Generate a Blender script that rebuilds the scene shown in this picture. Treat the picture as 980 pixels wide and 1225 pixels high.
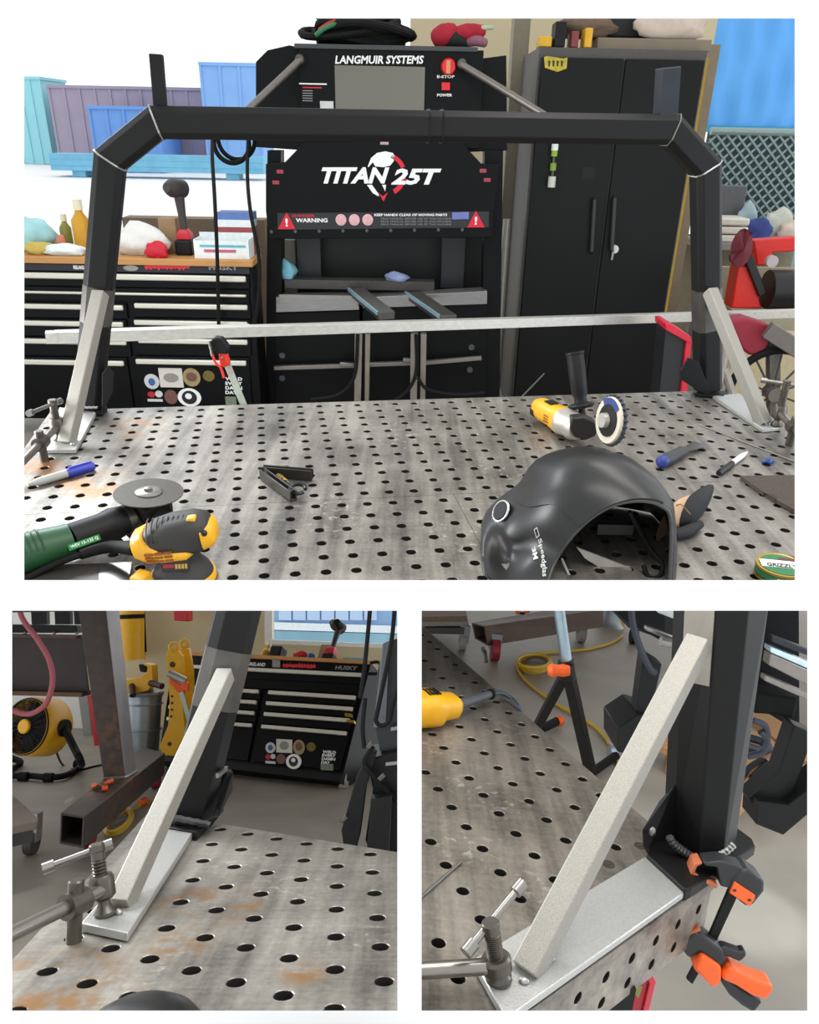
import bpy, math, random
from mathutils import Vector as V, Matrix
random.seed(7)
for o in list(bpy.data.objects): bpy.data.objects.remove(o)
SC = bpy.context.scene

# ------------------------------------------------------------------ camera
# Three small workshop sets stand behind one white display wall with three openings.
# Focal length in pixels of the 980 x 1225 frame and principal point at its centre.
F, PX, PY = 920.0, 490.0, 612.5
# rows: local right / forward / up axes in camera axes (x right, y down, z ahead), camera height over that set's floor
POSE = {
 1: (((0.9998414903824958, 0.01592233414011956, 0.00796701859165641), (0.0, -0.4474765019769663, 0.8942956894553712), (0.01780432839815689, -0.8941539349877001, -0.4474055726477959)), 1.5697270690973415),
 2: (((0.9999986325084437, -0.001642730746207172, 0.00019083222441583224), (0.0, 0.11539169069117317, 0.9933200681147204), (-0.0016537778697303536, -0.9933187097579147, 0.1153915328940105)), 1.2092232288041145),
 3: (((0.9923932145391925, 0.12183476272296986, 0.017663474426228593), (0.0, -0.14347889490452878, 0.9896533770553079), (0.12310852016236892, -0.9821252961354844, -0.14238748173283625)), 1.4037789419879747)}
LATT = {  # hole lattice of the three table tops: step a, step b, hole (0,0)
 1: ((0.05062, 0.00753), (0.00889, -0.04966), (-0.43118, 1.93106)),
 2: ((0.04219, -0.02085), (0.00546, -0.06387), (-0.25962, 1.09432)),
 3: ((-0.04509, -0.04069), (0.01595, -0.04284), (0.21746, 1.29608))}
R1 = Matrix(POSE[1][0]); H1 = POSE[1][1]
def rot4(r): return r.to_4x4()
cam_d = bpy.data.cameras.new('camera'); cam = bpy.data.objects.new('camera', cam_d); SC.collection.objects.link(cam)
cam_d.sensor_fit = 'HORIZONTAL'; cam_d.sensor_width = 36.0; cam_d.lens = 36.0 * F / 980.0; cam_d.clip_start = 0.05; cam_d.clip_end = 200
cam.matrix_world = Matrix.Translation((0, 0, H1)) @ (R1 @ Matrix(((1, 0, 0), (0, -1, 0), (0, 0, -1)))).to_4x4()
SC.camera = cam

# ------------------------------------------------------------------ world, lights, exposure
W = bpy.data.worlds.new('overcast'); SC.world = W; W.use_nodes = True
bgn = W.node_tree.nodes['Background']; bgn.inputs['Color'].default_value = (0.96, 0.985, 1.0, 1); bgn.inputs['Strength'].default_value = 1.22
SC.view_settings.view_transform = 'Standard'; SC.view_settings.look = 'None'
SC.view_settings.exposure = 0.0; SC.view_settings.gamma = 1.0; SC.view_settings.use_curve_mapping = False
SC.cycles.max_bounces = 6; SC.cycles.diffuse_bounces = 3; SC.cycles.glossy_bounces = 3

class Set:
    def __init__(s, k):
        s.k = k; s.R = Matrix(POSE[k][0]); s.h = POSE[k][1]
        r = R1 @ s.R.transposed()
        s.M = Matrix.Translation((0, 0, H1)) @ r.to_4x4() @ Matrix.Translation((0, 0, -s.h))
        s.a, s.b, s.c = [V((p[0], p[1], 0)) for p in LATT[k]]
    def ray(s, px, py): return s.R @ V(((px - PX) / F, (py - PY) / F, 1))
    def eye(s): return V((0, 0, s.h))
    def on(s, px, py, h=0.9):
        d = s.ray(px, py); return s.eye() + d * ((h - s.h) / d.z)
    def at(s, px, py, y):
        d = s.ray(px, py); return s.eye() + d * (y / d.y)
    def pl(s, px, py, p0, n):
        d = s.ray(px, py); return s.eye() + d * ((V(p0) - s.eye()).dot(n) / d.dot(n))
    def lat(s, i, j, z=0.9): return s.c + s.a * i + s.b * j + V((0, 0, z))
    def px(s, p):
        q = s.R.transposed() @ (V(p) - s.eye()); return (q.x / q.z * F + PX, q.y / q.z * F + PY)
    def scale(s, p):                     # metres per pixel at p
        q = s.R.transposed() @ (V(p) - s.eye()); return q.z / F
S1, S2, S3 = Set(1), Set(2), Set(3)

def lamp(S, loc, look, size, power, col=(1, 1, 1), sy=None):
    d = bpy.data.lights.new('fill_light', 'AREA'); d.energy = power; d.color = col; d.size = size
    if sy: d.shape = 'RECTANGLE'; d.size_y = sy
    o = bpy.data.objects.new('fill_light', d); SC.collection.objects.link(o)
    z = (V(loc) - V(look)).normalized()
    o.matrix_world = S.M @ Matrix.Translation(loc) @ z.to_track_quat('Z', 'Y').to_matrix().to_4x4()
    return o
lamp(S1, (-1.5, 2.9, 2.3), (-.6, 1.6, .9), .9, 42, (.86, .94, 1), .4)     # unseen area lights added to brighten the sets
lamp(S1, (.75, 1.75, 2.5), (.5, 1.5, .9), 1.0, 11, (1, .96, .9), .3)
lamp(S3, (2.3, 1.3, 1.7), (.45, .9, 1.1), 0.8, 17, (.72, .86, 1), .8)  # unseen light for the bluish window at the right
lamp(S2, (-1.5, 1.5, 1.6), (-.15, .95, .9), .8, 34, (.95, .97, 1), .6)
lamp(S3, (.25, .62, 2.0), (.25, .95, .9), .6, 6, (1, .97, .92), .3)

def spot(S, loc, look, power, angle, col=(1, 1, 1)):
    d = bpy.data.lights.new('sun_patch_spot', 'SPOT'); d.energy = power; d.color = col; d.spot_size = math.radians(angle); d.spot_blend = .35; d.shadow_soft_size = .04
    o = bpy.data.objects.new('sun_patch_spot', d); SC.collection.objects.link(o)
    o.matrix_world = S.M @ Matrix.Translation(loc) @ (V(loc) - V(look)).normalized().to_track_quat('Z', 'Y').to_matrix().to_4x4()
spot(S3, (1.9, 2.9, 1.4), (1.23, 2.12, 0), 60, 11, (.9, 1, .97))  # added spot standing in for the patch of sunlight on the floor
# ------------------------------------------------------------------ materials
def hx(h):
    h = h.lstrip('#'); r = []
    for i in (0, 2, 4):
        c = int(h[i:i + 2], 16) / 255; r.append(c / 12.92 if c <= .04045 else ((c + .055) / 1.055) ** 2.4)
    return r
MATS = {}
def M(name, col, rough=.5, metal=0., var=.18, scale=40., bump=0., spec=.5, stretch=None, emit=0, coat=0.):
    if name in MATS: return MATS[name]
    m = bpy.data.materials.new(name); m.use_nodes = True; nt = m.node_tree; N = nt.nodes; L = nt.links
    b = N['Principled BSDF']; c = hx(col) if isinstance(col, str) else col
    b.inputs['Roughness'].default_value = rough; b.inputs['Metallic'].default_value = metal
    b.inputs['Specular IOR Level'].default_value = spec; b.inputs['Coat Weight'].default_value = coat
    tc = N.new('ShaderNodeTexCoord'); mp = N.new('ShaderNodeMapping'); L.new(tc.outputs['Object'], mp.inputs[0])
    if stretch: mp.inputs['Scale'].default_value = stretch
    nz = N.new('ShaderNodeTexNoise'); nz.inputs['Scale'].default_value = scale; nz.inputs['Detail'].default_value = 4
    L.new(mp.outputs[0], nz.inputs['Vector'])
    mx = N.new('ShaderNodeMix'); mx.data_type = 'RGBA'
    mx.inputs[6].default_value = [max(0, x * (1 - var)) for x in c] + [1]; mx.inputs[7].default_value = [min(1, x * (1 + var)) for x in c] + [1]
    L.new(nz.outputs['Fac'], mx.inputs[0]); L.new(mx.outputs[2], b.inputs['Base Color'])
    if bump:
        bp = N.new('ShaderNodeBump'); bp.inputs['Strength'].default_value = bump; bp.inputs['Distance'].default_value = .002
        L.new(nz.outputs['Fac'], bp.inputs['Height']); L.new(bp.outputs[0], b.inputs['Normal'])
    if emit:
        L.new(mx.outputs[2], b.inputs['Emission Color']); b.inputs['Emission Strength'].default_value = emit
    MATS[name] = m; return m
def patches(m, col, pts, soft=.35, scale=14., lo=.5, hi=.62, rough=None):
    """stains of colour COL around the local points PTS (x, y, z, radius) broken up by noise"""
    nt = m.node_tree; N = nt.nodes; L = nt.links; b = N['Principled BSDF']
    src = b.inputs['Base Color'].links[0].from_socket
    tc = N.new('ShaderNodeTexCoord'); acc = None
    for (x, y, z, r) in pts:
        d = N.new('ShaderNodeVectorMath'); d.operation = 'DISTANCE'; L.new(tc.outputs['Object'], d.inputs[0]); d.inputs[1].default_value = (x, y, z)
        q = N.new('ShaderNodeMapRange'); q.inputs[1].default_value = r; q.inputs[2].default_value = r * soft; L.new(d.outputs['Value'], q.inputs[0])
        if acc is None: acc = q.outputs[0]
        else:
            k = N.new('ShaderNodeMath'); k.operation = 'MAXIMUM'; L.new(acc, k.inputs[0]); L.new(q.outputs[0], k.inputs[1]); acc = k.outputs[0]
    nz = N.new('ShaderNodeTexNoise'); nz.inputs['Scale'].default_value = scale; nz.inputs['Detail'].default_value = 7; nz.inputs['Roughness'].default_value = .65
    L.new(tc.outputs['Object'], nz.inputs['Vector'])
    mr = N.new('ShaderNodeMapRange'); mr.inputs[1].default_value = lo; mr.inputs[2].default_value = hi; L.new(nz.outputs['Fac'], mr.inputs[0])
    k = N.new('ShaderNodeMath'); k.operation = 'MULTIPLY'; L.new(acc, k.inputs[0]); L.new(mr.outputs[0], k.inputs[1])
    mx = N.new('ShaderNodeMix'); mx.data_type = 'RGBA'; L.new(k.outputs[0], mx.inputs[0]); L.new(src, mx.inputs[6]); mx.inputs[7].default_value = hx(col) + [1]
    L.new(mx.outputs[2], b.inputs['Base Color']); return m

def steel_table(name, base, streak_rot, dark=.30, light=.62, metal=.75, rough=.42):
    """ground steel plate: long grinding streaks, mill scale blotches, fine scratches"""
    m = bpy.data.materials.new(name); m.use_nodes = True; nt = m.node_tree; N = nt.nodes; L = nt.links; b = N['Principled BSDF']
    tc = N.new('ShaderNodeTexCoord')
    def noise(sc, rot, s, det=5, ro=.6):
        mp = N.new('ShaderNodeMapping'); mp.inputs['Scale'].default_value = sc; mp.inputs['Rotation'].default_value = (0, 0, rot)
        L.new(tc.outputs['Object'], mp.inputs[0]); n = N.new('ShaderNodeTexNoise'); n.inputs['Scale'].default_value = s
        n.inputs['Detail'].default_value = det; n.inputs['Roughness'].default_value = ro; L.new(mp.outputs[0], n.inputs['Vector']); return n.outputs['Fac']
    s1 = noise((1, .06, 1), streak_rot, 34); s2 = noise((1, 1, 1), 0, 4.5, 6, .68); s3 = noise((1, 1, 1), 0, 150, 3); s4 = noise((.04, 1, 1), streak_rot + .25, 160, 2)
    def mul(a, f, c=None):
        k = N.new('ShaderNodeMath'); k.operation = 'MULTIPLY_ADD'; L.new(a, k.inputs[0]); k.inputs[1].default_value = f
        if c is None: k.inputs[2].default_value = 0
        else: L.new(c, k.inputs[2])
        return k.outputs[0]
    f = mul(s1, .40, mul(s2, .40, mul(s3, .12, mul(s4, .08))))
    r = N.new('ShaderNodeMapRange'); r.inputs[1].default_value = .40; r.inputs[2].default_value = .61; L.new(f, r.inputs[0])
    mx = N.new('ShaderNodeMix'); mx.data_type = 'RGBA'; c = hx(base)
    mx.inputs[6].default_value = [x * dark / .45 for x in c] + [1]; mx.inputs[7].default_value = [min(1, x * light / .45) for x in c] + [1]
    L.new(r.outputs[0], mx.inputs[0]); L.new(mx.outputs[2], b.inputs['Base Color']); b.inputs['Metallic'].default_value = metal
    q = N.new('ShaderNodeMapRange'); q.inputs[3].default_value = rough - .1; q.inputs[4].default_value = rough + .14; L.new(s2, q.inputs[0]); L.new(q.outputs[0], b.inputs['Roughness'])
    bp = N.new('ShaderNodeBump'); bp.inputs['Strength'].default_value = .18; bp.inputs['Distance'].default_value = .001; L.new(f, bp.inputs['Height']); L.new(bp.outputs[0], b.inputs['Normal'])
    MATS[name] = m; return m

# ------------------------------------------------------------------ mesh building
class Fr:
    def __init__(s, o, u, v, w): s.o, s.u, s.v, s.w = V(o), V(u), V(v), V(w)
    def __call__(s, a, b=0, c=0): return s.o + s.u * a + s.v * b + s.w * c
def frame(p0, ex, up=(0, 0, 1)):
    u = V(ex).normalized(); w = u.cross(V(up)).normalized(); v = w.cross(u); return Fr(p0, u, v, w)   # w points to the viewer's side for u = right
class MB:
    def __init__(s): s.v = []; s.f = []; s.m = []
    def add(s, vs, fs, mi=0):
        n = len(s.v); s.v += [V(p) for p in vs]; s.f += [tuple(i + n for i in f) for f in fs]; s.m += [mi] * len(fs); return s
    def hexa(s, p, mi=0):   # p: bottom 4 ring, top 4 ring
        return s.add(p, [(3, 2, 1, 0), (4, 5, 6, 7), (0, 1, 5, 4), (1, 2, 6, 5), (2, 3, 7, 6), (3, 0, 4, 7)], mi)
    def box(s, x0, x1, y0, y1, z0, z1, fr=None, mi=0):
        p = [(x0, y0, z0), (x1, y0, z0), (x1, y1, z0), (x0, y1, z0), (x0, y0, z1), (x1, y0, z1), (x1, y1, z1), (x0, y1, z1)]
        return s.hexa([fr(*q) if fr else V(q) for q in p], mi)
    def bar(s, p0, p1, w, t, up=(0, 0, 1), mi=0):   # box beam from p0 to p1, w across, t along up
        p0, p1 = V(p0), V(p1); d = (p1 - p0).normalized(); x = d.cross(V(up)).normalized(); y = x.cross(d)
        r = [(-w / 2, -t / 2), (w / 2, -t / 2), (w / 2, t / 2), (-w / 2, t / 2)]
        return s.hexa([p0 + x * a + y * b for a, b in r] + [p1 + x * a + y * b for a, b in r], mi)
    def loft(s, rings, caps=True, closed=False, mi=0):
        n = len(rings[0]); vs = [p for r in rings for p in r]; fs = []; m = len(rings)
        for i in range(m if closed else m - 1):
            for j in range(n):
                a = i * n + j; b = i * n + (j + 1) % n; i2 = (i + 1) % m
                fs.append((a, b, i2 * n + (j + 1) % n, i2 * n + j))
        if caps and not closed: fs += [tuple(range(n - 1, -1, -1)), tuple((m - 1) * n + k for k in range(n))]
        return s.add(vs, fs, mi)
    def tube(s, pts, r, n=8, closed=False, caps=True, mi=0):
        pts = [V(p) for p in pts]; m = len(pts); rr = r if isinstance(r, (list, tuple)) else [r] * m
        rings = []; nx = None
        for i in range(m):
            a = pts[(i - 1) % m] if (i > 0 or closed) else pts[i]; b = pts[(i + 1) % m] if (i < m - 1 or closed) else pts[i]
            d = (b - a).normalized()
            if nx is None: nx = d.orthogonal().normalized()
            nx = (nx - d * nx.dot(d)); nx = nx.normalized() if nx.length > 1e-6 else d.orthogonal().normalized()
            ny = d.cross(nx); rings.append([pts[i] + (nx * math.cos(2 * math.pi * k / n) + ny * math.sin(2 * math.pi * k / n)) * rr[i] for k in range(n)])
        return s.loft(rings, caps, closed, mi)
    def cyl(s, p0, p1, r0, r1=None, n=16, mi=0): return s.tube([p0, p1], [r0, r0 if r1 is None else r1], n, mi=mi)
    def lathe(s, prof, o, ax=(0, 0, 1), n=24, mi=0, ux=None, sx=1., caps=True):   # prof: (radius, height)
        ax = V(ax).normalized(); u = V(ux).normalized() if ux else ax.orthogonal().normalized(); w = ax.cross(u); o = V(o)
        rings = [[o + ax * h + (u * math.cos(2 * math.pi * k / n) * sx + w * math.sin(2 * math.pi * k / n)) * max(r, 1e-4) for k in range(n)] for r, h in prof]
        return s.loft(rings, caps, mi=mi)
    def prism(s, poly, back, mi=0):     # polygon of 3-D points and the same pushed along vector(s)
        n = len(poly); p = [V(q) for q in poly]; return s.loft([p, [q + V(back) for q in p]], True, mi=mi)
    def ell(s, c, r, fr=None, nu=16, nv=10, mi=0):
        c = V(c); rings = []
        for i in range(nv + 1):
            t = math.pi * i / nv; z = -math.cos(t); q = max(math.sin(t), 1e-3)
            rings.append([c + (fr.u * (r[0] * q * math.cos(2 * math.pi * k / nu)) + fr.v * (r[1] * q * math.sin(2 * math.pi * k / nu)) + fr.w * (r[2] * z) if fr else V((r[0] * q * math.cos(2 * math.pi * k / nu), r[1] * q * math.sin(2 * math.pi * k / nu), r[2] * z))) for k in range(nu)])
        return s.loft(rings, True, mi=mi)
    def shell(s, grid, t, mi=0):        # grid[i][j] of points thickened by t along the averaged normals
        n = len(grid); m = len(grid[0]); vs = []
        nr = []
        for i in range(n):
            row = []
            for j in range(m):
                a = V(grid[min(i + 1, n - 1)][j]) - V(grid[max(i - 1, 0)][j]); b = V(grid[i][min(j + 1, m - 1)]) - V(grid[i][max(j - 1, 0)])
                q = a.cross(b); row.append(q.normalized() if q.length > 1e-9 else V((0, 0, 1)))
            nr.append(row)
        top = [V(p) for r in grid for p in r]; bot = [V(grid[i][j]) - nr[i][j] * t for i in range(n) for j in range(m)]
        k = n * m; fs = []
        for i in range(n - 1):
            for j in range(m - 1):
                a = i * m + j; fs.append((a, a + m, a + m + 1, a + 1)); fs.append((k + a, k + a + 1, k + a + m + 1, k + a + m))
        bd = [(0, j) for j in range(m)] + [(i, m - 1) for i in range(1, n)] + [(n - 1, j) for j in range(m - 2, -1, -1)] + [(i, 0) for i in range(n - 2, 0, -1)]
        for q in range(len(bd)):
            a = bd[q][0] * m + bd[q][1]; b = bd[(q + 1) % len(bd)]; b = b[0] * m + b[1]; fs.append((a, b, k + b, k + a))
        return s.add(top + bot, fs, mi)

def mesh_of(mb, off, mats, smooth):
    me = bpy.data.meshes.new('mesh'); me.from_pydata([p - off for p in mb.v], [], mb.f)
    for m in mats: me.materials.append(m)
    if len(mats) > 1:
        for p, mi in zip(me.polygons, mb.m): p.material_index = mi
    me.update(); me.validate()
    import bmesh
    bm = bmesh.new(); bm.from_mesh(me); bmesh.ops.recalc_face_normals(bm, faces=bm.faces); bm.to_mesh(me); bm.free()
    if smooth:
        me.polygons.foreach_set('use_smooth', [True] * len(me.polygons)); me.set_sharp_from_angle(angle=math.radians(smooth))
    return me
def finish(o, bevel):
    if bevel:
        b = o.modifiers.new('bevel', 'BEVEL'); b.width = bevel; b.segments = 2; b.limit_method = 'ANGLE'; b.angle_limit = math.radians(40)
def tagit(o, label=None, cat=None, group=None, kind=None):
    for k, v in (('label', label), ('category', cat), ('group', group), ('kind', kind)):
        if v: o[k] = v
class Thing:
    def __init__(s, S, name, label, cat, at, group=None):
        s.S = S; s.at = V(at); s.o = bpy.data.objects.new(name, None); s.o.empty_display_size = .05; SC.collection.objects.link(s.o)
        s.o.matrix_world = S.M @ Matrix.Translation(s.at); tagit(s.o, label, cat, group)
    def part(s, name, mb, mat, parent=None, smooth=35, bevel=0, label=None, kind=None):
        me = mesh_of(mb, s.at, mat if isinstance(mat, list) else [mat], smooth); o = bpy.data.objects.new(name, me); SC.collection.objects.link(o)
        o.parent = parent or s.o; finish(o, bevel); tagit(o, label, kind=kind); return o
    def text(s, name, body, fr, w, h, mat, parent=None, shear=0, bold=.0, depth=.0006, label=None):
        me = text_mesh(body, fr, w, h, shear, bold, depth, s.at); me.materials.append(mat); o = bpy.data.objects.new(name, me); SC.collection.objects.link(o)
        o.parent = parent or s.o; tagit(o, label); return o
def single(S, name, mb, mat, label, cat, at, group=None, smooth=35, bevel=0, kind=None):
    at = V(at); me = mesh_of(mb, at, mat if isinstance(mat, list) else [mat], smooth); o = bpy.data.objects.new(name, me); SC.collection.objects.link(o)
    o.matrix_world = S.M @ Matrix.Translation(at); finish(o, bevel); tagit(o, label, cat, group, kind); return o
def struct(S, name, mb, mat, smooth=35): return single(S, name, mb, mat, None, None, (0, 0, 0), kind='structure', smooth=smooth)
def text_mesh(body, fr, w, h, shear, bold, depth, off):
    c = bpy.data.curves.new('text', 'FONT'); c.body = body; c.size = 1; c.shear = shear; c.offset = bold; c.extrude = .5; c.resolution_u = 2
    t = bpy.data.objects.new('text', c); SC.collection.objects.link(t); dg = bpy.context.evaluated_depsgraph_get()
    me = bpy.data.meshes.new_from_object(t.evaluated_get(dg)); bpy.data.objects.remove(t); bpy.data.curves.remove(c)
    xs = [v.co.x for v in me.vertices]; ys = [v.co.y for v in me.vertices]
    x0, x1, y0, y1 = min(xs), max(xs), min(ys), max(ys)
    for v in me.vertices:
        a = (v.co.x - x0) / (x1 - x0) * w; b = (v.co.y - y0) / (y1 - y0) * h; v.co = fr(a, b, (v.co.z + .5) * depth) - off
    return me

def holed_plate(mb, S, i0, i1, j0, j1, r, t=.014, z=.9, keep=None, skip=(), dn=V((0, 0, 1)), right=None):
    """steel plate over lattice cells [i0,i1]x[j0,j1] with a true round hole through every cell"""
    def cuts(a, b):
        c = [a] + [k + .5 for k in range(math.floor(a), math.ceil(b)) if a < k + .5 < b] + [b]
        if len(c) > 2 and c[1] - c[0] < .85: c.pop(1) if c[1] - c[0] < .5 else None
        if len(c) > 2 and c[-1] - c[-2] < .5: c.pop(-2)
        return c
    ci, cj = cuts(i0, i1), cuts(j0, j1); up = V((0, 0, z)); K = 4
    for ia, ib in zip(ci, ci[1:]):
        i = round((min(ib, math.floor(ib - .5) + .5) + max(ia, math.ceil(ia + .5) - .5)) / 2) if ib - ia > 1.01 else round((ia + ib) / 2 + (0.01 if ia == i0 else -.01))
        for ja, jb in zip(cj, cj[1:]):
            j = round((min(jb, math.floor(jb - .5) + .5) + max(ja, math.ceil(ja + .5) - .5)) / 2) if jb - ja > 1.01 else round((ja + jb) / 2 + (0.01 if ja == j0 else -.01))
            if keep and not keep(i, j, ia, ib, ja, jb): continue
            per = [(ia + (ib - ia) * k / K, ja) for k in range(K)] + [(ib, ja + (jb - ja) * k / K) for k in range(K)] + [(ib - (ib - ia) * k / K, jb) for k in range(K)] + [(ia, jb - (jb - ja) * k / K) for k in range(K)]
            if right:
                if ia > min(right(ja), right(jb)): continue
                per = [(min(a, right(b)), b) for a, b in per]
            P = [S.lat(a, b, z) for a, b in per]; c = S.lat(i, j, z); n = len(P)
            edge = min(i - ia, ib - i, j - ja, jb - j, (right(j) - i) if right else 9)
            if edge < .28 or (i, j) in skip:
                mb.add(P + [p - dn * t for p in P], [tuple(range(n))] + [(k, (k + 1) % n, n + (k + 1) % n, n + k) for k in range(n)]); continue
            Hh = [c + (p - c).normalized() * r for p in P]; Hc = [c + (p - c).normalized() * (r + .0007) for p in P]; Hh = [h - dn * .0007 for h in Hh]
            Hb = [h - dn * t for h in Hh]; Pb = [p - dn * t for p in P]
            fs = []; fw = []
            for k in range(n):
                q = (k + 1) % n; fs += [(k, q, n + q, n + k), (n + k, n + q, 2 * n + q, 2 * n + k)]; fw += [(2 * n + k, 2 * n + q, 3 * n + q, 3 * n + k)]
                fs += [(q, k, 4 * n + k, 4 * n + q)] if ((ia == i0 and k >= 3 * K) or (ib == i1 and K <= k < 2 * K) or (ja == j0 and k < K) or (jb == j1 and 2 * K <= k < 3 * K)) else []
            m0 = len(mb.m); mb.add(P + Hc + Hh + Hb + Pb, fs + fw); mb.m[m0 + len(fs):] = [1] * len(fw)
    return mb

# ------------------------------------------------------------------ the display wall with its three openings
def display_wall():
    D = .5; T = .006; cw = cam.matrix_world
    def pt(px, py, d): return cw @ V(((px - PX) / F * d, -(py - PY) / F * d, -d))
    holes = [(29, 22, 951, 694), (14.5, 730.5, 475.5, 1209), (504.5, 730.5, 966, 1209)]
    xs = [-70, 14.5, 29, 475.5, 504.5, 951, 966, 1050]; ys = [-70, 22, 694, 730.5, 1209, 1300]
    mb = MB(); vid = {}
    for i in range(len(xs) - 1):
        for j in range(len(ys) - 1):
            cx, cy = (xs[i] + xs[i + 1]) / 2, (ys[j] + ys[j + 1]) / 2
            if any(a < cx < c and b < cy < d for a, b, c, d in holes): continue
            q = [(xs[i], ys[j]), (xs[i + 1], ys[j]), (xs[i + 1], ys[j + 1]), (xs[i], ys[j + 1])]
            mb.add([pt(*p, D) for p in q], [(0, 1, 2, 3)]); mb.add([pt(*p, D + T) for p in q], [(0, 1, 2, 3)])
    for a, b, c, d in holes:
        q = [(a, b), (c, b), (c, d), (a, d)]; f = [pt(*p, D) for p in q]; g = [pt(*p, D + T) for p in q]
        e = 4; g2 = [pt(x, y, D + T) for x, y in q]
        mb.add(f + g2, [(k, (k + 1) % 4, 4 + (k + 1) % 4, 4 + k) for k in range(4)])
    q = [(-70, -70), (1050, -70), (1050, 1300), (-70, 1300)]; f = [pt(*p, D) for p in q]; g = [pt(*p, D + T) for p in q]
    mb.add(f + g, [(k, (k + 1) % 4, 4 + (k + 1) % 4, 4 + k) for k in range(4)])
    me = bpy.data.meshes.new('mesh'); me.from_pydata(mb.v, [], mb.f); me.materials.append(M('white_wall_paint', (.93, .93, .93), .6, var=.01, spec=.2))
    o = bpy.data.objects.new('wall_front', me); SC.collection.objects.link(o); o['kind'] = 'structure'
display_wall()
# a few helpers for shapes read off the photograph and stood at their own depth
def rect(S, x0, y0, x1, y1, Y):       # local x and z extents of an upright rectangle at depth Y
    a = S.at(x0, (y0 + y1) / 2, Y); b = S.at(x1, (y0 + y1) / 2, Y); t = S.at((x0 + x1) / 2, y0, Y); u = S.at((x0 + x1) / 2, y1, Y)
    return a.x, b.x, u.z, t.z
def slab(S, pts, Y, back, mb=None):   # upright polygon at depth Y, pushed back
    return (mb or MB()).prism([S.at(x, y, Y) for x, y in pts], (0, back, 0))
def sheet(S, pts, h, t, mb=None):     # flat polygon lying with its top at height h
    return (mb or MB()).prism([S.on(x, y, h) for x, y in pts], (0, 0, -t))
def ubox(S, x0, y0, x1, y1, Y, back, mb=None):
    a, b, c, d = rect(S, x0, y0, x1, y1, Y); return (mb or MB()).box(a, b, Y, Y + back, c, d)
def arc(c, u, w, r, a0, a1, n): return [V(c) + V(u) * (r * math.cos(a0 + (a1 - a0) * k / n)) + V(w) * (r * math.sin(a0 + (a1 - a0) * k / n)) for k in range(n + 1)]
def smoothpath(pts, n=6):             # Catmull-Rom through points
    pts = [V(p) for p in pts]; out = []
    for i in range(len(pts) - 1):
        p0 = pts[max(i - 1, 0)]; p1 = pts[i]; p2 = pts[i + 1]; p3 = pts[min(i + 2, len(pts) - 1)]
        for k in range(n):
            t = k / n; out.append(.5 * (2 * p1 + (p2 - p0) * t + (2 * p0 - 5 * p1 + 4 * p2 - p3) * t * t + (3 * p1 - p0 - 3 * p2 + p3) * t ** 3))
    return out + [pts[-1]]
def clip_i(S, x):                    # lattice column at which a row of holes leaves the opening
    def f(b):
        lo, hi = -12., 16.; inc = S.px(S.lat(.1, b))[0] > S.px(S.lat(0, b))[0]
        for _ in range(40):
            m = (lo + hi) / 2
            q = S.R.transposed() @ (S.lat(m, b) - S.eye())
            if q.z < .05: hi = m; continue
            if (S.px(S.lat(m, b))[0] > x) == inc: hi = m
            else: lo = m
        return lo
    return f
class Plane:                          # any upright or leaning plane: pixel -> point, polygons pushed back from it
    def __init__(s, S, o, n): s.S, s.o, s.n = S, V(o), V(n).normalized()
    def __call__(s, x, y, d=0): return s.S.pl(x, y, s.o + s.n * d, s.n)
    def prism(s, pts, front, back, mb=None): return (mb or MB()).prism([s(x, y) + s.n * front for x, y in pts], -s.n * (front - back))
    def disc(s, x, y, r, front, back, n=20, ky=1.): return s.prism([(x + r * math.cos(2 * math.pi * k / n), y + r * ky * math.sin(2 * math.pi * k / n)) for k in range(n)], front, back)
def facing_plane(S, p0, p1, p2):      # plane holding the level edge p0-p1 (points) whose upright edge at p1 runs through the pixel p2
    u = (V(p1) - V(p0)).normalized(); m = (V(p1) - S.eye()).cross(S.ray(*p2)); v = u.cross(m).normalized()
    if v.z < 0: v = -v
    n = u.cross(v).normalized()
    if n.dot(S.eye() - V(p1)) < 0: n = -n
    return Plane(S, p1, n), u, v
def lying(S, x0, y0, x1, y1, h): return S.on(x0, y0, h), S.on(x1, y1, h)
# ================================================================== shared materials
black_paint = M('black_satin_paint', '#151515', .45, var=.12, scale=300, bump=.06, spec=.22)
black_chest = M('black_gloss_enamel', '#08090b', .35, var=.1, spec=.15)
black_plastic = M('black_plastic', '#171717', .5, var=.2, scale=120, bump=.1, spec=.25)
black_rubber = M('black_rubber', '#121212', .7, var=.2, spec=.2)
dark_steel = M('dark_oiled_steel', '#5d5851', .36, .75, var=.3, scale=60, bump=.15)
bright_steel = M('bright_steel', '#8f8c87', .3, .9, var=.15, scale=80)
alu = M('bare_aluminium', '#98948b', .5, .4, var=.34, scale=700, bump=.2)
alu_soft = M('mill_aluminium', '#b4b3af', .42, .5, var=.22, scale=500, bump=.15)
handle_metal = M('pale_drawer_pull', '#d8d4c6', .38, .35, var=.06)
yellow_tool = M('yellow_tool_plastic', '#e0a414', .42, var=.12, scale=60, bump=.05)
yellow_wall = M('yellow_enamel', '#e8ae12', .4, var=.1)
red_paint = M('red_enamel', '#c01526', .4, var=.12)
orange_plastic = M('orange_plastic', '#f0601c', .45, var=.1, scale=90)
white_print = M('white_print', '#efefec', .5, var=.03)
red_print = M('red_print', '#d91a33', .5, var=.05)
grey_print = M('grey_print', '#8f9193', .5, var=.05)
beige_wall = M('beige_painted_wall', '#cdbf9b', .75, var=.06, scale=6)
concrete = M('concrete_floor', '#8a8378', .55, var=.35, scale=3.2, bump=.1)
wood = M('maple_worktop', '#c08a50', .5, var=.2, scale=20, stretch=(1, 12, 12))
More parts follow.
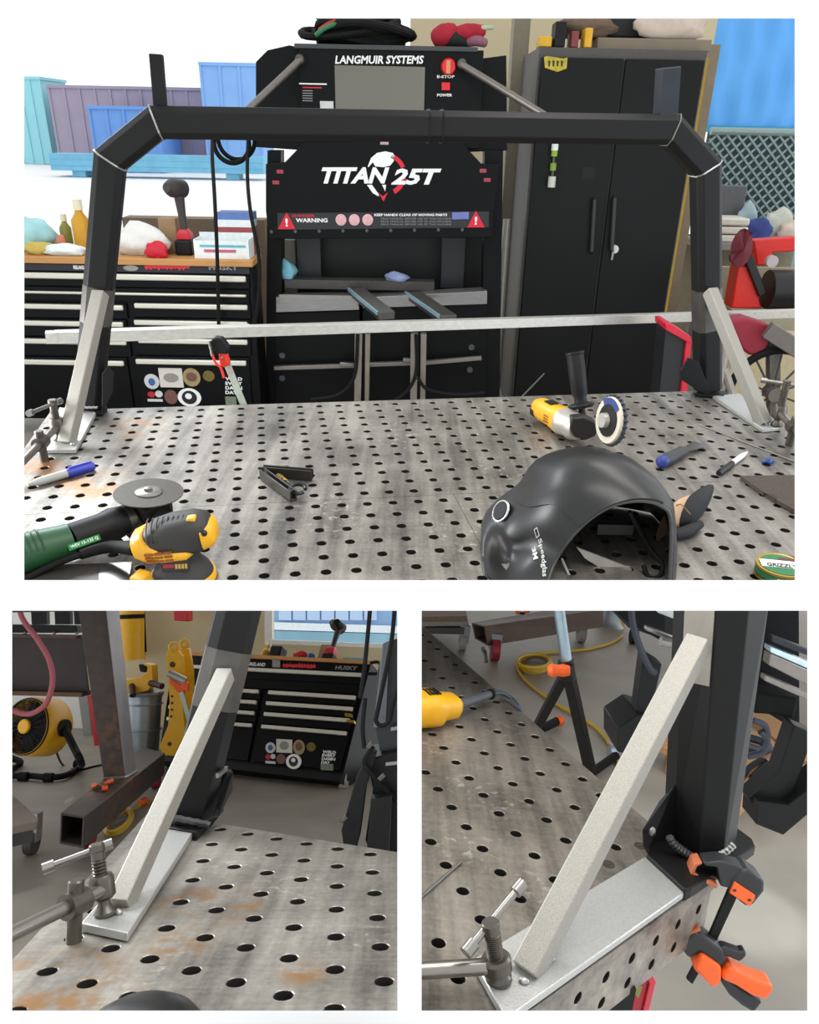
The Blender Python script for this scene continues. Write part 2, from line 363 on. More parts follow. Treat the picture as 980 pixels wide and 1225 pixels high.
plywood = M('plywood_edge', '#8b7a62', .65, var=.2, scale=25)
weld_metal = M('weld_bead_metal', '#a7a6a3', .35, .8, var=.3, scale=300, bump=.4)

def tray(L, zb, zt, t=.004, zb2=None):      # dark open pan added under a table top to keep its holes black, corners L in order, floor zb (near side) to zb2 (far side)
    zs = [zb, zb, zb2 or zb, zb2 or zb]; mb = MB(); n = len(L)
    mb.add([V((p.x, p.y, z)) for p, z in zip(L, zs)] + [V((p.x, p.y, z - t)) for p, z in zip(L, zs)], [(0, 1, 2, 3), (7, 6, 5, 4)] + [(k, (k + 1) % 4, 4 + (k + 1) % 4, 4 + k) for k in range(4)])
    c = sum(L, V((0, 0, 0))) / 4
    for k in range(4):
        a, b = L[k], L[(k + 1) % 4]; ia, ib = a.lerp(c, .01), b.lerp(c, .01); za, zb_ = zs[k], zs[(k + 1) % 4]
        mb.hexa([V((a.x, a.y, za)), V((b.x, b.y, zb_)), V((ib.x, ib.y, zb_)), V((ia.x, ia.y, za)), V((a.x, a.y, zt)), V((b.x, b.y, zt)), V((ib.x, ib.y, zt)), V((ia.x, ia.y, zt))])
    return mb
bore = M('shaded_bore_steel', '#2c2825', .6, .3, var=.2)  # hole walls coloured dark for the shade inside them
def chamfer_profile(w, c):
    a = w / 2; b = a - c
    return [(-b, -a), (b, -a), (a, -b), (a, b), (b, a), (-b, a), (-a, b), (-a, -b)]
def mitre_leg(mb, pts, i, nrm, prof):
    """one straight length of square tube between mitred joints i and i+1 of the path PTS lying in the plane with normal NRM"""
    def ring(k):
        d0 = (pts[k] - pts[k - 1]).normalized() if k > 0 else None; d1 = (pts[k + 1] - pts[k]).normalized() if k < len(pts) - 1 else None
        d = (pts[i + 1] - pts[i]).normalized(); s = nrm.cross(d).normalized()
        t = ((d0 or d1) + (d1 or d0)).normalized()
        return [pts[k] + (s * a + d * (-(s * a).dot(t) / d.dot(t))) + nrm * b for a, b in prof]
    return mb.loft([ring(i), ring(i + 1)])
def mitre_bead(T, pts, k, nrm, prof, mat, r=.0022):
    d0 = (pts[k] - pts[k - 1]).normalized(); d1 = (pts[k + 1] - pts[k]).normalized(); t = (d0 + d1).normalized(); d = d1; s = nrm.cross(d).normalized()
    ring = [pts[k] + (s * a + d * (-(s * a).dot(t) / d.dot(t))) + nrm * b for a, b in [(x * 1.01, y * 1.01) for x, y in prof]]
    T.part('weld_bead', MB().tube(ring, r, 6, closed=True), mat)
def square_tube(mb, p0, p1, w, up, wall=None):
    p0, p1 = V(p0), V(p1); d = (p1 - p0).normalized(); x = d.cross(V(up)).normalized(); y = x.cross(d); a = w / 2
    sq = [(-a, -a), (a, -a), (a, a), (-a, a)]; rg = lambda p, k: [p + x * (u * k) + y * (v * k) for u, v in sq]
    if not wall: return mb.loft([rg(p0, 1), rg(p1, 1)])
    k = (a - wall) / a; mb.loft([rg(p0, 1), rg(p1, 1), rg(p1, k), rg(p0, k)], closed=True); return mb

def holdfast_clamp(S, label, foot, top_z, post, h0, h1, bar_h, bar_ext, k=1., lean=(0, 0), kz=1.):
    """table clamp: post pinned in a table hole, round bar, screw with tommy bar and swivel pad"""
    foot = V(foot); post = V(post); T = Thing(S, 'holdfast_clamp', label, 'clamp', (post.x, post.y, .9), 'holdfast clamps pinning the brace plates')
    st = dark_steel; fz = foot.z; bz = bar_h; cx = V((foot.x, foot.y, bz)); cp = V((post.x, post.y, bz))
    L = V((lean[0], lean[1], 0)); ax = (V((0, 0, top_z - fz)) + L); top = foot + ax; at = lambda f: foot + ax * f
    T.part('swivel_pad', MB().lathe([(.0145 * k, 0), (.0145 * k, .004 * k), (.010 * k, .010 * k), (.008 * k, .014 * k), (.008 * k, .02 * k)], foot, ax, 20), st)
    fb = (bz - fz) / (top_z - fz); prof = []; L0 = (fb * ax.length) + .018 * k * kz; L1 = ax.length - .024 * k * kz; n = max(4, int((L1 - L0) / (.0042 * k * kz)))
    prof = [(.0072 * k, .012 * k), (.0072 * k, L0)]
    for q in range(n):
        z = L0 + (L1 - L0) * q / n; dz = (L1 - L0) / n; prof += [(.0072 * k, z), (.0092 * k, z + dz * .35), (.0092 * k, z + dz * .65), (.0072 * k, z + dz)]
    T.part('screw', MB().lathe(prof, foot, ax, 18), st, smooth=0)
    T.part('screw_head', MB().lathe([(.0085 * k, L1), (.0085 * k, ax.length - .012 * k * kz), (.0098 * k, ax.length - .011 * k * kz), (.0098 * k, ax.length - .0015 * k), (.0085 * k, ax.length)], foot, ax, 18), st)
    T.part('screw_nut', MB().lathe([(.012 * k, 0), (.0165 * k, .004 * k), (.0165 * k, .030 * k * kz), (.014 * k, .036 * k * kz)], at(fb) - ax.normalized() * .016 * k * kz, ax, 22), st)
    d = (cp - cx).normalized(); T.part('bar', MB().cyl(cx + d * .008, cp + d * bar_ext, .0085 * k, n=18), M('worn_bar_steel', '#8b8680', .3, .85, var=.2, scale=50, stretch=(1, 1, 8)))
    T.part('post_collar', MB().cyl(cp - d * .016 * k, cp + d * .016 * k, .0155 * k, n=20), st)
    T.part('post', MB().lathe([(.0092 * k, -.025), (.0092 * k, bz - .9 - .010 * k), (.011 * k, bz - .9 - .008 * k), (.011 * k, bz - .9)], V((post.x, post.y, .9)), n=18), st)
    T.part('thumb_nut', MB().lathe([(.0095 * k, .012 * k), (.0095 * k, .026 * k), (.008 * k, .028 * k)], cp, n=16), st)
    h0, h1 = V(h0), V(h1); hp = T.part('tommy_bar', MB().cyl(h0, h1, .0042 * k, n=12), bright_steel)
    hd = (h1 - h0).normalized()
    for e, s in ((h0, 1), (h1, -1)): T.part('end_cap', MB().cyl(e - hd * .007 * k, e + hd * .007 * k, .0072 * k, n=14), bright_steel, hp)
    return T

# ================================================================== SET ONE : the long view over the table
struct(S1, 'floor', MB().box(-4.2, 4.5, 2.6, 7.2, -.05, 0), concrete)
struct(S1, 'ground', MB().box(-30, 26, 7.2, 46, -.06, -.01), M('sunlit_concrete_yard', '#f2f3f3', .8, var=.04, scale=.5))
a = S1.at(490, 100, 6.6); b = S1.at(846, 100, 6.6)
struct(S1, 'wall_back', MB().box(a.x, b.x, 6.6, 6.75, 0, 4.2), beige_wall)

# --- table
t1mat = steel_table('ground_steel_top', '#7d7871', .12, dark=.20, light=.82, metal=.6)
TB = Thing(S1, 'welding_table', 'long perforated steel welding table carrying the black rack, tools and helmet', 'table', (0, 1.6, 0))
tp = lambda px, py, r: tuple(S1.on(px, py) - V((0, 1.6, 0))) + (r,)
patches(t1mat, '#94683f', [tp(72, 575, .11), tp(110, 580, .10), tp(50, 560, .07), tp(165, 510, .10)], .3, 16, .45, .6)
patches(t1mat, '#b9b4ab', [tp(400, 612, .12), tp(560, 640, .13), tp(820, 520, .10), tp(480, 520, .14), tp(600, 560, .1)], .3, 60, .56, .66)
near = lambda i, j, ia, ib, ja, jb: min(S1.px(S1.lat(ia, ja))[1], S1.px(S1.lat(ib, ja))[1]) < 699
for (i0, i1, j0, j1) in ((-9.4, 27.0, -.62, 11.5), (-9.4, 8.5, 11.52, 20.5), (8.52, 27.0, 11.52, 20.5)):
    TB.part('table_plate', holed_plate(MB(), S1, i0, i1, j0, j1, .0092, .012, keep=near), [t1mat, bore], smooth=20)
TB.part('hole_shade_pan', tray([S1.lat(-9.3, 17.2, 0), S1.lat(26.9, 20.3, 0), S1.lat(26.9, -.5, 0), S1.lat(-9.3, -.5, 0)], .876, .888, .003, .76), M('pan_shade_paint', '#151413', .8))
g = S1.pl(490, 712, (0, 1.95, 0), V((0, 1, 0)))
TB.part('leg', MB().box(g.x - .025, g.x + .025, 1.92, 1.98, 0, .80), black_paint)
# ground-in layout scratch running beside the plate joint
# --- headache rack
RL = S1.on(107, 491); RR = S1.on(846, 470); ru = (RR - RL); ru.z = 0; ru.normalize(); rn = V((0, 0, 1)).cross(ru) * -1   # rn points at the viewer
rp = lambda x, y, off=0: S1.pl(x, y, RL + rn * off, rn)
path = [rp(107, 492), rp(132.5, 191.5), rp(188, 146.5), rp(802, 155.5), rp(844, 201.5), rp(846, 469)]
path[0].z = .912; path[-1].z = .912
RK = Thing(S1, 'truck_rack', 'black welded tube headache rack standing across the far edge of the table', 'rack', (0, 2.0, .9))
prof = chamfer_profile(.067, .013)
for i, nm in enumerate(('post', 'corner_piece', 'crossbeam', 'corner_piece', 'post')): RK.part(nm, mitre_leg(MB(), path, i, rn, prof), black_paint, smooth=0, bevel=.002)
for k in (1, 2, 3, 4): mitre_bead(RK, path, k, rn, prof, weld_metal if k != 3 else bright_steel)
# joint sleeve weld in the middle of the beam
for f in (.506, .532):
    c = path[2].lerp(path[3], f); d = (path[3] - path[2]).normalized(); s = rn.cross(d)
    RK.part('weld_bead', MB().tube([c + s * x * 1.01 + rn * y * 1.01 for x, y in prof], .0025, 6, closed=True), black_paint)
def stub(x0, x1, y0, x2, x3, y1, mat, wall):
    b = rp((x2 + x3) / 2, y1); t = rp((x0 + x1) / 2, y0); w = (rp(x1, y0) - rp(x0, y0)).length
    return RK.part('stub_post', square_tube(MB(), b, t, w * .93, rn, wall), mat, smooth=0, bevel=.0015)
stub(178.5, 195.5, 65, 182, 203, 133, black_paint, None)
stub(788, 811, 81, 783, 808, 146, M('dark_mill_scale', '#2c3138', .3, .5, var=.3, scale=20), .003)
for px in ((112, 352, 108, 489), (842, 350, 846, 468)):
    pass
# feet: gusset plates and dark foot plates
for pts in ([(122, 492), (122, 447), (129, 438), (136, 447), (135, 469), (124, 492)], [(815, 444), (824, 428), (836, 433), (848, 462), (849, 473), (838, 469), (816, 455)]):
    RK.part('gusset_plate', MB().prism([rp(x, y, .036) for x, y in pts], -rn * .008), black_paint, smooth=0, bevel=.001)
for pts in ([(93, 494), (122, 494), (128, 486), (98, 486)], [(832, 471), (866, 474), (872, 468), (838, 465)]):
    RK.part('foot_plate', sheet(S1, pts, .910, .010), black_paint, bevel=.001)
bp1 = [(56, 538), (90.5, 538), (115, 493), (71, 487)]; bp2 = [(853, 473.5), (913, 513.5), (932, 511.5), (885, 470.5)]
for pts in (bp1, bp2): RK.part('brace_plate', sheet(S1, pts, .910, .009), alu_soft, bevel=.001, label='bare aluminium base plate under the brace')
scuff = M('ground_bare_patch', '#55524d', .42, .6, var=.5, scale=24)
for (x, y0, y1, f0, f1) in ((0, 0, 0, .47, .60),):
    pass
for a0, a1, pl_ in ((path[0], path[1], 0), (path[5], path[4], 1)):
    d = (a1 - a0); c0 = a0 + d * (.37 if pl_ == 0 else .30); c1 = a0 + d * (.52 if pl_ == 0 else .49); s = rn.cross(d.normalized())
    RK.part('ground_patch', MB().loft([[c + s * x * 1.012 + rn * y * 1.012 for x, y in prof] for c in (c0, c1)], caps=False), scuff, smooth=0, label='patch ground back to bare steel')
for (tx, ty, bx, by) in ((120, 352, 80.5, 527), (850, 349, 913, 505)):
    t_ = rp(tx, ty, .034); b_ = S1.on(bx, by, .914); dd = (t_ - b_).normalized()
    RK.part('brace', square_tube(MB(), b_ - dd * .007, t_ + dd * .004, .030, V((0, 0, 1))), alu, smooth=0, bevel=.002, label='bare aluminium square tube brace')
for (x, y) in ((87, 531), (903, 503), (917, 507)):
    RK.part('tack_weld', MB().ell(S1.on(x, y, .913), (.006, .005, .004), nu=10, nv=6), weld_metal)
for (x0, x1, y) in ((97, 117, 487),):
    RK.part('weld_bead', MB().tube([rp(x0 + (x1 - x0) * k / 8, y + (k % 2) * .8, .036) for k in range(9)], .0035, 6), weld_metal)
# --- clamps at the two ends
f = S1.on(71.5, 525, .911); pz = S1.on(53.5, 551)
holdfast_clamp(S1, 'steel holdfast clamp on the aluminium plate at the left end of the long table', f, S1.at(61, 478, f.y).z, pz, S1.at(36, 494, f.y - .12), S1.at(71, 480, f.y + .03), .942, .12, 1.0)
f = S1.on(929, 509, .911); pz = S1.on(944, 533)
holdfast_clamp(S1, 'steel holdfast clamp on the aluminium plate at the right end of the long table', f, S1.at(941, 455, f.y).z, pz, S1.at(914, 455, f.y + .02), S1.at(953, 461, f.y - .01), .945, .05, 1.0)

# --- things lying on the table
def marker(label, p0, p1, cap_f, barrel, cap, r, capend=None):
    d = (p1 - p0); n = d.normalized(); L = d.length; T = Thing(S1, 'marker_pen', label, 'marker', p0.lerp(p1, .5) - V((0, 0, r)))
    T.part('barrel', MB().lathe([(r * .35, 0), (r * .5, L * .04), (r * .95, L * .16), (r, L * .2), (r, L * cap_f)], p0, n, 16), barrel)
    T.part('cap', MB().lathe([(r * 1.12, L * cap_f), (r * 1.15, L * .95), (r * .95, L)], p0, n, 16), cap)
    s = V((0, 0, 1)); T.part('clip', MB().bar(p0 + n * L * (cap_f + .04) + s * r * 1.25, p0 + n * L * .97 + s * r * 1.25, r * .5, r * .3), cap)
marker('grey marker pen with a blue cap on the rust stain', S1.on(33, 580, .909), S1.on(112, 557, .909), .58, M('grey_barrel', '#a9a9a4', .4), M('blue_cap', '#2f3aa8', .35), .0088)
marker('black and white marker pen beside the scouring pad', S1.on(894, 541, .907), S1.on(860, 566, .907), .55, M('white_barrel', '#e4e2da', .4), M('black_cap', '#151515', .4), .0062)

# green angle grinder
G = Thing(S1, 'angle_grinder', 'green and black corded angle grinder with a cut-off wheel at the near left corner', 'power tool', S1.on(110, 660, .9))
gx = [S1.on(x, y, .938) for x, y in ((-8, 672), (84, 646), (148, 622), (176, 612))]
d1 = (gx[1] - gx[0]).normalized(); d2 = (gx[2] - gx[1]).normalized()
grn = M('green_tool_plastic', '#1f4d2c', .45, var=.15, scale=50, bump=.08)
G.part('rear_housing', MB().loft([arc(gx[0].lerp(gx[1], t), V((0, 0, 1)), d1.cross(V((0, 0, 1))), r, 0, 6.283 * 23 / 24, 23) for t, r in ((0, .027), (.15, .034), (.6, .032), (.9, .029), (1.0, .029))]), grn)
for k in range(7): 
    t = .12 + k * .08; c = gx[0].lerp(gx[1], t); G.part('grip_rib', MB().tube(arc(c, V((0, 0, 1)), d1.cross(V((0, 0, 1))), .0335, -1.9, 1.2, 10), .0012, 5), grn)
mot = G.part('motor_housing', MB().loft([arc(gx[1].lerp(gx[2], t), V((0, 0, 1)), d2.cross(V((0, 0, 1))), r, 0, 6.283 * 23 / 24, 23) for t, r in ((0, .0285), (.05, .0275), (.6, .026), (.8, .029), (1, .026))]), black_plastic)
G.part('gear_collar', MB().cyl(gx[2] - d2 * .004, gx[2] + d2 * .014, .026, n=24), dark_steel)
hc = S1.on(178, 590, .978)
G.part('gear_head', MB().box(-.03, .033, -.024, .026, -.062, -.014, Fr(hc, d2, V((0, 0, 1)).cross(d2), V((0, 0, 1)))), black_plastic, bevel=.008)
G.part('wheel_guard', MB().lathe([(.045, 0), (.045, .012), (.043, .012), (.043, .002), (.012, .002)], S1.on(178, 622, .938), (.15, -.75, .45), 28), black_plastic)
dk = M('cutoff_disc', '#4b463e', .6, .1, var=.25, scale=200, bump=.2)
dw = G.part('cutoff_wheel', MB().lathe([(.008, 0), (.060, 0), (.060, .002), (.008, .002)], hc, (.05, 0, 1), 40), dk)
G.part('flange_nut', MB().lathe([(.024, .002), (.024, .004), (.02, .006), (.012, .007)], hc, (.05, 0, 1), 24), bright_steel, dw)
G.part('spindle', MB().lathe([(.008, .006), (.008, .011), (.005, .012)], hc, (.05, 0, 1), 6), bright_steel, dw)
lb = Fr(S1.on(90, 663, .948), d2, (V((0, 0, 1)) - V((0, .35, 0))).normalized(), V((0, -1, -.2)).normalized())
lb.o = S1.at(82.5, 659, gx[1].y - .027); e = S1.at(116, 647, gx[1].y + .001); up_ = (S1.at(82, 651, gx[1].y - .022) - lb.o); uu = (e - lb.o).normalized(); up_ = (up_ - uu * up_.dot(uu)).normalized(); ww = uu.cross(up_)
LF = Fr(lb.o + ww * .007, uu, up_, ww)
G.part('type_label', MB().box(0, .052, 0, .010, 0, .0008, LF), M('green_label', '#17803f', .5))
G.text('lettering', 'WEV 15-125 Q', Fr(LF(.003, .002, .0009), uu, up_, ww), .046, .006, white_print, bold=.02)

# orbital sander with its cable
Sa = Thing(S1, 'orbital_sander', 'yellow and black palm sander at the bottom edge beside the grinder', 'power tool', S1.on(215, 700, .9))
c0 = S1.at(208, 641, 1.085); sx = S1.scale(c0); FR = Fr(c0, (1, .05, .12), (-.05, 1, 0), (-.12, 0, 1)); FR.u.normalize(); FR.v.normalize(); FR.w.normalize()
def body(mb, xs, fr):   # rounded-box sections along u: (u, half-depth, bottom, top)
    rings = []
    for u, hd, b, t in xs:
        r = []
        for k in range(20):
            an = 2 * math.pi * k / 20; ca, sa = math.cos(an), math.sin(an); q = .62
            r.append(fr(u, hd * math.copysign(abs(ca) ** q, ca), (t + b) / 2 + (t - b) / 2 * math.copysign(abs(sa) ** q, sa)))
        rings.append(r)
    return mb.loft(rings)
gripm = M('dark_grip_rubber', '#2b2927', .6, var=.15, scale=200, bump=.2)
Sa.part('grip', body(MB(), [(-.045, .024, -.02, .016), (-.03, .034, -.024, .027), (.0, .038, -.027, .034), (.035, .036, -.026, .036), (.055, .03, -.022, .032), (.062, .022, -.014, .024)], FR), gripm, smooth=50)
Sa.part('front_shell', body(MB(), [(-.067, .016, -.02, .004), (-.062, .026, -.026, .014), (-.045, .036, -.032, .019), (-.018, .0395, -.032, -.004), (.022, .0395, -.030, -.012), (.03, .03, -.026, -.014)], FR), yellow_tool, smooth=50)
for r_ in range(3):
    for q_ in range(3): Sa.part('vent_slot', MB().box(-.040 + q_ * .015, -.027 + q_ * .015, -.0402, -.034, -.024 + r_ * .0065, -.0205 + r_ * .0065, FR), M('slot_orange', '#8a4a10', .6))
Sa.part('rear_shell', body(MB(), [(.05, .033, -.022, .026), (.064, .027, -.018, .022), (.069, .018, -.01, .014)], FR), yellow_tool, smooth=50)
Sa.part('top_badge', MB().box(.032, .046, -.022, -.006, .030, .0372, FR), yellow_tool, bevel=.002)
Sa.part('switch_button', MB().ell(FR(.056, -.026, .012), (.006, .006, .006), nu=12, nv=8), M('switch_black', '#0b0b0b', .4))
for k in range(9): Sa.part('grip_rib', MB().tube([FR(-.032 + k * .008, .036 * math.cos(t) * -1, .004 + .0315 * math.sin(t)) for t in [x * .16 + .1 for x in range(10)]], .0013, 5), gripm)
nk = FR(.004, 0, -.03); zz = V((0, 0, 1))
Sa.part('neck', MB().lathe([(.030, .03), (.030, -.006), (.033, -.014), (.044, -.026), (.049, -.036), (.050, -.040)], nk, zz, 32), gripm, smooth=50)
hb = nk.z - .040
Sa.part('base_skirt', MB().lathe([(.0505, .004), (.053, .0), (.053, -.012)], V((nk.x, nk.y, hb)), zz, 32), yellow_tool)
Sa.part('sanding_pad', MB().lathe([(.054, -.012), (.054, .9005 - hb)], V((nk.x, nk.y, hb)), zz, 32), black_rubber)
Sa.part('dust_port', MB().bar(S1.on(163, 700, .918), S1.on(176, 688, .922), .024, .024), yellow_tool, bevel=.003)
NP = Fr(V((nk.x - .022, nk.y - .0345, nk.z - .016)), V((1, 0, .06)).normalized(), V((0, .12, 1)).normalized(), V((0, -1, .12)).normalized())
pl_ = Sa.part('rating_plate', MB().box(0, .044, 0, .018, 0, .002, NP), M('plate_black', '#191310', .4))
Sa.part('plate_mark', MB().box(.003, .02, .006, .012, .002, .0026, NP), M('dull_red_print', '#9c1f2a', .5), pl_)
for k in range(4): Sa.part('plate_mark', MB().box(.022 + k * .0052, .0258 + k * .0052, .004, .012, .002, .0026, NP), M('gold_print', '#b9953d', .5), pl_)
cab = smoothpath([FR(-.064, -.002, -.014), S1.on(128, 655, .935), S1.on(90, 666, .93), S1.on(55, 680, .92), S1.on(20, 698, .912)])
Sa.part('strain_relief', MB().tube(cab[:12], [.0125 - .0004 * k for k in range(12)], 12), black_rubber)
Sa.part('power_cable', MB().tube(cab[10:], .0055, 10), black_rubber)
# flat bar under the tools
FB = Thing(S1, 'steel_flat_bar', 'dark flat steel bar with a brighter end lying under the sander cable', 'steel bar', S1.on(80, 695))
FB.part('bar_body', sheet(S1, [(22, 679), (44, 676), (44, 702), (22, 702)], .912, .0118).prism([S1.on(x, y, .912) for x, y in [(44, 676), (118, 674), (118, 702), (44, 702)]], (0, 0, -.0118)), M('flat_bar_scale', '#4a4641', .5, .6, var=.3, scale=50))
FB.part('bare_end', sheet(S1, [(118.3, 674), (158, 672), (152, 702), (118.3, 702)], .912, .0118), bright_steel, label='brighter bare end')

# hinged clamp tool
HT = Thing(S1, 'folding_hand_tool', 'small black V-shaped folding tool with a brass spring lying open', 'hand tool', S1.on(335, 578))
b0, b1, b2, b3 = S1.on(311, 567, .912), S1.on(348, 594, .912), S1.on(313, 564, .912), S1.on(373, 569, .914)
for p0, p1 in ((b0, b1), (b2, b3)):
    d = (p1 - p0).normalized(); s = V((0, 0, 1)).cross(d)
    HT.part('handle', MB().bar(p0, p1, .003, .022).bar(p0 + s * .012, p1 + s * .012, .003, .022).bar(p0 + s * .006 + V((0, 0, -.009)), p1 + s * .006 + V((0, 0, -.009)), .014, .003), M('gunmetal', '#4a4842', .38, .8, var=.2), bevel=.0008)
m0, m1 = S1.on(333, 571, .914), S1.on(352, 589, .914)
HT.part('spindle', MB().cyl(m0, m1, .006), M('spindle_black', '#1c1e26', .35, .5))
HT.part('spring', MB().tube([m0.lerp(m1, k / 60) + V((math.cos(k * .9) * .009, 0, math.sin(k * .9) * .009)) for k in range(24)], .0014, 5), M('brass', '#b08b42', .3, .9))
HT.part('knob', MB().tube(arc(S1.on(356, 585, .916), V((1, 0, 0)), V((0, 1, .2)), .016, 0, 5.6, 14), .004, 8), M('spindle_black', '#1c1e26'))

# yellow angle grinder with flap wheel
Y = Thing(S1, 'angle_grinder', 'yellow corded angle grinder with an upright side handle and a flap wheel', 'power tool', S1.on(690, 515))
q0, q1, q2 = S1.on(644, 486, .935), S1.on(680, 506, .938), S1.on(706, 512, .94)
d = (q1 - q0).normalized(); zz = V((0, 0, 1)); s = d.cross(zz).normalized(); zz2 = s.cross(d)
rg = lambda c, rx, rz, n=20: [c + s * (rx * math.copysign(abs(math.cos(t)) ** .75, math.cos(t))) + zz2 * (rz * math.copysign(abs(math.sin(t)) ** .75, math.sin(t))) for t in [2 * math.pi * k / n for k in range(n)]]
Y.part('motor_housing', MB().loft([rg(q0 + d * x, a_, b_) for x, a_, b_ in ((0, .018, .016), (.008, .026, .024), (.05, .03, .027), (.075, .029, .027), (.118, .034, .032), (.125, .034, .032))]), yellow_tool, smooth=50)
Y.part('rear_grip', MB().loft([rg(q0 + d * x - zz2 * .006, a_, b_) for x, a_, b_ in ((-.003, .014, .014), (.004, .0265, .019), (.022, .0275, .019), (.028, .02, .016))]), black_plastic, smooth=50)
Y.part('rating_plate', MB().box(.045, .075, -.012, .012, .0268, .0295, Fr(q0, d, -s, zz2)), black_plastic)
for k in range(3): Y.part('vent_slot', MB().box(.078 + k * .0, .1, -.0325, -.029, .004 - k * .007, .0065 - k * .007, Fr(q0, d, -s, zz2)), M('slot_orange', '#8a4a10'))
hd0 = q0 + d * .125
Y.part('gear_case', MB().loft([rg(hd0 + d * x, a_, b_) for x, a_, b_ in ((0, .036, .033), (.012, .035, .033), (.02, .03, .03), (.050, .032, .031), (.062, .026, .026))]), M('cast_alu', '#b6b0a6', .4, .6, var=.25, scale=70, bump=.3), smooth=50)
fcen = hd0 + d * .03 - V((0, 1, 0)) * .028
Y.part('gear_cover', slab(S1, [(684, 500), (699, 499), (712, 504), (716, 512), (713, 522), (701, 527), (688, 523), (682, 513)], hd0.y - .072, .03), M('gear_cover_black', '#23211f', .5, .2, var=.3, scale=90, bump=.3), bevel=.004)
for (x, y) in ((682, 497), (699, 494), (713, 498), (682, 521)): Y.part('case_screw', MB().ell(S1.at(x, y, S1.on(690, 515).y - .01), (.005, .004, .005), nu=10, nv=6), dark_steel)
hb_ = S1.at(696, 489, hd0.y + .005); ht_ = S1.at(687.5, 421, hd0.y + .045)
hx_ = (ht_ - hb_); L = hx_.length
Y.part('side_handle', MB().lathe([(.008, -.012), (.008, 0), (.026, .002), (.032, .008), (.03, .011), (.016, .016), (.0145, .026), (.0185, .036), (.0205, L * .6), (.0205, L * .95), (.0225, L * .96), (.0225, L), (.014, L), (.013, L - .01), (.0, L - .012)], hb_, hx_, 28), black_plastic)
fc = S1.on(733, 526, .955); fd = V((-.93, -.27, .1)).normalized(); fc = S1.at(729, 503, fc.y)
Y.part('spindle_flange', MB().cyl(fc + fd * .020, fc + fd * .002, .016, .018, 20), M('cast_alu', '#b6b0a6'))
fw = Y.part('backing_plate', MB().lathe([(.02, .006), (.03, .003), (.05, .004), (.052, .001), (.052, -.003)], fc, fd, 36), M('flap_backing', '#c9c1ae', .55, var=.15), label='printed backing plate of the flap wheel')
u_ = fd.orthogonal().normalized(); u_ = (V((0, 0, 1)) - fd * fd.z).normalized(); v_ = fd.cross(u_)
Y.part('backing_print', MB().prism([fc + fd * .005 + u_ * (r * math.cos(t)) + v_ * (r * math.sin(t)) for r, t in [(.050, x * .15 - .75) for x in range(11)] + [(.033, .75 - x * .15) for x in range(11)]], fd * .0006), M('blue_print', '#2c3f7c', .5), fw)
Y.part('wheel_hub', MB().lathe([(.0, .01), (.012, .01), (.026, .0075), (.036, .006), (.036, .001)], fc, fd, 28), black_plastic, fw)
u_ = fd.orthogonal().normalized(); v_ = fd.cross(u_)
fm = M('abrasive_flap', '#31343a', .8, var=.3, scale=150, bump=.3)
for k in range(26):
    an = 2 * math.pi * k / 26; r_ = u_ * math.cos(an) + v_ * math.sin(an); t_ = fd.cross(r_); c = fc - fd * .005
    Y.part('flap', MB().hexa([c + r_ * .030 + t_ * .0055 - fd * .004, c + r_ * .056 + t_ * .008 - fd * .007, c + r_ * .056 - t_ * .008 - fd * .001, c + r_ * .030 - t_ * .0055 + fd * .000,
        c + r_ * .030 + t_ * .0055 - fd * .001, c + r_ * .056 + t_ * .008 - fd * .003, c + r_ * .056 - t_ * .008 + fd * .004, c + r_ * .030 - t_ * .0055 + fd * .003]), fm)

# scraper
K = Thing(S1, 'putty_knife', 'small scraper with grey blade and black and blue handle lying behind the helmet', 'scraper', S1.on(812, 545))
k0, k1, k2 = S1.on(791, 553, .916), S1.on(820, 538, .916), S1.on(838, 530, .908); d = (k1 - k0).normalized(); s = d.cross(V((0, 0, 1)))
ring = lambda c, a_, b_: [c + s * (a_ * math.cos(t)) + V((0, 0, b_ * math.sin(t))) for t in [2 * math.pi * k / 14 for k in range(14)]]
L = (k1 - k0).length
K.part('handle', MB().loft([ring(k0 + d * L * x, a_, b_) for x, a_, b_ in ((.08, .013, .013), (.3, .0155, .0145), (.6, .013, .012), (.85, .014, .012), (1, .009, .008))]), M('soft_grip', '#3a3b3c', .6, var=.2), smooth=50)
K.part('handle_butt', MB().loft([ring(k0 + d * L * x, a_, b_) for x, a_, b_ in ((-.04, .008, .008), (0, .0135, .0135), (.1, .0142, .0138))]), M('blue_butt', '#2b3a86', .5), smooth=50, label='blue butt of the handle')
K.part('blade', MB().hexa([k1 - s * .008 - V((0, 0, .001)), k1 + s * .008 - V((0, 0, .001)), k2 + s * .024 - V((0, 0, .001)), k2 - s * .018 - V((0, 0, .001)), k1 - s * .008 + V((0, 0, .001)), k1 + s * .008 + V((0, 0, .001)), k2 + s * .024, k2 - s * .018]), bright_steel)
# blue connector
wn = S1.on(919, 554)
B_ = Thing(S1, 'wire_connector', 'tiny blue winged connector lying above the scouring pad', 'connector', wn); bl = M('blue_plastic', '#2a4c8f', .45)
B_.part('body', MB().lathe([(.006, 0), (.0075, .004), (.005, .012)], wn, n=12), bl)
for sg in (-1, 1): B_.part('wing', MB().bar(wn + V((sg * .004, 0, .005)), wn + V((sg * .015, sg * .003, .004)), .007, .005), bl, bevel=.001)
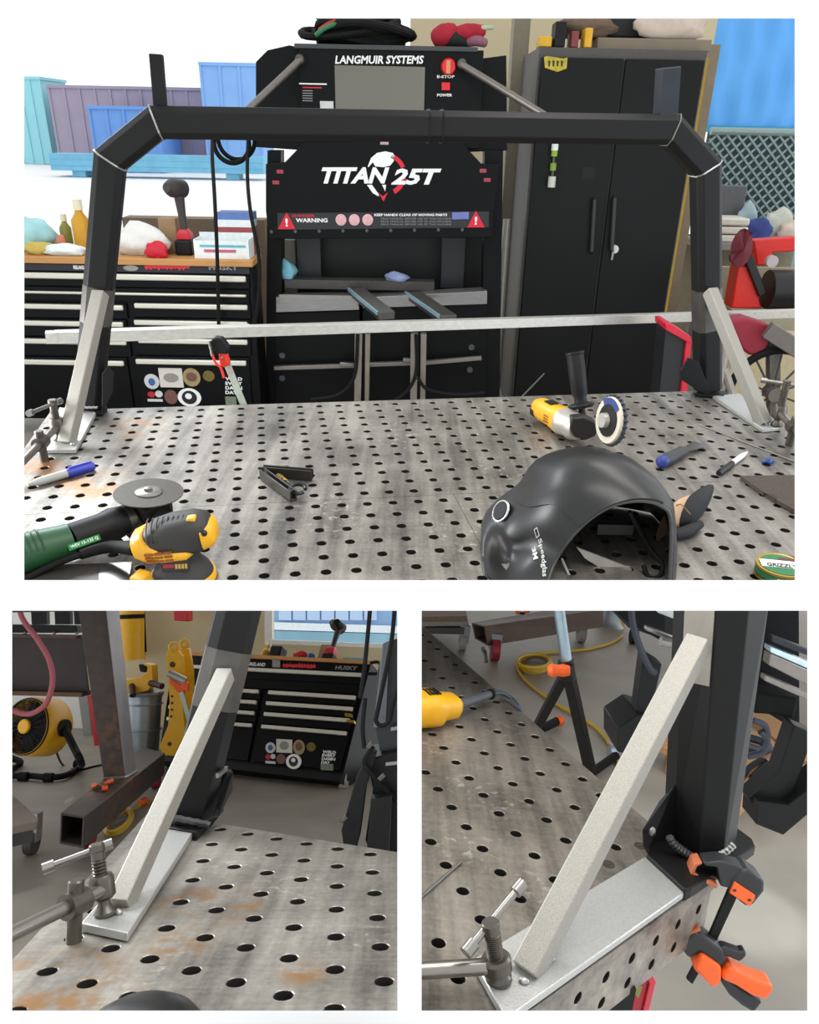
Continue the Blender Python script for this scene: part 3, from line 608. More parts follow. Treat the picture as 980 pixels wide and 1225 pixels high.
# scouring pad
pm = M('brown_abrasive_pad', '#463c36', .95, var=.5, scale=260, bump=1.)
pts = [(886, 570), (920, 569), (962, 575), (962, 617), (925, 597)]
g_ = [[S1.on(x0 + (x1 - x0) * t, y0 + (y1 - y0) * t, .909 + .0015 * random.random()) for t in [k / 10 for k in range(11)]] for (x0, y0), (x1, y1) in (((886, 569), (962, 568)), ((893, 574), (962, 580)), ((903, 581), (962, 592)), ((914, 589), (962, 604)), ((926, 596), (962, 616)))]
single(S1, 'scouring_pad', MB().shell(g_, .008), pm, 'dark brown abrasive scouring pad lying at the right edge of the table', 'pad', S1.on(920, 585), smooth=60)
# tin
tn = S1.on(931, 690); TI = Thing(S1, 'round_tin', 'round green and gold tin with a white lid label at the bottom right corner', 'tin', tn); r_ = .0385
TI.part('tin_side', MB().lathe([(r_, 0), (r_, .021)], tn, n=40), M('tin_black', '#1d1d18', .35, .3))
TI.part('gold_band', MB().lathe([(r_ + .0006, .002), (r_ + .0006, .0065)], tn, n=40, caps=False), M('tin_gold', '#a98a3c', .35, .6))
TI.part('green_band', MB().lathe([(r_ + .0006, .008), (r_ + .0006, .018)], tn, n=40, caps=False), M('tin_green', '#1c6b3c', .4))
ld = TI.part('lid', MB().lathe([(r_ + .001, .019), (r_ + .002, .021), (r_ + .002, .024), (r_ - .001, .0245), (r_ - .003, .0235), (.0, .0235)], tn, n=40), M('tin_gold', '#a98a3c'))
TI.part('lid_print', MB().lathe([(r_ - .004, .0236), (r_ - .004, .0242), (0, .0242)], tn, n=36), M('tin_green', '#1c6b3c'), ld)
TI.part('lid_panel', MB().box(-.033, .033, -.011, .013, .0242, .0246, Fr(tn, V((1, -.18, 0)).normalized(), V((.18, 1, 0)).normalized(), (0, 0, 1))), white_print, ld)
TI.part('lid_patch', MB().box(.0, .028, .013, .024, .0242, .0246, Fr(tn, V((1, -.18, 0)).normalized(), V((.18, 1, 0)).normalized(), (0, 0, 1))), M('maroon_print', '#5c2a2a', .5), ld)
TI.text('lettering', 'GRIZZLY', Fr(tn + V((-.026, -.006, .0247)), V((1, -.18, 0)).normalized(), V((.18, 1, 0)).normalized(), V((0, 0, 1))), .05, .012, M('dark_print', '#2a2a28', .5), ld, shear=.2, bold=.03)
for k, ch in enumerate('GRIZZLY'):
    an = -2.05 + k * .16; rr = V((math.cos(an), math.sin(an), 0)); TI.text('lettering', ch, Fr(tn + rr * (r_ + .0008) + V((0, 0, .0095)) - V((0, 0, 1)).cross(rr) * .002, V((0, 0, 1)).cross(rr), (0, 0, 1), rr), .0048, .007, white_print, bold=.02)
# thin filler rods
p0, p1 = S1.on(837, 508, .9016), S1.on(958, 555, .9016)
single(S1, 'filler_rod', MB().cyl(p0, p1, .0016, n=8), M('rod_steel', '#8a857d', .35, .8), 'thin grey filler rod lying below the right brace plate', 'rod', p0.lerp(p1, .5) - V((0, 0, .0016)))
p0, p1 = S1.on(614, 485.5, .9022), S1.at(651, 447, 2.6)
single(S1, 'filler_rod', MB().cyl(p0, p1, .0022, n=8), M('rod_steel', '#8a857d'), 'thin grey rod poking up over the far table edge before the cabinet', 'rod', p0)

# leather work glove behind the helmet
GL = Thing(S1, 'work_glove', 'tan leather welding glove with a black cuff lying behind the helmet', 'glove', S1.on(815, 640))
def gl_ring(px, py, h, ru_, rz, tilt=.2, n=16):
    c = S1.on(px, py, .9 + h); return [c + V((.55, .8, 0)).normalized() * (ru_ * math.cos(t)) + V((0, 0, rz * math.sin(t))) for t in [2 * math.pi * k / n for k in range(n)]]
lea = M('tan_leather', '#b79372', .8, var=.22, scale=45, bump=.5)
GL.part('palm', MB().loft([gl_ring(795, 628, .03, .045, .027), gl_ring(806, 617, .031, .052, .03), gl_ring(818, 612, .030, .052, .029), gl_ring(829, 608, .028, .047, .027)]), lea, smooth=60)
GL.part('cuff', MB().loft([gl_ring(822, 610, .029, .052, .030), gl_ring(830, 606, .031, .062, .033), gl_ring(839, 602, .032, .064, .033), gl_ring(844, 600, .031, .057, .029)]), M('black_cuff', '#1a1a1b', .8, var=.2, bump=.2), smooth=60)
GL.part('thumb', MB().tube([S1.on(806, 640, .912), S1.on(822, 636, .912), S1.on(838, 627, .912)], [.010, .012, .008], 10), M('black_cuff', '#1a1a1b'), smooth=60)
GL.part('seam', MB().tube([S1.on(804, 606, .955), S1.on(815, 603, .960), S1.on(826, 615, .962)], .0012, 5), M('tan_seam', '#7d5f45', .8))

# welding helmet lying with its open back towards the viewer
HM = Thing(S1, 'welding_helmet', 'black welding helmet lying open side forward on the near table edge', 'helmet', S1.on(695, 690))
A1 = lambda L, Y: [S1.at(x, y, Y) for x, y in L]
rim = [S1.on(652, 706, .902)] + A1([(664, 672), (683, 643), (708, 619), (735, 604), (765, 599), (791, 605), (803, 625)], 1.10) + [S1.on(801, 705, .902)]
m1 = [S1.on(628, 704, .902)] + A1([(640, 660), (655, 622), (680, 591), (711, 577), (745, 575), (777, 585), (804, 609)], 1.135) + [S1.on(806, 690, .902)]
m2 = [S1.on(603, 702, .902)] + A1([(610, 664), (626, 628), (650, 588), (681, 560), (718, 552), (757, 561), (797, 592)], 1.18) + [S1.on(807, 672, .902)]
sl = [S1.on(583, 690, .902), S1.on(582, 651, .915)] + A1([(604, 613), (630, 588), (650, 559), (690, 543), (730, 545), (772, 566)], 1.25) + [S1.on(807, 650, .902)]
bk = [V((p.x, p.y + .06, .9 + (p.z - .9) * .86)) for p in sl]; b2_ = [V((p.x * .97 + .01, p.y + .105, .9 + (p.z - .9) * .45)) for p in sl]; b3_ = [V((p.x * .95 + .018, p.y + .12, .903)) for p in sl]
b2_[0] = V((sl[0].x + .012, sl[0].y + .07, .903)); bk[0] = V((sl[0].x + .004, sl[0].y + .04, .903)); b3_[0] = V((sl[0].x + .03, sl[0].y + .10, .9025))
curves = [rim, m1, m2, sl, bk, b2_, b3_]
def resample(c, n): 
    q = smoothpath(c, 6); return [q[round(k * (len(q) - 1) / n)] for k in range(n + 1)]
cv = [resample(c, 32) for c in curves]; cols = [smoothpath([c[k] for c in cv], 4) for k in range(33)]
grid = [[cols[k][i] for k in range(33)] for i in range(len(cols[0]))]
HMB = MB().shell(grid, .004)
hmm = M('black_helmet_shell', '#1d1d1d', .36, var=.12, scale=60, spec=.4)
hs = HM.part('shell', HMB, hmm, smooth=60)
def raised(rows, cols, h):
    sub_ = []
    for i in rows:
        row = []
        for j in cols:
            a = grid[min(i + 1, len(grid) - 1)][j] - grid[max(i - 1, 0)][j]; c = grid[i][min(j + 1, 32)] - grid[i][max(j - 1, 0)]; nrm = a.cross(c).normalized()
            e = 1
            row.append(grid[i][j] + nrm * ((h + (.004 if HSGN < 0 else 0)) * e) * HSGN)
        sub_.append(row)
    return sub_
q_ = (grid[5][16] - grid[3][16]).cross(grid[4][17] - grid[4][15]); HSGN = 1 if q_.dot(S1.eye() - grid[4][16]) > 0 else -1
RPB = MB().shell(raised(list(range(0, 16)), list(range(10, 25)), .0035), .004 * HSGN); HM.part('raised_panel', RPB, hmm, smooth=28)
HM.part('shell_rim', MB().tube(smoothpath(rim, 5), .0035, 8), M('helmet_rim', '#3d3d3d', .4), smooth=60)
for off, cc in ((0, (m2, .5)),): pass
ridge = smoothpath([S1.at(632, 676, 1.142), S1.at(644, 628, 1.158), S1.at(663, 586, 1.165), S1.at(690, 562, 1.168)], 6)
KC = M('knob_chrome', '#c9c9c9', .25, .8)
kc = S1.at(603, 613, 1.245); kd = V((-.78, -.35, .5)).normalized()
HM.part('pivot_knob', MB().lathe([(.019, 0), (.019, .012), (.016, .015), (0, .015)], kc - kd * .004, kd, 24), black_plastic)
HM.part('pivot_ring', MB().tube(arc(kc + kd * .008, kd.orthogonal().normalized(), kd.cross(kd.orthogonal().normalized()), .0192, 0, 6.1, 24), .0022, 6, closed=True), KC, label='chrome ring round the knob')
HM.part('shell_rivet', MB().ell(S1.at(629, 690, 1.105), (.006, .004, .006), nu=12, nv=8), KC)
# inside: headband, hose and lens hood
HM.part('headband', MB().prism([S1.at(x, y, 1.14) for x, y in ((690, 655), (700, 659), (765, 684), (762, 690), (735, 690), (700, 668))], (0, .004, 0)), M('grey_band', '#a7a49c', .5, var=.2, scale=40), label='pale grey headband strip')
HM.part('headband_strap', MB().tube(smoothpath([S1.at(753, 612, 1.14), S1.at(768, 640, 1.15), S1.at(782, 662, 1.14), S1.at(793, 676, 1.12), S1.at(788, 690, 1.11), S1.at(776, 690, 1.11), S1.at(770, 676, 1.12)]), .004, 8), black_rubber, smooth=60)
HM.part('lens_hood', MB().box(*[*rect(S1, 715, 628, 758, 640, 1.19)[:2], 1.19, 1.20, *rect(S1, 715, 628, 758, 640, 1.19)[2:]]), M('hood_dark', '#2b2b2c', .4))
HM.part('strap_wire', MB().tube([S1.at(672, 668, 1.13), S1.at(688, 704, 1.10)], .0022, 6), M('grey_band', '#a7a49c'))
from mathutils.bvhtree import BVHTree
nv_ = len(HMB.v); bvh = BVHTree.FromPolygons(HMB.v + RPB.v, HMB.f + [tuple(k + nv_ for k in f) for f in RPB.f])
def on_shell(T, mesh_obj, fr):       # lay flat lettering onto the curved shell
    for v in mesh_obj.data.vertices:
        p = v.co + T.at; k = (p - fr.o).dot(fr.w); h = bvh.ray_cast(p + fr.w * .06, -fr.w, .2)
        if h[0]: v.co = h[0] + fr.w * (.0003 + max(k, 0)) - T.at
def shell_text(body, x0, y0, x1, y1, hpx, mat, bold=.01, shear=0):
    h0 = bvh.ray_cast(S1.eye(), S1.ray(x0, y0).normalized()); h1 = bvh.ray_cast(S1.eye(), S1.ray(x1, y1).normalized())
    a_, b_ = h0[0], h1[0]; u = (b_ - a_).normalized(); w = h0[1] + h1[1]
    if w.dot(S1.eye() - a_) < 0: w = -w
    w = (w - u * w.dot(u)).normalized(); v = w.cross(u)
    f_ = Fr(a_, u, v, w); o = HM.text('lettering', body, f_, (b_ - a_).length, hpx * S1.scale(a_), mat, shear=shear, bold=bold); on_shell(HM, o, f_); return f_
f_ = shell_text('Speedglas', 643, 647, 647.5, 690, 7, M('pale_print', '#c9c9c6', .5))
shell_text('3M', 636.5, 657, 638.5, 670, 6, M('pale_print', '#c9c9c6'), bold=.03)
lm = MB()
for (a_, b_, c_, d_) in ((-.017, -.004, .0, .001), (-.017, -.004, .0072, .0082), (-.017, -.016, 0, .0082), (-.005, -.004, 0, .0082)): lm.box(a_, b_, c_, d_, 0, .0006, f_)
on_shell(HM, HM.part('emblem', lm, M('pale_print', '#c9c9c6'), smooth=0), f_)

# F clamp gripping the far edge
FC = Thing(S1, 'bar_clamp', 'red headed F clamp standing at the far edge of the table on the left', 'clamp', S1.at(290, 487, 2.0))
cb = [S1.at(294, 490, 1.985), S1.at(272, 436, 2.02)]
FC.part('bar', MB().bar(cb[0], cb[1], .018, .006, V((0, 1, 0))), M('clamp_bar', '#a9b1a4', .35, .7), bevel=.0008)
hd_ = [(261, 424), (269, 422), (274, 437), (267, 440), (263, 436)]
FC.part('head', slab(S1, hd_, 1.99, .03), M('clamp_red', '#e2331f', .45), bevel=.003)
FC.part('lever', slab(S1, [(250, 410), (256, 404), (265, 405), (273, 416), (272, 424), (259, 423)], 1.985, .03), black_plastic, bevel=.004)
FC.part('trigger', MB().tube(smoothpath([S1.at(254, 424, 1.98), S1.at(258, 434, 1.98), S1.at(264, 440, 1.98), S1.at(268, 452, 1.98)]), .0035, 8), M('clamp_red', '#e2331f'))
FC.part('lever_rail', MB().tube([S1.at(250, 408, 1.98), S1.at(254, 426, 1.98)], .004, 8), bright_steel)
FC.part('rivet', MB().ell(S1.at(266, 428, 1.985), (.004, .003, .004), nu=10, nv=6), bright_steel)
# ================================================================== SET ONE : what stands behind the table
# long aluminium tube lying across two trestles
lt = [S1.at(55, 403.5, 2.72), S1.at(962, 374.5, 3.95)]; ld_ = (lt[1] - lt[0]).normalized()
LT = Thing(S1, 'long_metal_tube', 'long silver square tube lying level behind the rack posts', 'metal tube', lt[0].lerp(lt[1], .5))
LT.part('tube_body', square_tube(MB(), lt[0], lt[1], .040, (0, 0, 1), .003), M('aluminium_tube', '#c9c7bf', .38, .55, var=.25, scale=14, stretch=(1, 8, 8)), smooth=0, bevel=.003)
c = lt[0] + ld_ * .0; sl_ = LT.part('end_sleeve', MB().bar(c + ld_ * .03, S1.at(300, 395, 2.72 + 1.23 * .27), .043, .043), M('aluminium_tube', '#c9c7bf'), bevel=.003, label='brighter sleeve on the left end')
# --- rolling tool chest
YC = 4.0
X0 = S1.at(-30, 400, YC).x; X1 = S1.at(305, 380, YC).x; zt = S1.at(170, 317, YC).z
C1 = Thing(S1, 'tool_chest', 'wide black rolling tool chest with pale drawer pulls and stickers, behind the rack', 'tool chest', (X0 / 2 + X1 / 2, YC + .25, 0))
C1.part('cabinet_body', MB().box(X0, X1, YC + .012, YC + .24, .10, zt), black_chest, bevel=.006)
C1.part('worktop', MB().box(X0 - .01, X1 + .01, YC - .012, YC + .25, zt, zt + .032), wood, bevel=.004)
C1.part('top_band', MB().box(X0 + .01, X1 - .01, YC - .002, YC + .011, S1.at(170, 325.5, YC).z, zt - .004), M('band_blue_black', '#121623', .4))
def drawer(x0, x1, y0, y1, hy, hh=6):
    a, b, c, d = rect(S1, x0, y0, x1, y1, YC); o = C1.part('drawer', MB().box(a, b, YC - .004, YC + .011, c, d), black_chest, bevel=.003)
    _, _, e, f = rect(S1, x0, hy, x1, hy + hh, YC); C1.part('drawer_pull', MB().box(a + .012, b - .012, YC - .026, YC - .005, e, f), handle_metal, o, bevel=.006); return o
drawer(-20, 298, 327, 343, 327, 7)
dd_ = drawer(-20, 298, 344.5, 360, 349, 3)
for y0, y1, hy in ((361.5, 380, 363), (381.5, 402, 383), (403.5, 425, 404.5), (427, 490, 429.5)):
    drawer(-20, 152 if hy < 400 else 156, y0, y1, hy); drawer(160 if hy < 400 else 165, 300, y0, y1, hy)
def sticker(x0, y0, x1, y1, mat, round_=False, parent=None):
    a, b, c, d = rect(S1, x0, y0, x1, y1, YC); cx, cz = (a + b) / 2, (c + d) / 2
    mb = MB().lathe([(.5, 0), (.5, .0015), (0, .0015)], (0, 0, 0), (0, -1, 0), 24) if round_ else MB().box(-.5, .5, -.0015, 0, -.5, .5)
    mb.v = [V((cx + p.x * (b - a), YC - .0045 + p.y * (1 if not round_ else 1), cz + p.z * (d - c))) for p in mb.v]
    return C1.part('sticker', mb, mat)
sk = lambda n, c, v=.3, s=90: M(n, c, .5, var=v, scale=s)
sticker(173, 447, 191, 465, sk('sticker_pale', '#c9c9c8'), True); sticker(178, 452, 186, 461, sk('sticker_blue', '#35609c'), True).location.y -= .0012
sticker(191, 440, 219, 463, sk('sticker_cream', '#d5cfc6', .1)); sticker(196, 446, 214, 457, sk('sticker_grey', '#8f8b86', .5, 160), True).location.y -= .0012
sticker(219, 440, 240, 462, sk('sticker_gold', '#9c8a5c', .6), True); sticker(223, 445, 236, 456, sk('sticker_brown', '#6f4a40', .6), True).location.y -= .0012
sticker(243, 443, 257, 456, sk('sticker_darkgold', '#6d5a20', .7), True)
sticker(177, 468, 186, 475, sk('sticker_red', '#b3152c', .1), True); sticker(186, 467, 195, 475, sk('sticker_pale', '#c9c9c8'), True); sticker(177, 477, 195, 480, sk('sticker_pale', '#c9c9c8'))
sticker(197, 466, 213, 483, sk('sticker_brown', '#6f4a40', .6), True)
sticker(213, 464, 241, 486, white_print, True); sticker(218, 467, 236, 483, sk('sticker_black', '#181818', .2), True).location.y -= .0012; sticker(222, 470, 230, 477, white_print, True).location.y -= .0024
for k, t in enumerate(('WELD', 'EVERY', 'DAMN', 'DAY')):
    a, b, c, d = rect(S1, 270, 451 + k * 5.4, 290 if k < 3 else 284, 455 + k * 5.4, YC); C1.text('lettering', t, Fr((a, YC - .0045, c), (1, 0, 0), (0, 0, 1), (0, -1, 0)), b - a, d - c, white_print, bold=.03)
sticker(270, 474, 283, 484, sk('sticker_olive', '#6f7a66', .5))
def band_text(t, x0, x1, y0, y1, mat, bold=.03, sh=0):
    a, b, c, d = rect(S1, x0, y0, x1, y1, YC); C1.text('lettering', t, Fr((a, YC - .0022, c), (1, 0, 0), (0, 0, 1), (0, -1, 0)), b - a, d - c, mat, bold=bold, shear=sh)
band_text('HUSKY', 250, 285, 317, 323, grey_print); band_text('IRELAND', 88, 101, 317.5, 322, white_print);
def squiggle(P, x0, x1, y, h, T, slope=0., front=.001, n=11):   # jagged red drip lettering, unreadable in the photograph
    rnd = random.Random(3); top = []; bot = []
    for k in range(n * 2 + 1):
        x = x0 + (x1 - x0) * k / (2 * n); yy = y + slope * (x - x0); top.append((x, yy - h * (.5 + .35 * rnd.random()) if k % 2 else yy - h * .25)); bot.append((x, yy + h * (.3 + .5 * rnd.random()) if k % 2 else yy + h * .15))
    return T.part('red_sticker', P.prism(top + bot[::-1], front, front - .002), red_print, smooth=0)
PCH = Plane(S1, (0, YC - .002, 0), (0, -1, 0)); squiggle(PCH, 173, 227, 319.5, 6, C1)
sticker(148, 317, 166, 324, sk('sticker_grey', '#8f8b86'), True)
# things on the chest
zc = zt + .032
def on_chest(px, d): p = S1.at(px, 308, YC + d); return V((p.x, YC + d, zc))
p = on_chest(224, .16)
ID = Thing(S1, 'impact_driver', 'red and black cordless impact driver standing upright on the tool chest', 'power tool', p)
ID.part('battery', MB().box(p.x - .045, p.x + .04, p.y - .05, p.y + .05, zc, zc + .075), black_plastic, bevel=.01)
ID.part('battery_seat', MB().loft([[V((p.x + a * .036 * k, p.y + b * .035 * k, z)) for a, b in ((-1, -1), (1, -1), (1, 1), (-1, 1))] for k, z in ((1, zc + .075), (1, zc + .10), (.55, zc + .125))]), red_paint, bevel=.004)
ID.part('grip', MB().tube([V((p.x, p.y, zc + .11)), V((p.x - .004, p.y, zc + .2)), V((p.x - .008, p.y, zc + .28))], [.018, .02, .026], 12), M('driver_grey', '#3b3434', .5))
ID.part('motor_head', MB().lathe([(.03, -.06), (.044, -.05), (.044, .03), (.036, .05), (.022, .075)], V((p.x - .02, p.y, zc + .315)), (-.35, -.9, .1), 20), M('driver_grey', '#3b3434'))
ID.part('head_cover', MB().lathe([(.0, .0), (.038, .0), (.038, .006), (0, .008)], V((p.x - .035, p.y - .03, zc + .318)), (-.35, -.9, .1), 20), M('driver_light', '#a59a9c', .5))
p = on_chest(272, .14)
TR = Thing(S1, 'parts_tray', 'white and teal open parts tray at the right end of the chest top', 'tray', p)
TR.part('tray_shell', MB().box(p.x - .135, p.x + .13, p.y - .1, p.y + .03, zc, zc + .008).box(p.x - .14, p.x + .135, p.y - .105, p.y - .098, zc, zc + .085).box(p.x - .14, p.x + .135, p.y + .028, p.y + .035, zc, zc + .11).box(p.x - .14, p.x - .133, p.y - .1, p.y + .03, zc, zc + .09).box(p.x + .128, p.x + .135, p.y - .1, p.y + .03, zc, zc + .09), M('tray_white', '#e9f1f0', .5))
TR.part('teal_stripe', MB().box(p.x - .11, p.x + .12, p.y - .107, p.y - .105, zc + .055, zc + .066), M('tray_teal', '#67b4c0', .5)); TR.part('pink_stripe', MB().box(p.x - .09, p.x + .07, p.y - .107, p.y - .105, zc + .03, zc + .044), M('tray_pink', '#c0627c', .5))
p = on_chest(184, .13)
def lump(name, label, cat, p, r, mat, seed=1, extra=None, group=None):
    rnd = random.Random(seed); mb = MB().ell(V((0, 0, 0)), (1, 1, 1), nu=18, nv=12); vs = []
    ph = [rnd.random() * 6 for _ in range(6)]
    for q in mb.v:
        k = 1 + .12 * math.sin(3 * q.x + 4 * q.y + ph[0]) + .1 * math.sin(6 * q.z + 5 * q.x + ph[1]) + .06 * math.sin(9 * q.y - 7 * q.z + ph[2])
        vs.append(V((p.x + q.x * r[0] * k, p.y + q.y * r[1] * k, p.z + max(q.z, -.72) * r[2] * (k if q.z > -.6 else 1) + r[2] * .72)))
    mb.v = vs; return single(extra or S1, name, mb, mat, label, cat, p, smooth=80, group=group)
lump('crumpled_cloth', 'crumpled white cloth lying on the tool chest top', 'cloth', on_chest(172, .13), (.15, .07, .085), M('white_cloth', '#e4e2dd', .85, var=.08), 3)
lump('red_pouch', 'small bright red pouch in front of the white cloth', 'pouch', on_chest(188, .035), (.062, .03, .042), M('red_pouch', '#c4122c', .6), 4)
p2 = on_chest(70, .2)
def bottle(px, d, h, r, mat, label, capm):
    p = on_chest(px, d); T = Thing(S1, 'spray_bottle', label, 'bottle', p)
    T.part('bottle_body', MB().lathe([(r, 0), (r, h * .6), (r * .45, h * .75), (r * .4, h * .82)], p, n=18), mat); T.part('cap', MB().lathe([(r * .5, h * .8), (r * .5, h)], p, n=14), capm)
bottle(103, .22, .25, .045, M('amber_bottle', '#d09a1c', .4), 'amber bottle on the chest just left of the rack post', M('pale_cap', '#efe6c9', .5))
bottle(84, .30, .17, .03, M('olive_bottle', '#8f8a3c', .4), 'slim olive bottle on the chest beside the amber one', M('pale_cap', '#efe6c9'))
lump('teal_bag', 'pale teal bag slumped at the far left end of the chest', 'bag', on_chest(40, .22), (.12, .09, .10), M('teal_bag', '#a6dbe0', .5, var=.25, scale=8), 5)
lump('yellow_rag', 'dirty yellow rag lying before the teal bag', 'rag', on_chest(50, .08), (.075, .045, .035), M('yellow_rag', '#c8b25c', .9), 6)
lump('paper_heap', 'heap of white papers on the chest left of the post', 'papers', on_chest(78, .07), (.12, .05, .03), M('paper_white', '#e6efee', .8), 7)
lump('orange_case', 'small salmon coloured case behind the white papers', 'case', on_chest(76, .2), (.03, .03, .045), M('salmon_case', '#cf8266', .6), 8)
p = on_chest(292, .24)
BX = Thing(S1, 'carton_stack', 'blue white and red carton standing behind the parts tray', 'carton', p)
for k, (m_, c_) in enumerate((('carton_red', '#9c4a4c'), ('carton_white', '#e8eeee'), ('carton_blue', '#5b7bb5'))): BX.part('carton_layer', MB().box(p.x - .11, p.x + .07, p.y - .06, p.y + .06, zc + .10 + k * .035 if k else zc, zc + .135 + k * .035), M(m_, c_, .6))
p = on_chest(208, .225)
single(S1, 'wooden_block', MB().box(p.x - .05, p.x + .04, p.y - .04, p.y + .04, zc, zc + .17), M('pale_block', '#a0825f', .7), 'upright brown block behind the impact driver', 'block', p, bevel=.003)
single(S1, 'low_parapet', MB().box(S1.at(150, 290, 5.2).x, S1.at(318, 290, 5.2).x, 5.2, 5.35, 0, S1.at(240, 262, 5.2).z), M('brown_parapet', '#7d6a58', .8), 'low brown wall seen beyond the tool chest', 'wall', (S1.at(230, 290, 5.2).x, 5.27, 0))
# --- yard beyond the open door
def shed(name, label, x0, x1, y0, y1, Y, mat, roofm=None, depth=2.5, group=None, cat='building'):
    a, b, c, d = rect(S1, x0, y0, x1, y1, Y); T = Thing(S1, name, label, cat, ((a + b) / 2, Y + depth / 2, 0))
    T.part('walls', MB().box(a, b, Y, Y + depth, 0, d), mat); n = max(3, int((b - a) / .55))
    for k in range(n + 1): T.part('wall_rib', MB().box(a + (b - a) * k / n - .04, a + (b - a) * k / n + .04, Y - .04, Y, 0, d), mat)
    T.part('roof', MB().box(a - .05, b + .05, Y - .06, Y + depth + .05, d, d + .10), roofm or mat); return T
bb = M('purple_brown_cladding', '#a398aa', .8, var=.1, scale=2); bl1 = M('blue_cladding', '#6d9cdc', .6, var=.12, scale=3); bl2 = M('pale_blue_cladding', '#86b3ea', .6, var=.1, scale=2)
shed('yard_building', 'long purple brown building across the bright yard', 66, 245, 107, 200, 32, bb, depth=5)
shed('shipping_container', 'blue container standing before the purple brown building', 112, 192, 131, 203, 29, bl1, cat='container')
shed('shipping_container', 'tall blue container at the right of the yard', 245, 312, 79, 200, 30, bl2, cat='container')
shed('yard_shed', 'pale teal shed at the far left of the yard', 20, 56, 95, 205, 33.5, M('teal_shed', '#9ad8e2', .7), cat='building')
a_, b_, c_, d_ = rect(S1, 60, 186, 315, 206, 26)
single(S1, 'parked_trailer', MB().box(a_, b_, 26, 27, c_, d_).box(a_, b_, 25.98, 26, c_ + .15, c_ + .3).box(a_ + .6, a_ + 1, 26.1, 26.8, 0, c_).box(b_ - 1.2, b_ - .8, 26.1, 26.8, 0, c_), M('trailer_teal', '#6fb3d2', .5, var=.3, scale=2), 'long low pale blue trailer parked in the yard', 'trailer', ((a_ + b_) / 2, 26.5, 0))
# --- cables hanging beside the press
CH = Thing(S1, 'hanging_cable', 'coiled black cable hanging over the chest at the left of the press', 'cable', S1.at(272, 330, 4.35))
cc = S1.at(277, 172, 4.3); sc_ = S1.scale(cc)
CH.part('coil', MB().tube(arc(cc, (1, 0, 0), (0, 0, 1), 21 * sc_, -4.0, .9, 26), .012, 8), black_rubber); CH.part('coil', MB().tube(arc(cc + V((.02, .03, .02)), (1, 0, 0), (0, 0, 1), 22 * sc_, -4.2, 1.1, 26), .011, 8), black_rubber)
CH.part('drop_line', MB().tube(smoothpath([S1.at(254, 165, 4.3), S1.at(254, 190, 4.1), S1.at(257, 240, 3.9), S1.at(260, 310, 3.9), S1.at(262, 400, 3.95)]), .009, 8), black_rubber)
CH.part('drop_line', MB().tube(smoothpath([S1.at(297, 165, 4.3), S1.at(296, 210, 4.1), S1.at(300, 255, 3.9), S1.at(310, 310, 3.9), S1.at(309, 360, 3.9), S1.at(303, 400, 3.93)]), .009, 8), black_rubber)
# --- press brake
YP = 4.25
pb = M('press_black', '#0e0f10', .42, var=.12, scale=120, spec=.15)
PR = Thing(S1, 'press_machine', 'tall black hydraulic press with a control screen and white and red lettering', 'press', (S1.at(455, 300, YP).x, YP + .3, 0))
pu = lambda n, x0, y0, x1, y1, Y, d, m=pb, par=None, bv=.003, **k: PR.part(n, ubox(S1, x0, y0, x1, y1, Y, d), m, par, bevel=bv, **k)
a_, b_, c_, d_ = rect(S1, 305, 57, 365, 130, YP + .03)
PR.part('side_wing', slab(S1, [(306, 74), (320, 60), (346, 54), (366, 58), (366, 180), (306, 176)], YP + .05, .4), pb, bevel=.004)
PR.part('side_wing', slab(S1, [(556, 66), (575, 70), (606, 66), (607, 180), (556, 182)], YP + .05, .4), pb, bevel=.004)
box_ = pu('control_box', 360, 58, 576, 176, YP, .3)
pu('top_lip', 352, 54, 572, 60, YP - .01, .32, M('lip_grey', '#3a3d3f', .4))
scr = pu('screen', 401, 79, 508, 134, YP - .006, .006, M('screen_glass', '#6f6c62', .25, var=.08, scale=4), box_, .0)
def ptext(t, x0, x1, y0, y1, m_, Y=YP, par=None, bold=.03, sh=0, dy=-.0035, left=None):
    a, b, c, d = rect(S1, x0, y0, x1, y1, Y); lz = S1.at(x0, y1, Y).z; rz = S1.at(x1, y1, Y).z
    u = V((b - a, 0, (rz - lz) * 1.0)); u.normalize(); return PR.text('lettering', t, Fr((a, Y + dy, lz), u, (0, 0, 1), (0, -1, 0)), b - a, d - c, m_, par, shear=sh, bold=bold, depth=.001)
ptext('LANGMUIR SYSTEMS', 401, 507, 66.5, 76.5, white_print, YP, box_, .03, .15)
def disc(name, px, py, r, Y, m_, par, h=.02, n=20): 
    c = S1.at(px, py, Y); k = S1.scale(c); return PR.part(name, MB().lathe([(r * k, 0), (r * k, h * .6), (r * k * .85, h), (0, h)], c, (0, -1, 0), n), m_, par)
disc('emergency_stop', 536.5, 80, 9, YP, M('stop_red', '#e0202c', .35), box_, .035); pu('stop_mark', 534, 72, 539, 88, YP - .0375, .002, M('stop_pale', '#d58d5a', .5), None, 0)
pu('power_button', 528.5, 98.5, 538.5, 108, YP - .012, .012, M('stop_red', '#e0202c'), box_, .002)
ptext('E-STOP', 523, 544, 90, 93.5, white_print, YP, box_); ptext('POWER', 523, 541, 112, 115.5, white_print, YP, box_)
pu('print_line', 358, 99.5, 391, 101.2, YP - .001, .001, white_print, box_, 0); [pu('print_line', 362, 108 + 3 * k, 374, 109 + 3 * k, YP - .001, .001, grey_print, box_, 0) for k in range(5)]; pu('red_rule', 362, 104, 385, 105.5, YP - .002, .002, red_print, box_, 0)
pu('white_tag', 383, 121, 399, 131, YP - .003, .003, M('tag_white', '#c9cbc8', .5), box_, 0)
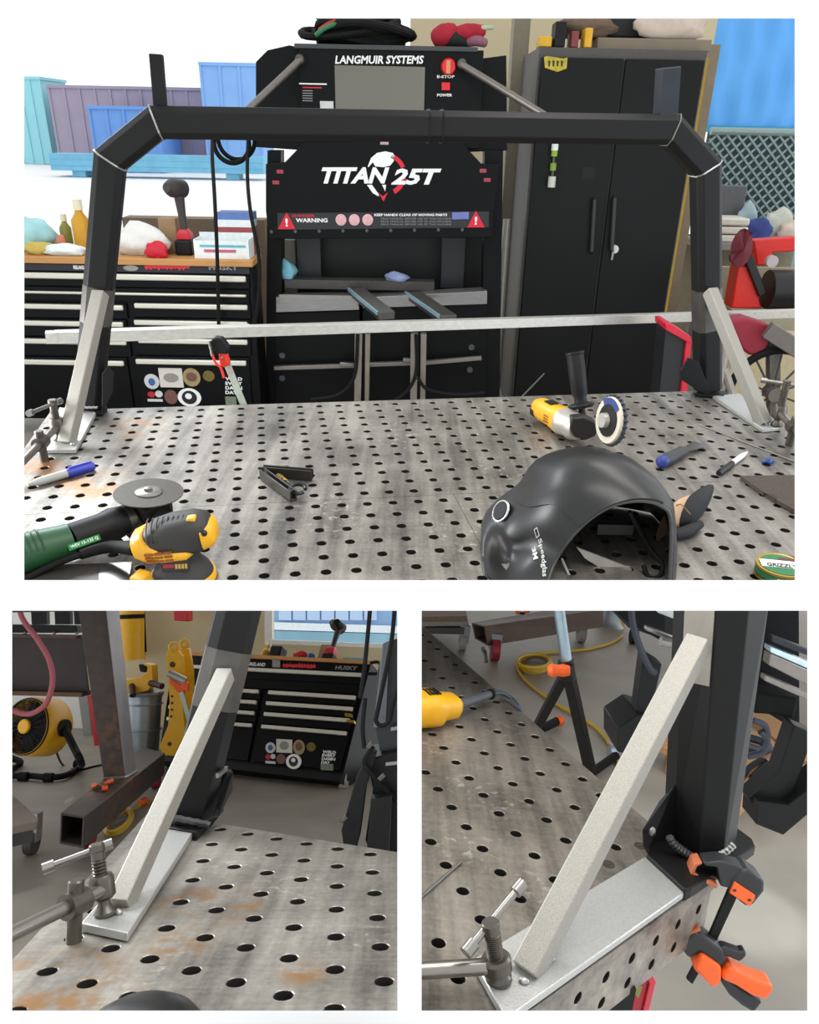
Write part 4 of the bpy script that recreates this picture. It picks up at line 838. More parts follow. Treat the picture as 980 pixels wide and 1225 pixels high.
for (p0, p1) in (((359, 72), (296, 132)), ((552, 77), (652, 138))):
    PR.part('gas_strut', MB().cyl(S1.at(*p0, YP - .05), S1.at(*p1, YP - .35), .016, n=14), M('strut_grey', '#77716b', .35, .7))
for (x, y) in ((360, 72), (552, 77)): disc('strut_pivot', x, y, 6, YP - .0, dark_steel, None, .06)
face = PR.part('front_panel', slab(S1, [(318, 196), (341, 194), (364, 170), (552, 170), (576, 196), (598, 196), (590, 252), (590, 284), (322, 286), (318, 252)], YP - .05, .05), pb, bevel=.003)
FY = YP - .05
# logo: helmet-like roundel behind the name
def fl(pts, m_, dy=-.001, t=.001): return PR.part('logo_piece', slab(S1, pts, FY + dy, t), m_, face, smooth=0)
def ringseg(cx, cy, r0, r1, a0, a1, m_, n=10, ky=1.0, dy=-.001):
    pts = [(cx + r1 * math.cos(a0 + (a1 - a0) * k / n), cy - r1 * ky * math.sin(a0 + (a1 - a0) * k / n)) for k in range(n + 1)] + [(cx + r0 * math.cos(a1 + (a0 - a1) * k / n), cy - r0 * ky * math.sin(a1 + (a0 - a1) * k / n)) for k in range(n + 1)]
    return fl(pts, m_, dy)
fl([(440, 199), (444, 189), (451, 183), (461, 181), (470, 183), (472, 186), (471, 193), (467, 198), (459, 200), (449, 199), (446, 194), (441, 200)], white_print)
ringseg(461, 208, 20, 25, .35, 1.25, red_print); ringseg(461, 208, 20, 25.5, -1.1, -.2, red_print, ky=1.05)
fl([(439, 221), (445, 221), (453, 232), (453, 235), (446, 231)], white_print); fl([(457, 221), (462, 221), (461, 229)], white_print)
fl([(452.5, 230), (458, 235), (464, 230), (459, 241)], red_print)
for t, x0, x1, y0, y1 in (('TITAN', 385, 466, 200, 219.5), ('25T', 468, 528, 201.5, 221)): ptext(t, x0, x1, y0, y1, white_print, FY, face, .045, .28, -.0035)
strip = PR.part('warning_strip', slab(S1, [(332, 255), (585, 253), (585, 272), (332, 275)], FY - .004, .004), M('strip_grey_black', '#232426', .5), face)
for cx, cy in ((343, 265), (569.5, 263)):
    tr = PR.part('warning_triangle', slab(S1, [(cx, cy - 11), (cx + 10.5, cy + 9), (cx - 10.5, cy + 9)], FY - .0065, .002), red_print, strip)
    ptext('!', cx - 1.5, cx + 1.5, cy - 4, cy + 6, white_print, FY - .0065, strip, .03, 0, -.001)
for k, cx in enumerate((408, 424, 440)): disc('warning_roundel', cx, 263, 6.5, FY - .004, M('roundel_pale', '#d9a9ac', .5, var=.4, scale=120), strip, .0025)
ptext('DANGER', 350, 377, 256.5, 259.5, red_print, FY - .004, strip, .03, 0, -.0015); ptext('WARNING', 354, 392, 261, 266, white_print, FY - .004, strip, .03, 0, -.0015)
ptext('KEEP HANDS CLEAR OF MOVING PARTS', 448, 535, 255.5, 258.5, white_print, FY - .004, strip, .03, 0, -.0015)
for k in range(3): ptext('READ MANUAL BEFORE USE OF THIS MACHINE', 456, 540, 260.5 + k * 3.4, 262.5 + k * 3.4, grey_print, FY - .004, strip, 0, 0, -.0015)
PR.part('notice_label', slab(S1, [(541, 254), (561, 253.5), (561, 262), (541, 262.5)], FY - .006, .002), M('notice_blue', '#6b76b3', .5), strip)
for k in range(9): disc('bolt', 325 + k * 28.5, 277 - k * .3, 2.2, FY, M('bolt_grey', '#55585b', .4, .6), face, .008, 10)
for (x, y) in ((330, 219), (583, 216), (335, 206), (578, 205)): pu('pale_mark', x - 4, y - 3, x + 4, y + 1.5, FY - .001, .001, M('dull_red_mark', '#a03a44', .5), face, 0)
for (x, y) in ((460, 171),): pu('pale_mark', x - 5, y - 2, x + 5, y + 2, FY - .001, .001, M('pinkish_mark', '#b59aa2', .5), face, 0)
# frame below: columns, bed, fork arms, rails
PR.part('column', slab(S1, [(320, 180), (336, 180), (338, 520), (318, 520)], YP + .02, .12), pb); PR.part('column', slab(S1, [(580, 180), (602, 180), (597, 520), (576, 520)], YP + .02, .12), pb)
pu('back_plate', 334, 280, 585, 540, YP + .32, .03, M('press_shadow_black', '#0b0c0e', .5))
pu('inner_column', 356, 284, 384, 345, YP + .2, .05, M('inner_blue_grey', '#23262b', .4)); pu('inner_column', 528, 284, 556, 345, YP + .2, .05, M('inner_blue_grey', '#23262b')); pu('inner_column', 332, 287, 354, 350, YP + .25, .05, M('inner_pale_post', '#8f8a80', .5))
pu('lower_ram', 340, 336, 520, 347, YP + .06, .1, M('ram_grey', '#4b4845', .4, .4))
bed = M('bed_steel', '#8d8b8a', .32, .7, var=.25, scale=20, stretch=(1, 6, 6))
PR.part('bed_bar', slab(S1, [(330, 355), (428, 354), (430, 371), (330, 374)], YP - .03, .12), bed, bevel=.003); PR.part('bed_bar', slab(S1, [(434, 356), (583, 348), (583, 364), (434, 369)], YP - .03, .12), bed, bevel=.003)
pu('bed_top_bright', 334, 353, 426, 358.5, YP - .034, .004, bright_steel, None, 0)
for (x0, y0, x1, y1, m_) in ((427, 349, 463, 378, 'fork_dark'), (495, 353, 537, 382, 'fork_dark')):
    p0, p1 = S1.at(x0, y0, YP + .02), S1.at(x1, y1, YP - .45); arm = PR.part('support_arm', MB().bar(p0, p1, .085, .04), M('fork_dark', '#54524f', .35, .6), bevel=.004)
    PR.part('arm_edge', MB().bar(p0 + V((-.046, 0, .012)), p1 + V((-.046, 0, .012)), .008, .018), M('arm_edge_pale', '#9fc3cf', .35, .5), arm)
for (x, w_) in ((429, 9), (440, 6), (496, 9), (507, 7)):
    PR.part('arm_leg', slab(S1, [(x - w_ / 2, 400), (x + w_ / 2, 400), (x + w_ / 2 - 2, 500), (x - w_ / 2 - 1, 500)], YP - .25, .05), M('leg_pale_steel', '#8d857b', .4, .5, var=.3, scale=14), bevel=.003)
for (x0, y0, x1, y1) in ((328, 440, 428, 437), (440, 436, 500, 434), (506, 434, 576, 428)):
    PR.part('side_rail', MB().bar(S1.at(x0, y0, YP - .06), S1.at(x1, y1, YP - .06), .03, .022), M('rail_grey', '#8a837c', .35, .6), bevel=.003)
for (x, y) in ((407, 435), (482, 430)): PR.part('rail_stop', MB().bar(S1.at(x, y, YP - .1), S1.at(x + 16, y + 1, YP - .1), .03, .022), bright_steel, bevel=.003)
PR.part('lower_panel', slab(S1, [(330, 375), (430, 372), (430, 520), (330, 520)], YP + .0, .03), pb); PR.part('lower_panel', slab(S1, [(434, 370), (582, 364), (580, 520), (434, 520)], YP + .0, .03), pb)
for (x, y) in ((338, 425), (338, 452), (564, 415), (562, 442)): disc('bolt', x, y, 4, YP, M('bolt_grey', '#55585b'), None, .012, 12)
for pts in ([(372, 478), (405, 472), (424, 450), (428, 400)], [(470, 480), (487, 468), (498, 445), (498, 400)], [(500, 452), (512, 466), (545, 472), (580, 470)]):
    PR.part('hydraulic_hose', MB().tube(smoothpath([S1.at(x, y, YP - .3) for x, y in pts]), .01, 8), black_rubber)
# loose things on the press
p = S1.at(350, 345, YP - .02)
def plump(name, label, cat, px, py, Y, r, mat, seed): return lump(name, label, cat, S1.at(px, py, Y), r, mat, seed)
plump('blue_rag', 'pale blue rag lying at the left end of the press bed', 'rag', 342, 334, YP + .10, (.06, .04, .06), M('pale_blue_rag', '#7fc3d4', .8), 11)
plump('blue_glove', 'blue and white glove lying inside the press opening', 'glove', 475, 337, YP + .10, (.065, .04, .03), M('blue_white_glove', '#8d9bc0', .8, var=.5, scale=18), 12)
# hose coil and glove on the press top
HC = Thing(S1, 'hose_bundle', 'coiled black welding hose heaped on top of the press', 'hose', S1.at(435, 56, YP + .12))
rnd = random.Random(5)
for k in range(9):
    cx, cy = 430 + rnd.uniform(-8, 8), 51 - k * 3.2; w_ = 62 - abs(k - 3) * 4.2; c = S1.at(cx, cy, YP + .12 + rnd.uniform(-.02, .05)); kk = S1.scale(c)
    HC.part('hose_turn', MB().tube([c + V((w_ * kk * math.cos(t), .09 * math.sin(t), .018 * math.sin(2 * t + k))) for t in [x * .2618 for x in range(24)]], .018, 8, closed=True), black_rubber)
c = S1.at(402, 32, YP + .06); HC.part('green_line', MB().tube(smoothpath([S1.at(378, 42, YP + .05), S1.at(390, 33, YP + .03), S1.at(405, 27, YP + .03), S1.at(420, 24, YP + .05)]), .011, 8), M('green_hose', '#2c7a4c', .6), label='green line among the black turns')
HC.part('red_line', MB().tube(smoothpath([S1.at(382, 36, YP + .05), S1.at(394, 28, YP + .03), S1.at(408, 23, YP + .03)]), .010, 8), M('red_hose', '#b3242c', .6), label='red line among the black turns')
RG = Thing(S1, 'red_gloves', 'crumpled red and black gloves lying on top of the press', 'gloves', S1.at(555, 56, YP + .1))
rgm = M('red_fabric', '#a5152c', .8, var=.5, scale=22)
for (x0, y0, x1, y1, r_, m_) in ((520, 50, 545, 38, .045, rgm), (540, 44, 580, 37, .032, rgm), (530, 48, 560, 52, .035, M('black_cloth', '#191719', .8)), (555, 50, 582, 52, .025, M('mauve_cloth', '#8d5b6c', .8)), (560, 42, 590, 33, .012, M('green_grey_cloth', '#a5b59a', .8))):
    RG.part('finger_fold', MB().tube(smoothpath([S1.at(x0, y0, YP + .1), S1.at((x0 + x1) / 2, (y0 + y1) / 2 - 3, YP + .08), S1.at(x1, y1, YP + .1)]), [r_ * f for f in ([.7, .9, 1, 1.1, 1.1, 1.1, 1.1, 1, 1, .9, .85, .8, .6][:13])], 10), m_, smooth=70)
# --- steel cabinet
YK = 4.45; kb = M('cabinet_black', '#1d1e1d', .42, var=.12, scale=4, spec=.2); kd = M('door_black', '#111212', .4, var=.15, scale=3, spec=.2)
a_, b_, c_, zt_ = rect(S1, 646, 66, 847, 200, YK); a_ = S1.at(645, 70, YK).x; b_ = S1.at(847, 70, YK).x
KA = Thing(S1, 'steel_cabinet', 'tall black two-door steel cabinet right of the press', 'cabinet', ((a_ + b_) / 2, YK + .3, 0))
KA.part('cabinet_body', MB().box(a_, b_, YK + .02, YK + .62, 0, zt_ + .03), M('cabinet_side_grey', '#4a4743', .5), bevel=.004)
xm = S1.at(748, 70, YK).x
for x0, x1 in ((a_ + .012, xm - .006), (xm + .006, b_ - .012)): KA.part('door', MB().box(x0, x1, YK - .005, YK + .019, .08, zt_ - .015), kd, bevel=.005)
for (x, y0, y1) in ((712, 238, 302), (736, 236, 300)):
    KA.part('door_handle', MB().tube([S1.at(x, y0, YK - .004), S1.at(x - .5, y0 + 1, YK - .035), S1.at(x - 4, y1 - 1, YK - .035), S1.at(x - 4, y1, YK - .004)], .011, 8), M('handle_black', '#2b2d2f', .35))
lk = KA.part('lock', MB().lathe([(.022, 0), (.022, .012), (.012, .014), (0, .014)], S1.at(735, 298, YK - .005), (0, -1, 0), 18), M('lock_white', '#d8d9d6', .4)); KA.part('key', MB().bar(S1.at(734, 300, YK - .022), S1.at(732, 311, YK - .022), .012, .003, (0, 1, 0)), bright_steel, lk)
KA.part('yellow_sticker', slab(S1, [(651, 68), (655, 67), (674, 70), (679, 69), (678, 82), (667, 86), (652, 81)], YK - .007, .002), M('sticker_yellow', '#b9a62c', .5, var=.6, scale=45))
[KA.part('sticker_mark', slab(S1, [(656 + 5 * k, 72), (659 + 5 * k, 73), (658 + 5 * k, 80), (656 + 5 * k, 79)], YK - .0075, .001), M('sticker_dark', '#3a3518', .5)) for k in range(4)]
KA.part('pale_panel', MB().box(*rect(S1, 697, 200, 712, 214, YK - .0065)[:2], YK - .0065, YK - .005, *rect(S1, 697, 200, 712, 214, YK - .0065)[2:]), kb)
HG = Thing(S1, 'hanging_brush', 'white and green handled brush hanging on the cabinet door', 'brush', S1.at(664, 225, YK - .02))
for (y0, y1, r_, c_) in ((170, 180, .018, '#e6e6df'), (180, 187, .016, '#8fae2c'), (187, 195, .006, '#55603a'), (195, 204, .016, '#7d9a34'), (204, 211, .007, '#4f4f45'), (211, 224, .02, '#c9c9bd')):
    HG.part('handle_section', MB().cyl(S1.at(664.5 - (y0 - 170) * .09, y0, YK - .03), S1.at(664.5 - (y1 - 170) * .09, y1, YK - .03), r_, n=12), M('brush_' + c_[1:], c_, .5))
# plywood board behind and on the cabinet
a2 = S1.at(862, 57, YK + .64).x; zb = S1.at(760, 45, YK + .1).z
WB = Thing(S1, 'plywood_board', 'brown plywood sheet standing behind the cabinet with a yellow edged front', 'board', (b_, YK + .66, 0))
WB.part('board', MB().box(b_ - .4, a2, YK + .64, YK + .665, 0, S1.at(800, 52, YK + .64).z), plywood); WB.part('yellow_edge', MB().box(b_ + .001, b_ + .022, YK + .05, YK + .08, .05, zt_), M('yellow_edge', '#b08f2c', .6))
x_l = S1.at(700, 50, YK).x
CTm = M('cardboard_grey_brown', '#857a68', .8, var=.15, scale=10)
zk = zt_ + .031
single(S1, 'folded_carton', MB().box(S1.at(715, 50, YK + .1).x, S1.at(852, 50, YK + .1).x, YK + .1, YK + .5, zk, S1.at(780, 46, YK + .1).z), CTm, 'flat grey-brown carton lying along the top of the cabinet', 'carton', S1.at(780, 60, YK + .3), bevel=.004)
zc2 = S1.at(780, 46, YK + .1).z + .002
def cabtop(name, label, cat, x0, x1, h, Y, mat, z0=zk): 
    a, b = S1.at(x0, 55, Y).x, S1.at(x1, 55, Y).x; return single(S1, name, MB().box(a, b, Y, Y + .12, z0, z0 + h), mat, label, cat, ((a + b) / 2, Y + .06, z0), bevel=.005)
cabtop('yellow_box', 'flat yellow box at the left front corner of the cabinet top', 'box', 645, 660, .045, YK + .03, M('box_yellow', '#dba81e', .5)); cabtop('yellow_box', 'upright yellow box in front of the carton on the cabinet', 'box', 699, 708, .085, YK + .03, M('box_yellow', '#dba81e'))
cabtop('black_can', 'short black can on the cabinet top between the yellow boxes', 'can', 663, 676, .11, YK + .03, black_plastic); cabtop('red_can', 'small dark red can beside the upright yellow box', 'can', 683, 692, .07, YK + .03, M('dark_red_can', '#7d3434', .5))
lump('brown_bag', 'brown cloth bag on the carton at the left', 'bag', S1.at(722, 47, YK + .3).lerp(S1.at(722, 47, YK + .3), 0) * 1 if False else V((S1.at(700, 40, YK + .2).x, YK + .2, zc2)), (.15, .08, .07), M('brown_bag', '#6d5b4c', .9), 21)
single(S1, 'black_case', MB().box(S1.at(716, 30, YK + .22).x, S1.at(802, 30, YK + .22).x, YK + .22, YK + .45, zc2, zc2 + .16), M('case_black', '#141416', .6), 'black case on top of the cabinet carton', 'case', (S1.at(760, 30, YK + .2).x, YK + .33, zc2), bevel=.02)
lump('pale_cloth', 'crumpled pale cloth draped at the right end of the cabinet top', 'cloth', V((S1.at(800, 40, YK + .18).x, YK + .16, zc2)), (.17, .06, .10), M('pale_cloth', '#cdbdae', .9, var=.1), 22)
# pillar between press and cabinet
a_, b_, _, _ = rect(S1, 596, 60, 618, 400, 5.1); struct(S1, 'trim_1', MB().box(S1.at(604, 200, 5.1).x, S1.at(622, 200, 5.1).x, 5.1, 5.25, 0, 4), M('pillar_olive', '#8a8470', .6))
p0, p1 = S1.at(607, 262, 4.6), S1.at(603, 410, 4.6); single(S1, 'wall_pipe', MB().cyl(V((p0.x, 4.6, p0.z)), V((p0.x, 4.6, 0)), .022), M('pipe_pale', '#a8a49c', .4, .4), 'pale grey upright pipe between the press and the cabinet', 'pipe', V((p0.x, 4.6, 0)))
# --- right background
YR = 6.9
T_ = Thing(S1, 'blue_tarpaulin', 'bright blue tarpaulin wall seen through the open side at the right', 'tarpaulin', S1.at(905, 200, YR + 1.5))
x0, x1 = S1.at(838, 100, YR + 1.5).x, S1.at(985, 100, YR + 1.5).x; z0, z1 = S1.at(905, 155, YR + 1.5).z, S1.at(905, -20, YR + 1.5).z
T_.part('sheet', MB().shell([[V((x0 + (x1 - x0) * i / 24, YR + 1.5 + .02 * math.sin(i * 1.3) + .012 * math.sin(j * 1.1 + i), z0 + (z1 - z0) * j / 12)) for j in range(13)] for i in range(25)], .004), M('tarpaulin_blue', '#5fb0ff', .5, var=.08, scale=2), smooth=70)
T_.part('hem', MB().box(x0, x1, YR + 1.46, YR + 1.5, z0 - .03, z0 + .03), M('hem_teal', '#2b9ac0', .5))
T_.part('support_post', MB().box(x0, x0 + .08, YR + 1.55, YR + 1.63, 0, z1).box(x1 - .08, x1, YR + 1.55, YR + 1.63, 0, z1), plywood)
# chain-link fence
FN = Thing(S1, 'chain_link_fence', 'grey chain-link fence below the blue tarpaulin', 'fence', S1.at(905, 300, YR))
a_, b_, c_, d_ = rect(S1, 838, 158, 980, 300, YR); wm = M('galvanised_wire', '#8fa3a1', .5, .4, var=.2)
mb = MB(); st = .085; n = int((b_ - a_ + d_ - c_) / st) + 1
for k in range(n):
    for sg in (1, -1):
        xa = a_ + k * st - (d_ - c_) if sg > 0 else a_ + k * st; za, zb_ = c_, d_; xb = xa + sg * (d_ - c_)
        pts = [(xa + (xb - xa) * t, za + (zb_ - za) * t) for t in (0, 1)]
        q = []
        for (x, z), (x2, z2) in ((pts[0], pts[1]), (pts[1], pts[0])):
            if x < a_: f_ = (a_ - x) / (x2 - x) if x2 != x else 0; q.append((a_, z + (z2 - z) * f_) if 0 <= f_ <= 1 else None)
            elif x > b_: f_ = (b_ - x) / (x2 - x) if x2 != x else 0; q.append((b_, z + (z2 - z) * f_) if 0 <= f_ <= 1 else None)
            else: q.append((x, z))
        if None in q: continue
        mb.cyl(V((q[0][0], YR + .006 * sg, q[0][1])), V((q[1][0], YR + .006 * sg, q[1][1])), .011, n=4)
FN.part('wire_mesh', mb, wm, kind='stuff'); FN.part('top_rail', MB().cyl(V((a_, YR, d_)), V((b_, YR, d_)), .03, n=10), wm); FN.part('fence_post', MB().cyl(V((b_ - .1, YR, 0)), V((b_ - .1, YR, d_ + .05)), .03, n=10), wm)
struct(S1, 'wall_right', MB().box(S1.at(832, 300, 7.05).x, S1.at(985, 300, 7.05).x, 7.05, 7.15, 0, S1.at(905, 238, 7.05).z), M('grey_dado', '#8f8f8c', .8))
FN.part('backing_board', MB().box(a_, b_, YR + .05, YR + .07, c_, d_), M('fence_backing', '#566a70', .8, var=.2))
# shelf with clutter
YS = 5.6; a_, b_, c_, d_ = rect(S1, 838, 292, 985, 300, YS)
SH = Thing(S1, 'storage_bench', 'cluttered grey storage bench at the right edge behind the rack post', 'bench', ((a_ + b_) / 2, YS + .2, 0))
SH.part('bench_top', MB().box(a_, b_, YS, YS + .5, c_, d_), M('bench_grey', '#8f8a86', .6)); SH.part('bench_back', MB().box(a_, b_, YS + .42, YS + .5, 0, d_), M('bench_beige', '#a59c85', .7))
for x in (a_ + .03, b_ - .05): SH.part('leg', MB().box(x, x + .05, YS + .02, YS + .07, 0, c_), M('bench_grey', '#8f8a86'))
zs = d_
for k in range(3): 
    x = S1.at(873, 260, YS + .1).x; single(S1, 'white_tray', MB().box(x - .12, x + .13, YS + .05, YS + .3, zs + k * .055, zs + .048 + k * .055), M('tray_cream', '#d8d2c6', .6), ('lowest white tray of the stack on the bench', 'middle white tray of the stack on the bench', 'topmost white tray of the stack on the bench')[k], 'tray', (x, YS + .17, zs + k * .055), bevel=.012)
single(S1, 'dark_crate', MB().box(S1.at(856, 240, YS + .32).x, S1.at(892, 240, YS + .32).x, YS + .32, YS + .41, zs, S1.at(875, 222, YS + .32).z), M('crate_grey', '#5a5a5e', .6), 'dark grey crate behind the stacked white trays', 'crate', (S1.at(874, 240, YS + .32).x, YS + .36, zs), bevel=.01)
for k, (px, w_, h_, c_, lab, cat) in enumerate(((905, .10, .15, '#3b4a8f', 'dark blue bundle on the bench beside the white trays', 'bundle'), (925, .10, .20, '#c9cdbf', 'pale grey heap on the bench behind the blue bundle', 'heap'), (948, .12, .14, '#d8c8b8', 'cream cloth heap at the right end of the bench', 'cloth'), (890, .07, .24, '#9fb8bd', 'pale teal bag leaning at the fence end of the bench', 'bag'))):
    lump('bench_' + cat, lab, cat, V((S1.at(px, 285, YS + .15 + .09 * (k % 2)).x, YS + .15 + .09 * (k % 2), zs)), (w_, .06, h_ / 1.7), M('heap_' + c_[1:], c_, .8, var=.4, scale=9), 30 + k)
# red stand with a dark red disc, black machine
RM = Thing(S1, 'red_machine', 'red pedestal machine with a dark red disc and black motor behind the right brace', 'machine', S1.at(900, 372, 4.8))
YM = 4.8; rb = M('machine_red', '#e0261c', .4)
RM.part('pedestal', slab(S1, [(884, 318), (898, 318), (912, 369), (875, 369)], YM, .14), rb, bevel=.01)
p = S1.at(887, 297, YM - .1); k_ = S1.scale(p); RM.part('guard_disc', MB().lathe([(1, 0), (1, .03), (.9, .05), (0, .05)], p, (-.2, -1, .1), 28), M('dark_red_disc', '#6f2530', .6))
ob = [o for o in RM.o.children if o.name.startswith('guard_disc')][-1]
for v in ob.data.vertices:
    q = v.co + RM.at; v.co = V((p.x + (q.x - p.x) * 11.5 * k_ / 1.0, q.y if abs(q.y - p.y) < .06 else p.y + (q.y - p.y) * .1, p.z + (q.z - p.z) * 22 * k_)) - RM.at
RM.part('motor', MB().cyl(S1.at(918, 346, YM + .02), S1.at(972, 346, YM + .02), .115, n=24), M('motor_black', '#151518', .4)); RM.part('arm', MB().bar(S1.at(893, 305, YM), S1.at(911, 352, YM), .06, .05), M('motor_black', '#151518'), bevel=.006)
RM.part('upper_frame', slab(S1, [(902, 288), (952, 284), (962, 284), (962, 300), (925, 302), (922, 318), (906, 318)], YM + .1, .1), rb, bevel=.008); RM.part('dial', MB().lathe([(.035, 0), (.035, .03), (0, .03)], S1.at(922, 312, YM), (0, -1, 0), 18), M('dial_grey', '#b9b3b3', .4))
RM.part('base_frame', MB().box(S1.at(872, 372, YM).x, S1.at(970, 372, YM).x, YM - .05, YM + .25, 0, S1.at(900, 369, YM).z), M('bench_beige', '#a59c85'))
struct(S1, 'baseboard_right', MB().box(S1.at(838, 420, 5.3).x, S1.at(985, 420, 5.3).x, 5.3, 5.34, 0, S1.at(900, 320, 5.3).z), M('bench_beige', '#a59c85'))
# dark red cover, steel beam and wheel
YW = 3.6
single(S1, 'red_cover', slab(S1, [(873, 384), (895, 381), (924, 390), (920, 412), (913, 426), (897, 425), (888, 418), (882, 405)], YW, .12), M('dark_red_cover', '#8d1830', .6, var=.25, scale=12), 'dark red cover hung over the wheeled frame behind the right brace', 'cover', S1.at(900, 426, YW), bevel=.012)
WF = Thing(S1, 'wheeled_frame', 'grey steel frame with a large spoked wheel at the right edge', 'cart', S1.at(925, 480, YW))
fg = M('frame_grey', '#6f6a64', .5, .4)
WF.part('frame_beam', MB().bar(S1.at(918, 394, YW - .02), S1.at(965, 424, YW - .06), .06, .075), fg, bevel=.004)
wc = S1.at(924, 470, YW); k_ = S1.scale(wc); WF.part('tyre', MB().tube(arc(wc, (1, 0, 0), (0, 0, 1), 52 * k_, 0, 6.28, 40), .02, 8, closed=True), black_rubber); WF.part('hub', MB().cyl(wc - V((0, .04, 0)), wc + V((0, .04, 0)), .035, n=16), fg)
for k in range(10): an = k * .628 + .3; WF.part('spoke', MB().cyl(wc, wc + V((math.cos(an), 0, math.sin(an))) * 52 * k_, .005, n=6), M('spoke_dark', '#3d3a37', .5))
for (x0, y0, x1, y1) in ((872, 402, 858, 470), (866, 440, 876, 470)): WF.part('strut', MB().cyl(S1.at(x0, y0, YW - .1), S1.at(x1, y1, YW - .1), .02, n=10), M('strut_pale', '#a5a09a', .4, .4))
WF.part('frame_post', MB().bar(S1.at(925, 400, YW + .05), S1.at(925, 500, YW + .05), .05, .05, (0, 1, 0)), fg)
single(S1, 'pale_floor_box', MB().box(S1.at(868, 470, 4.2).x, S1.at(975, 470, 4.2).x, 4.2, 4.5, 0, S1.at(920, 410, 4.2).z), M('box_cream', '#c2b592', .8), 'low cream coloured box behind the spoked wheel', 'box', (S1.at(920, 470, 4.3).x, 4.35, 0))
# red tool box by the right post
RB = Thing(S1, 'red_tool_case', 'bright red narrow case standing beside the right rack post', 'case', S1.at(812, 490, 3.3))
rr_ = M('case_red', '#c8102e', .4)
RB.part('case_body', slab(S1, [(797, 392), (822, 406), (803, 588), (778, 588)], 3.32, .14), M('case_dark', '#161719', .5)); RB.part('case_edge', slab(S1, [(822, 406), (828, 408), (811, 588), (803, 588)], 3.30, .16), rr_, bevel=.003); RB.part('case_top', slab(S1, [(797, 388), (803, 388), (827, 403), (828, 410), (822, 409), (797, 395)], 3.29, .17), rr_, bevel=.003)
# ================================================================== SET TWO : left end of the table, tool chest behind
struct(S2, 'floor', sheet(S2, [(-60, 846), (488, 846), (488, 1232), (-60, 1232)], 0, .03), concrete)
Y2 = 7.6
P2W = Plane(S2, (0, Y2, 0), (0, -1, 0))
struct(S2, 'wall_back', P2W.prism([(105, 714), (326, 714), (326, 768), (489, 776), (489, 890), (105, 890)], 0, -.1), beige_wall)
struct(S2, 'wall_left', P2W.prism([(-40, 714), (105, 714), (105, 886), (-40, 880)], .002, -.1), M('white_dado_panel', '#dad9d4', .6, var=.04))
P2Y = Plane(S2, (0, 13, 0), (0, -1, 0))
W2 = Thing(S2, 'yard_building', 'blue cladded building seen through the window above the stickered chest', 'building', P2Y(400, 770))
W2.part('walls', P2Y.prism([(318, 712), (489, 712), (489, 775), (318, 770)], 0, -.5), M('hazy_blue_cladding', '#8badd6', .7, var=.12, scale=3)); 
for k in range(7): W2.part('window_band', P2Y.prism([(334 + k * 17, 727), (349 + k * 17, 727.5), (349 + k * 17, 742), (334 + k * 17, 741.5)], .05, 0), M('hazy_pale_blue', '#b3cdec', .7, var=.1, scale=2))
W2.part('white_sill', P2Y.prism([(322, 744), (489, 749), (489, 758), (322, 753)], .06, 0), M('sill_white', '#dfe9f2', .6)); W2.part('grey_base', P2Y.prism([(322, 754), (489, 759), (489, 775), (322, 770)], .05, 0), M('base_teal', '#7fa9bd', .6, var=.3, scale=2))
struct(S2, 'window_1', P2W.prism([(318, 714), (327, 714), (327, 770), (318, 770)], .06, 0).prism([P2W(327, 765) + V((0, -.06, 0)), P2W(489, 771) + V((0, -.06, 0)), P2W(489, 776) + V((0, -.06, 0)), P2W(327, 770) + V((0, -.06, 0))], (0, .06, 0)), M('window_white', '#e6e6e2', .5))

# --- table
t2mat = steel_table('ground_steel_top_two', '#8a857d', .32, dark=.20, light=.74, metal=.5)
T2 = Thing(S2, 'welding_table', 'rust-stained perforated table corner in the lower left picture', 'table', (-.15, .8, 0)); o2 = V((-.15, .8, 0))
t2p = lambda px, py, r: tuple(S2.on(px, py) - o2) + (r,)
patches(t2mat, '#8f6c45', [t2p(30, 1190, .10), t2p(75, 1165, .06), t2p(245, 1085, .07), t2p(300, 1083, .03), t2p(365, 1165, .028), t2p(215, 1130, .04), t2p(60, 1200, .08)], .25, 26, .46, .58)
patches(t2mat, '#b5b0a6', [t2p(350, 1060, .07), t2p(280, 1030, .06), t2p(420, 1120, .06), t2p(180, 1160, .05)], .2, 70, .55, .66)
rc2 = clip_i(S2, 487)
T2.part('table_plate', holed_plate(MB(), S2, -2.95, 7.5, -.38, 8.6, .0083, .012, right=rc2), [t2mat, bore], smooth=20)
L = [S2.lat(-2.9, 8.5, 0), S2.lat(rc2(8.5), 8.5, 0), S2.lat(rc2(-.3), -.3, 0), S2.lat(-2.9, -.3, 0)]
T2.part('hole_shade_pan', tray(L, .78, .888), M('pan_shade_paint', '#151413'))
for q in (L[0].lerp(L[1], .2) + (L[3] - L[0]) * .1,): T2.part('leg', MB().box(q.x - .04, q.x + .04, q.y - .04, q.y + .04, 0, .80), black_paint)
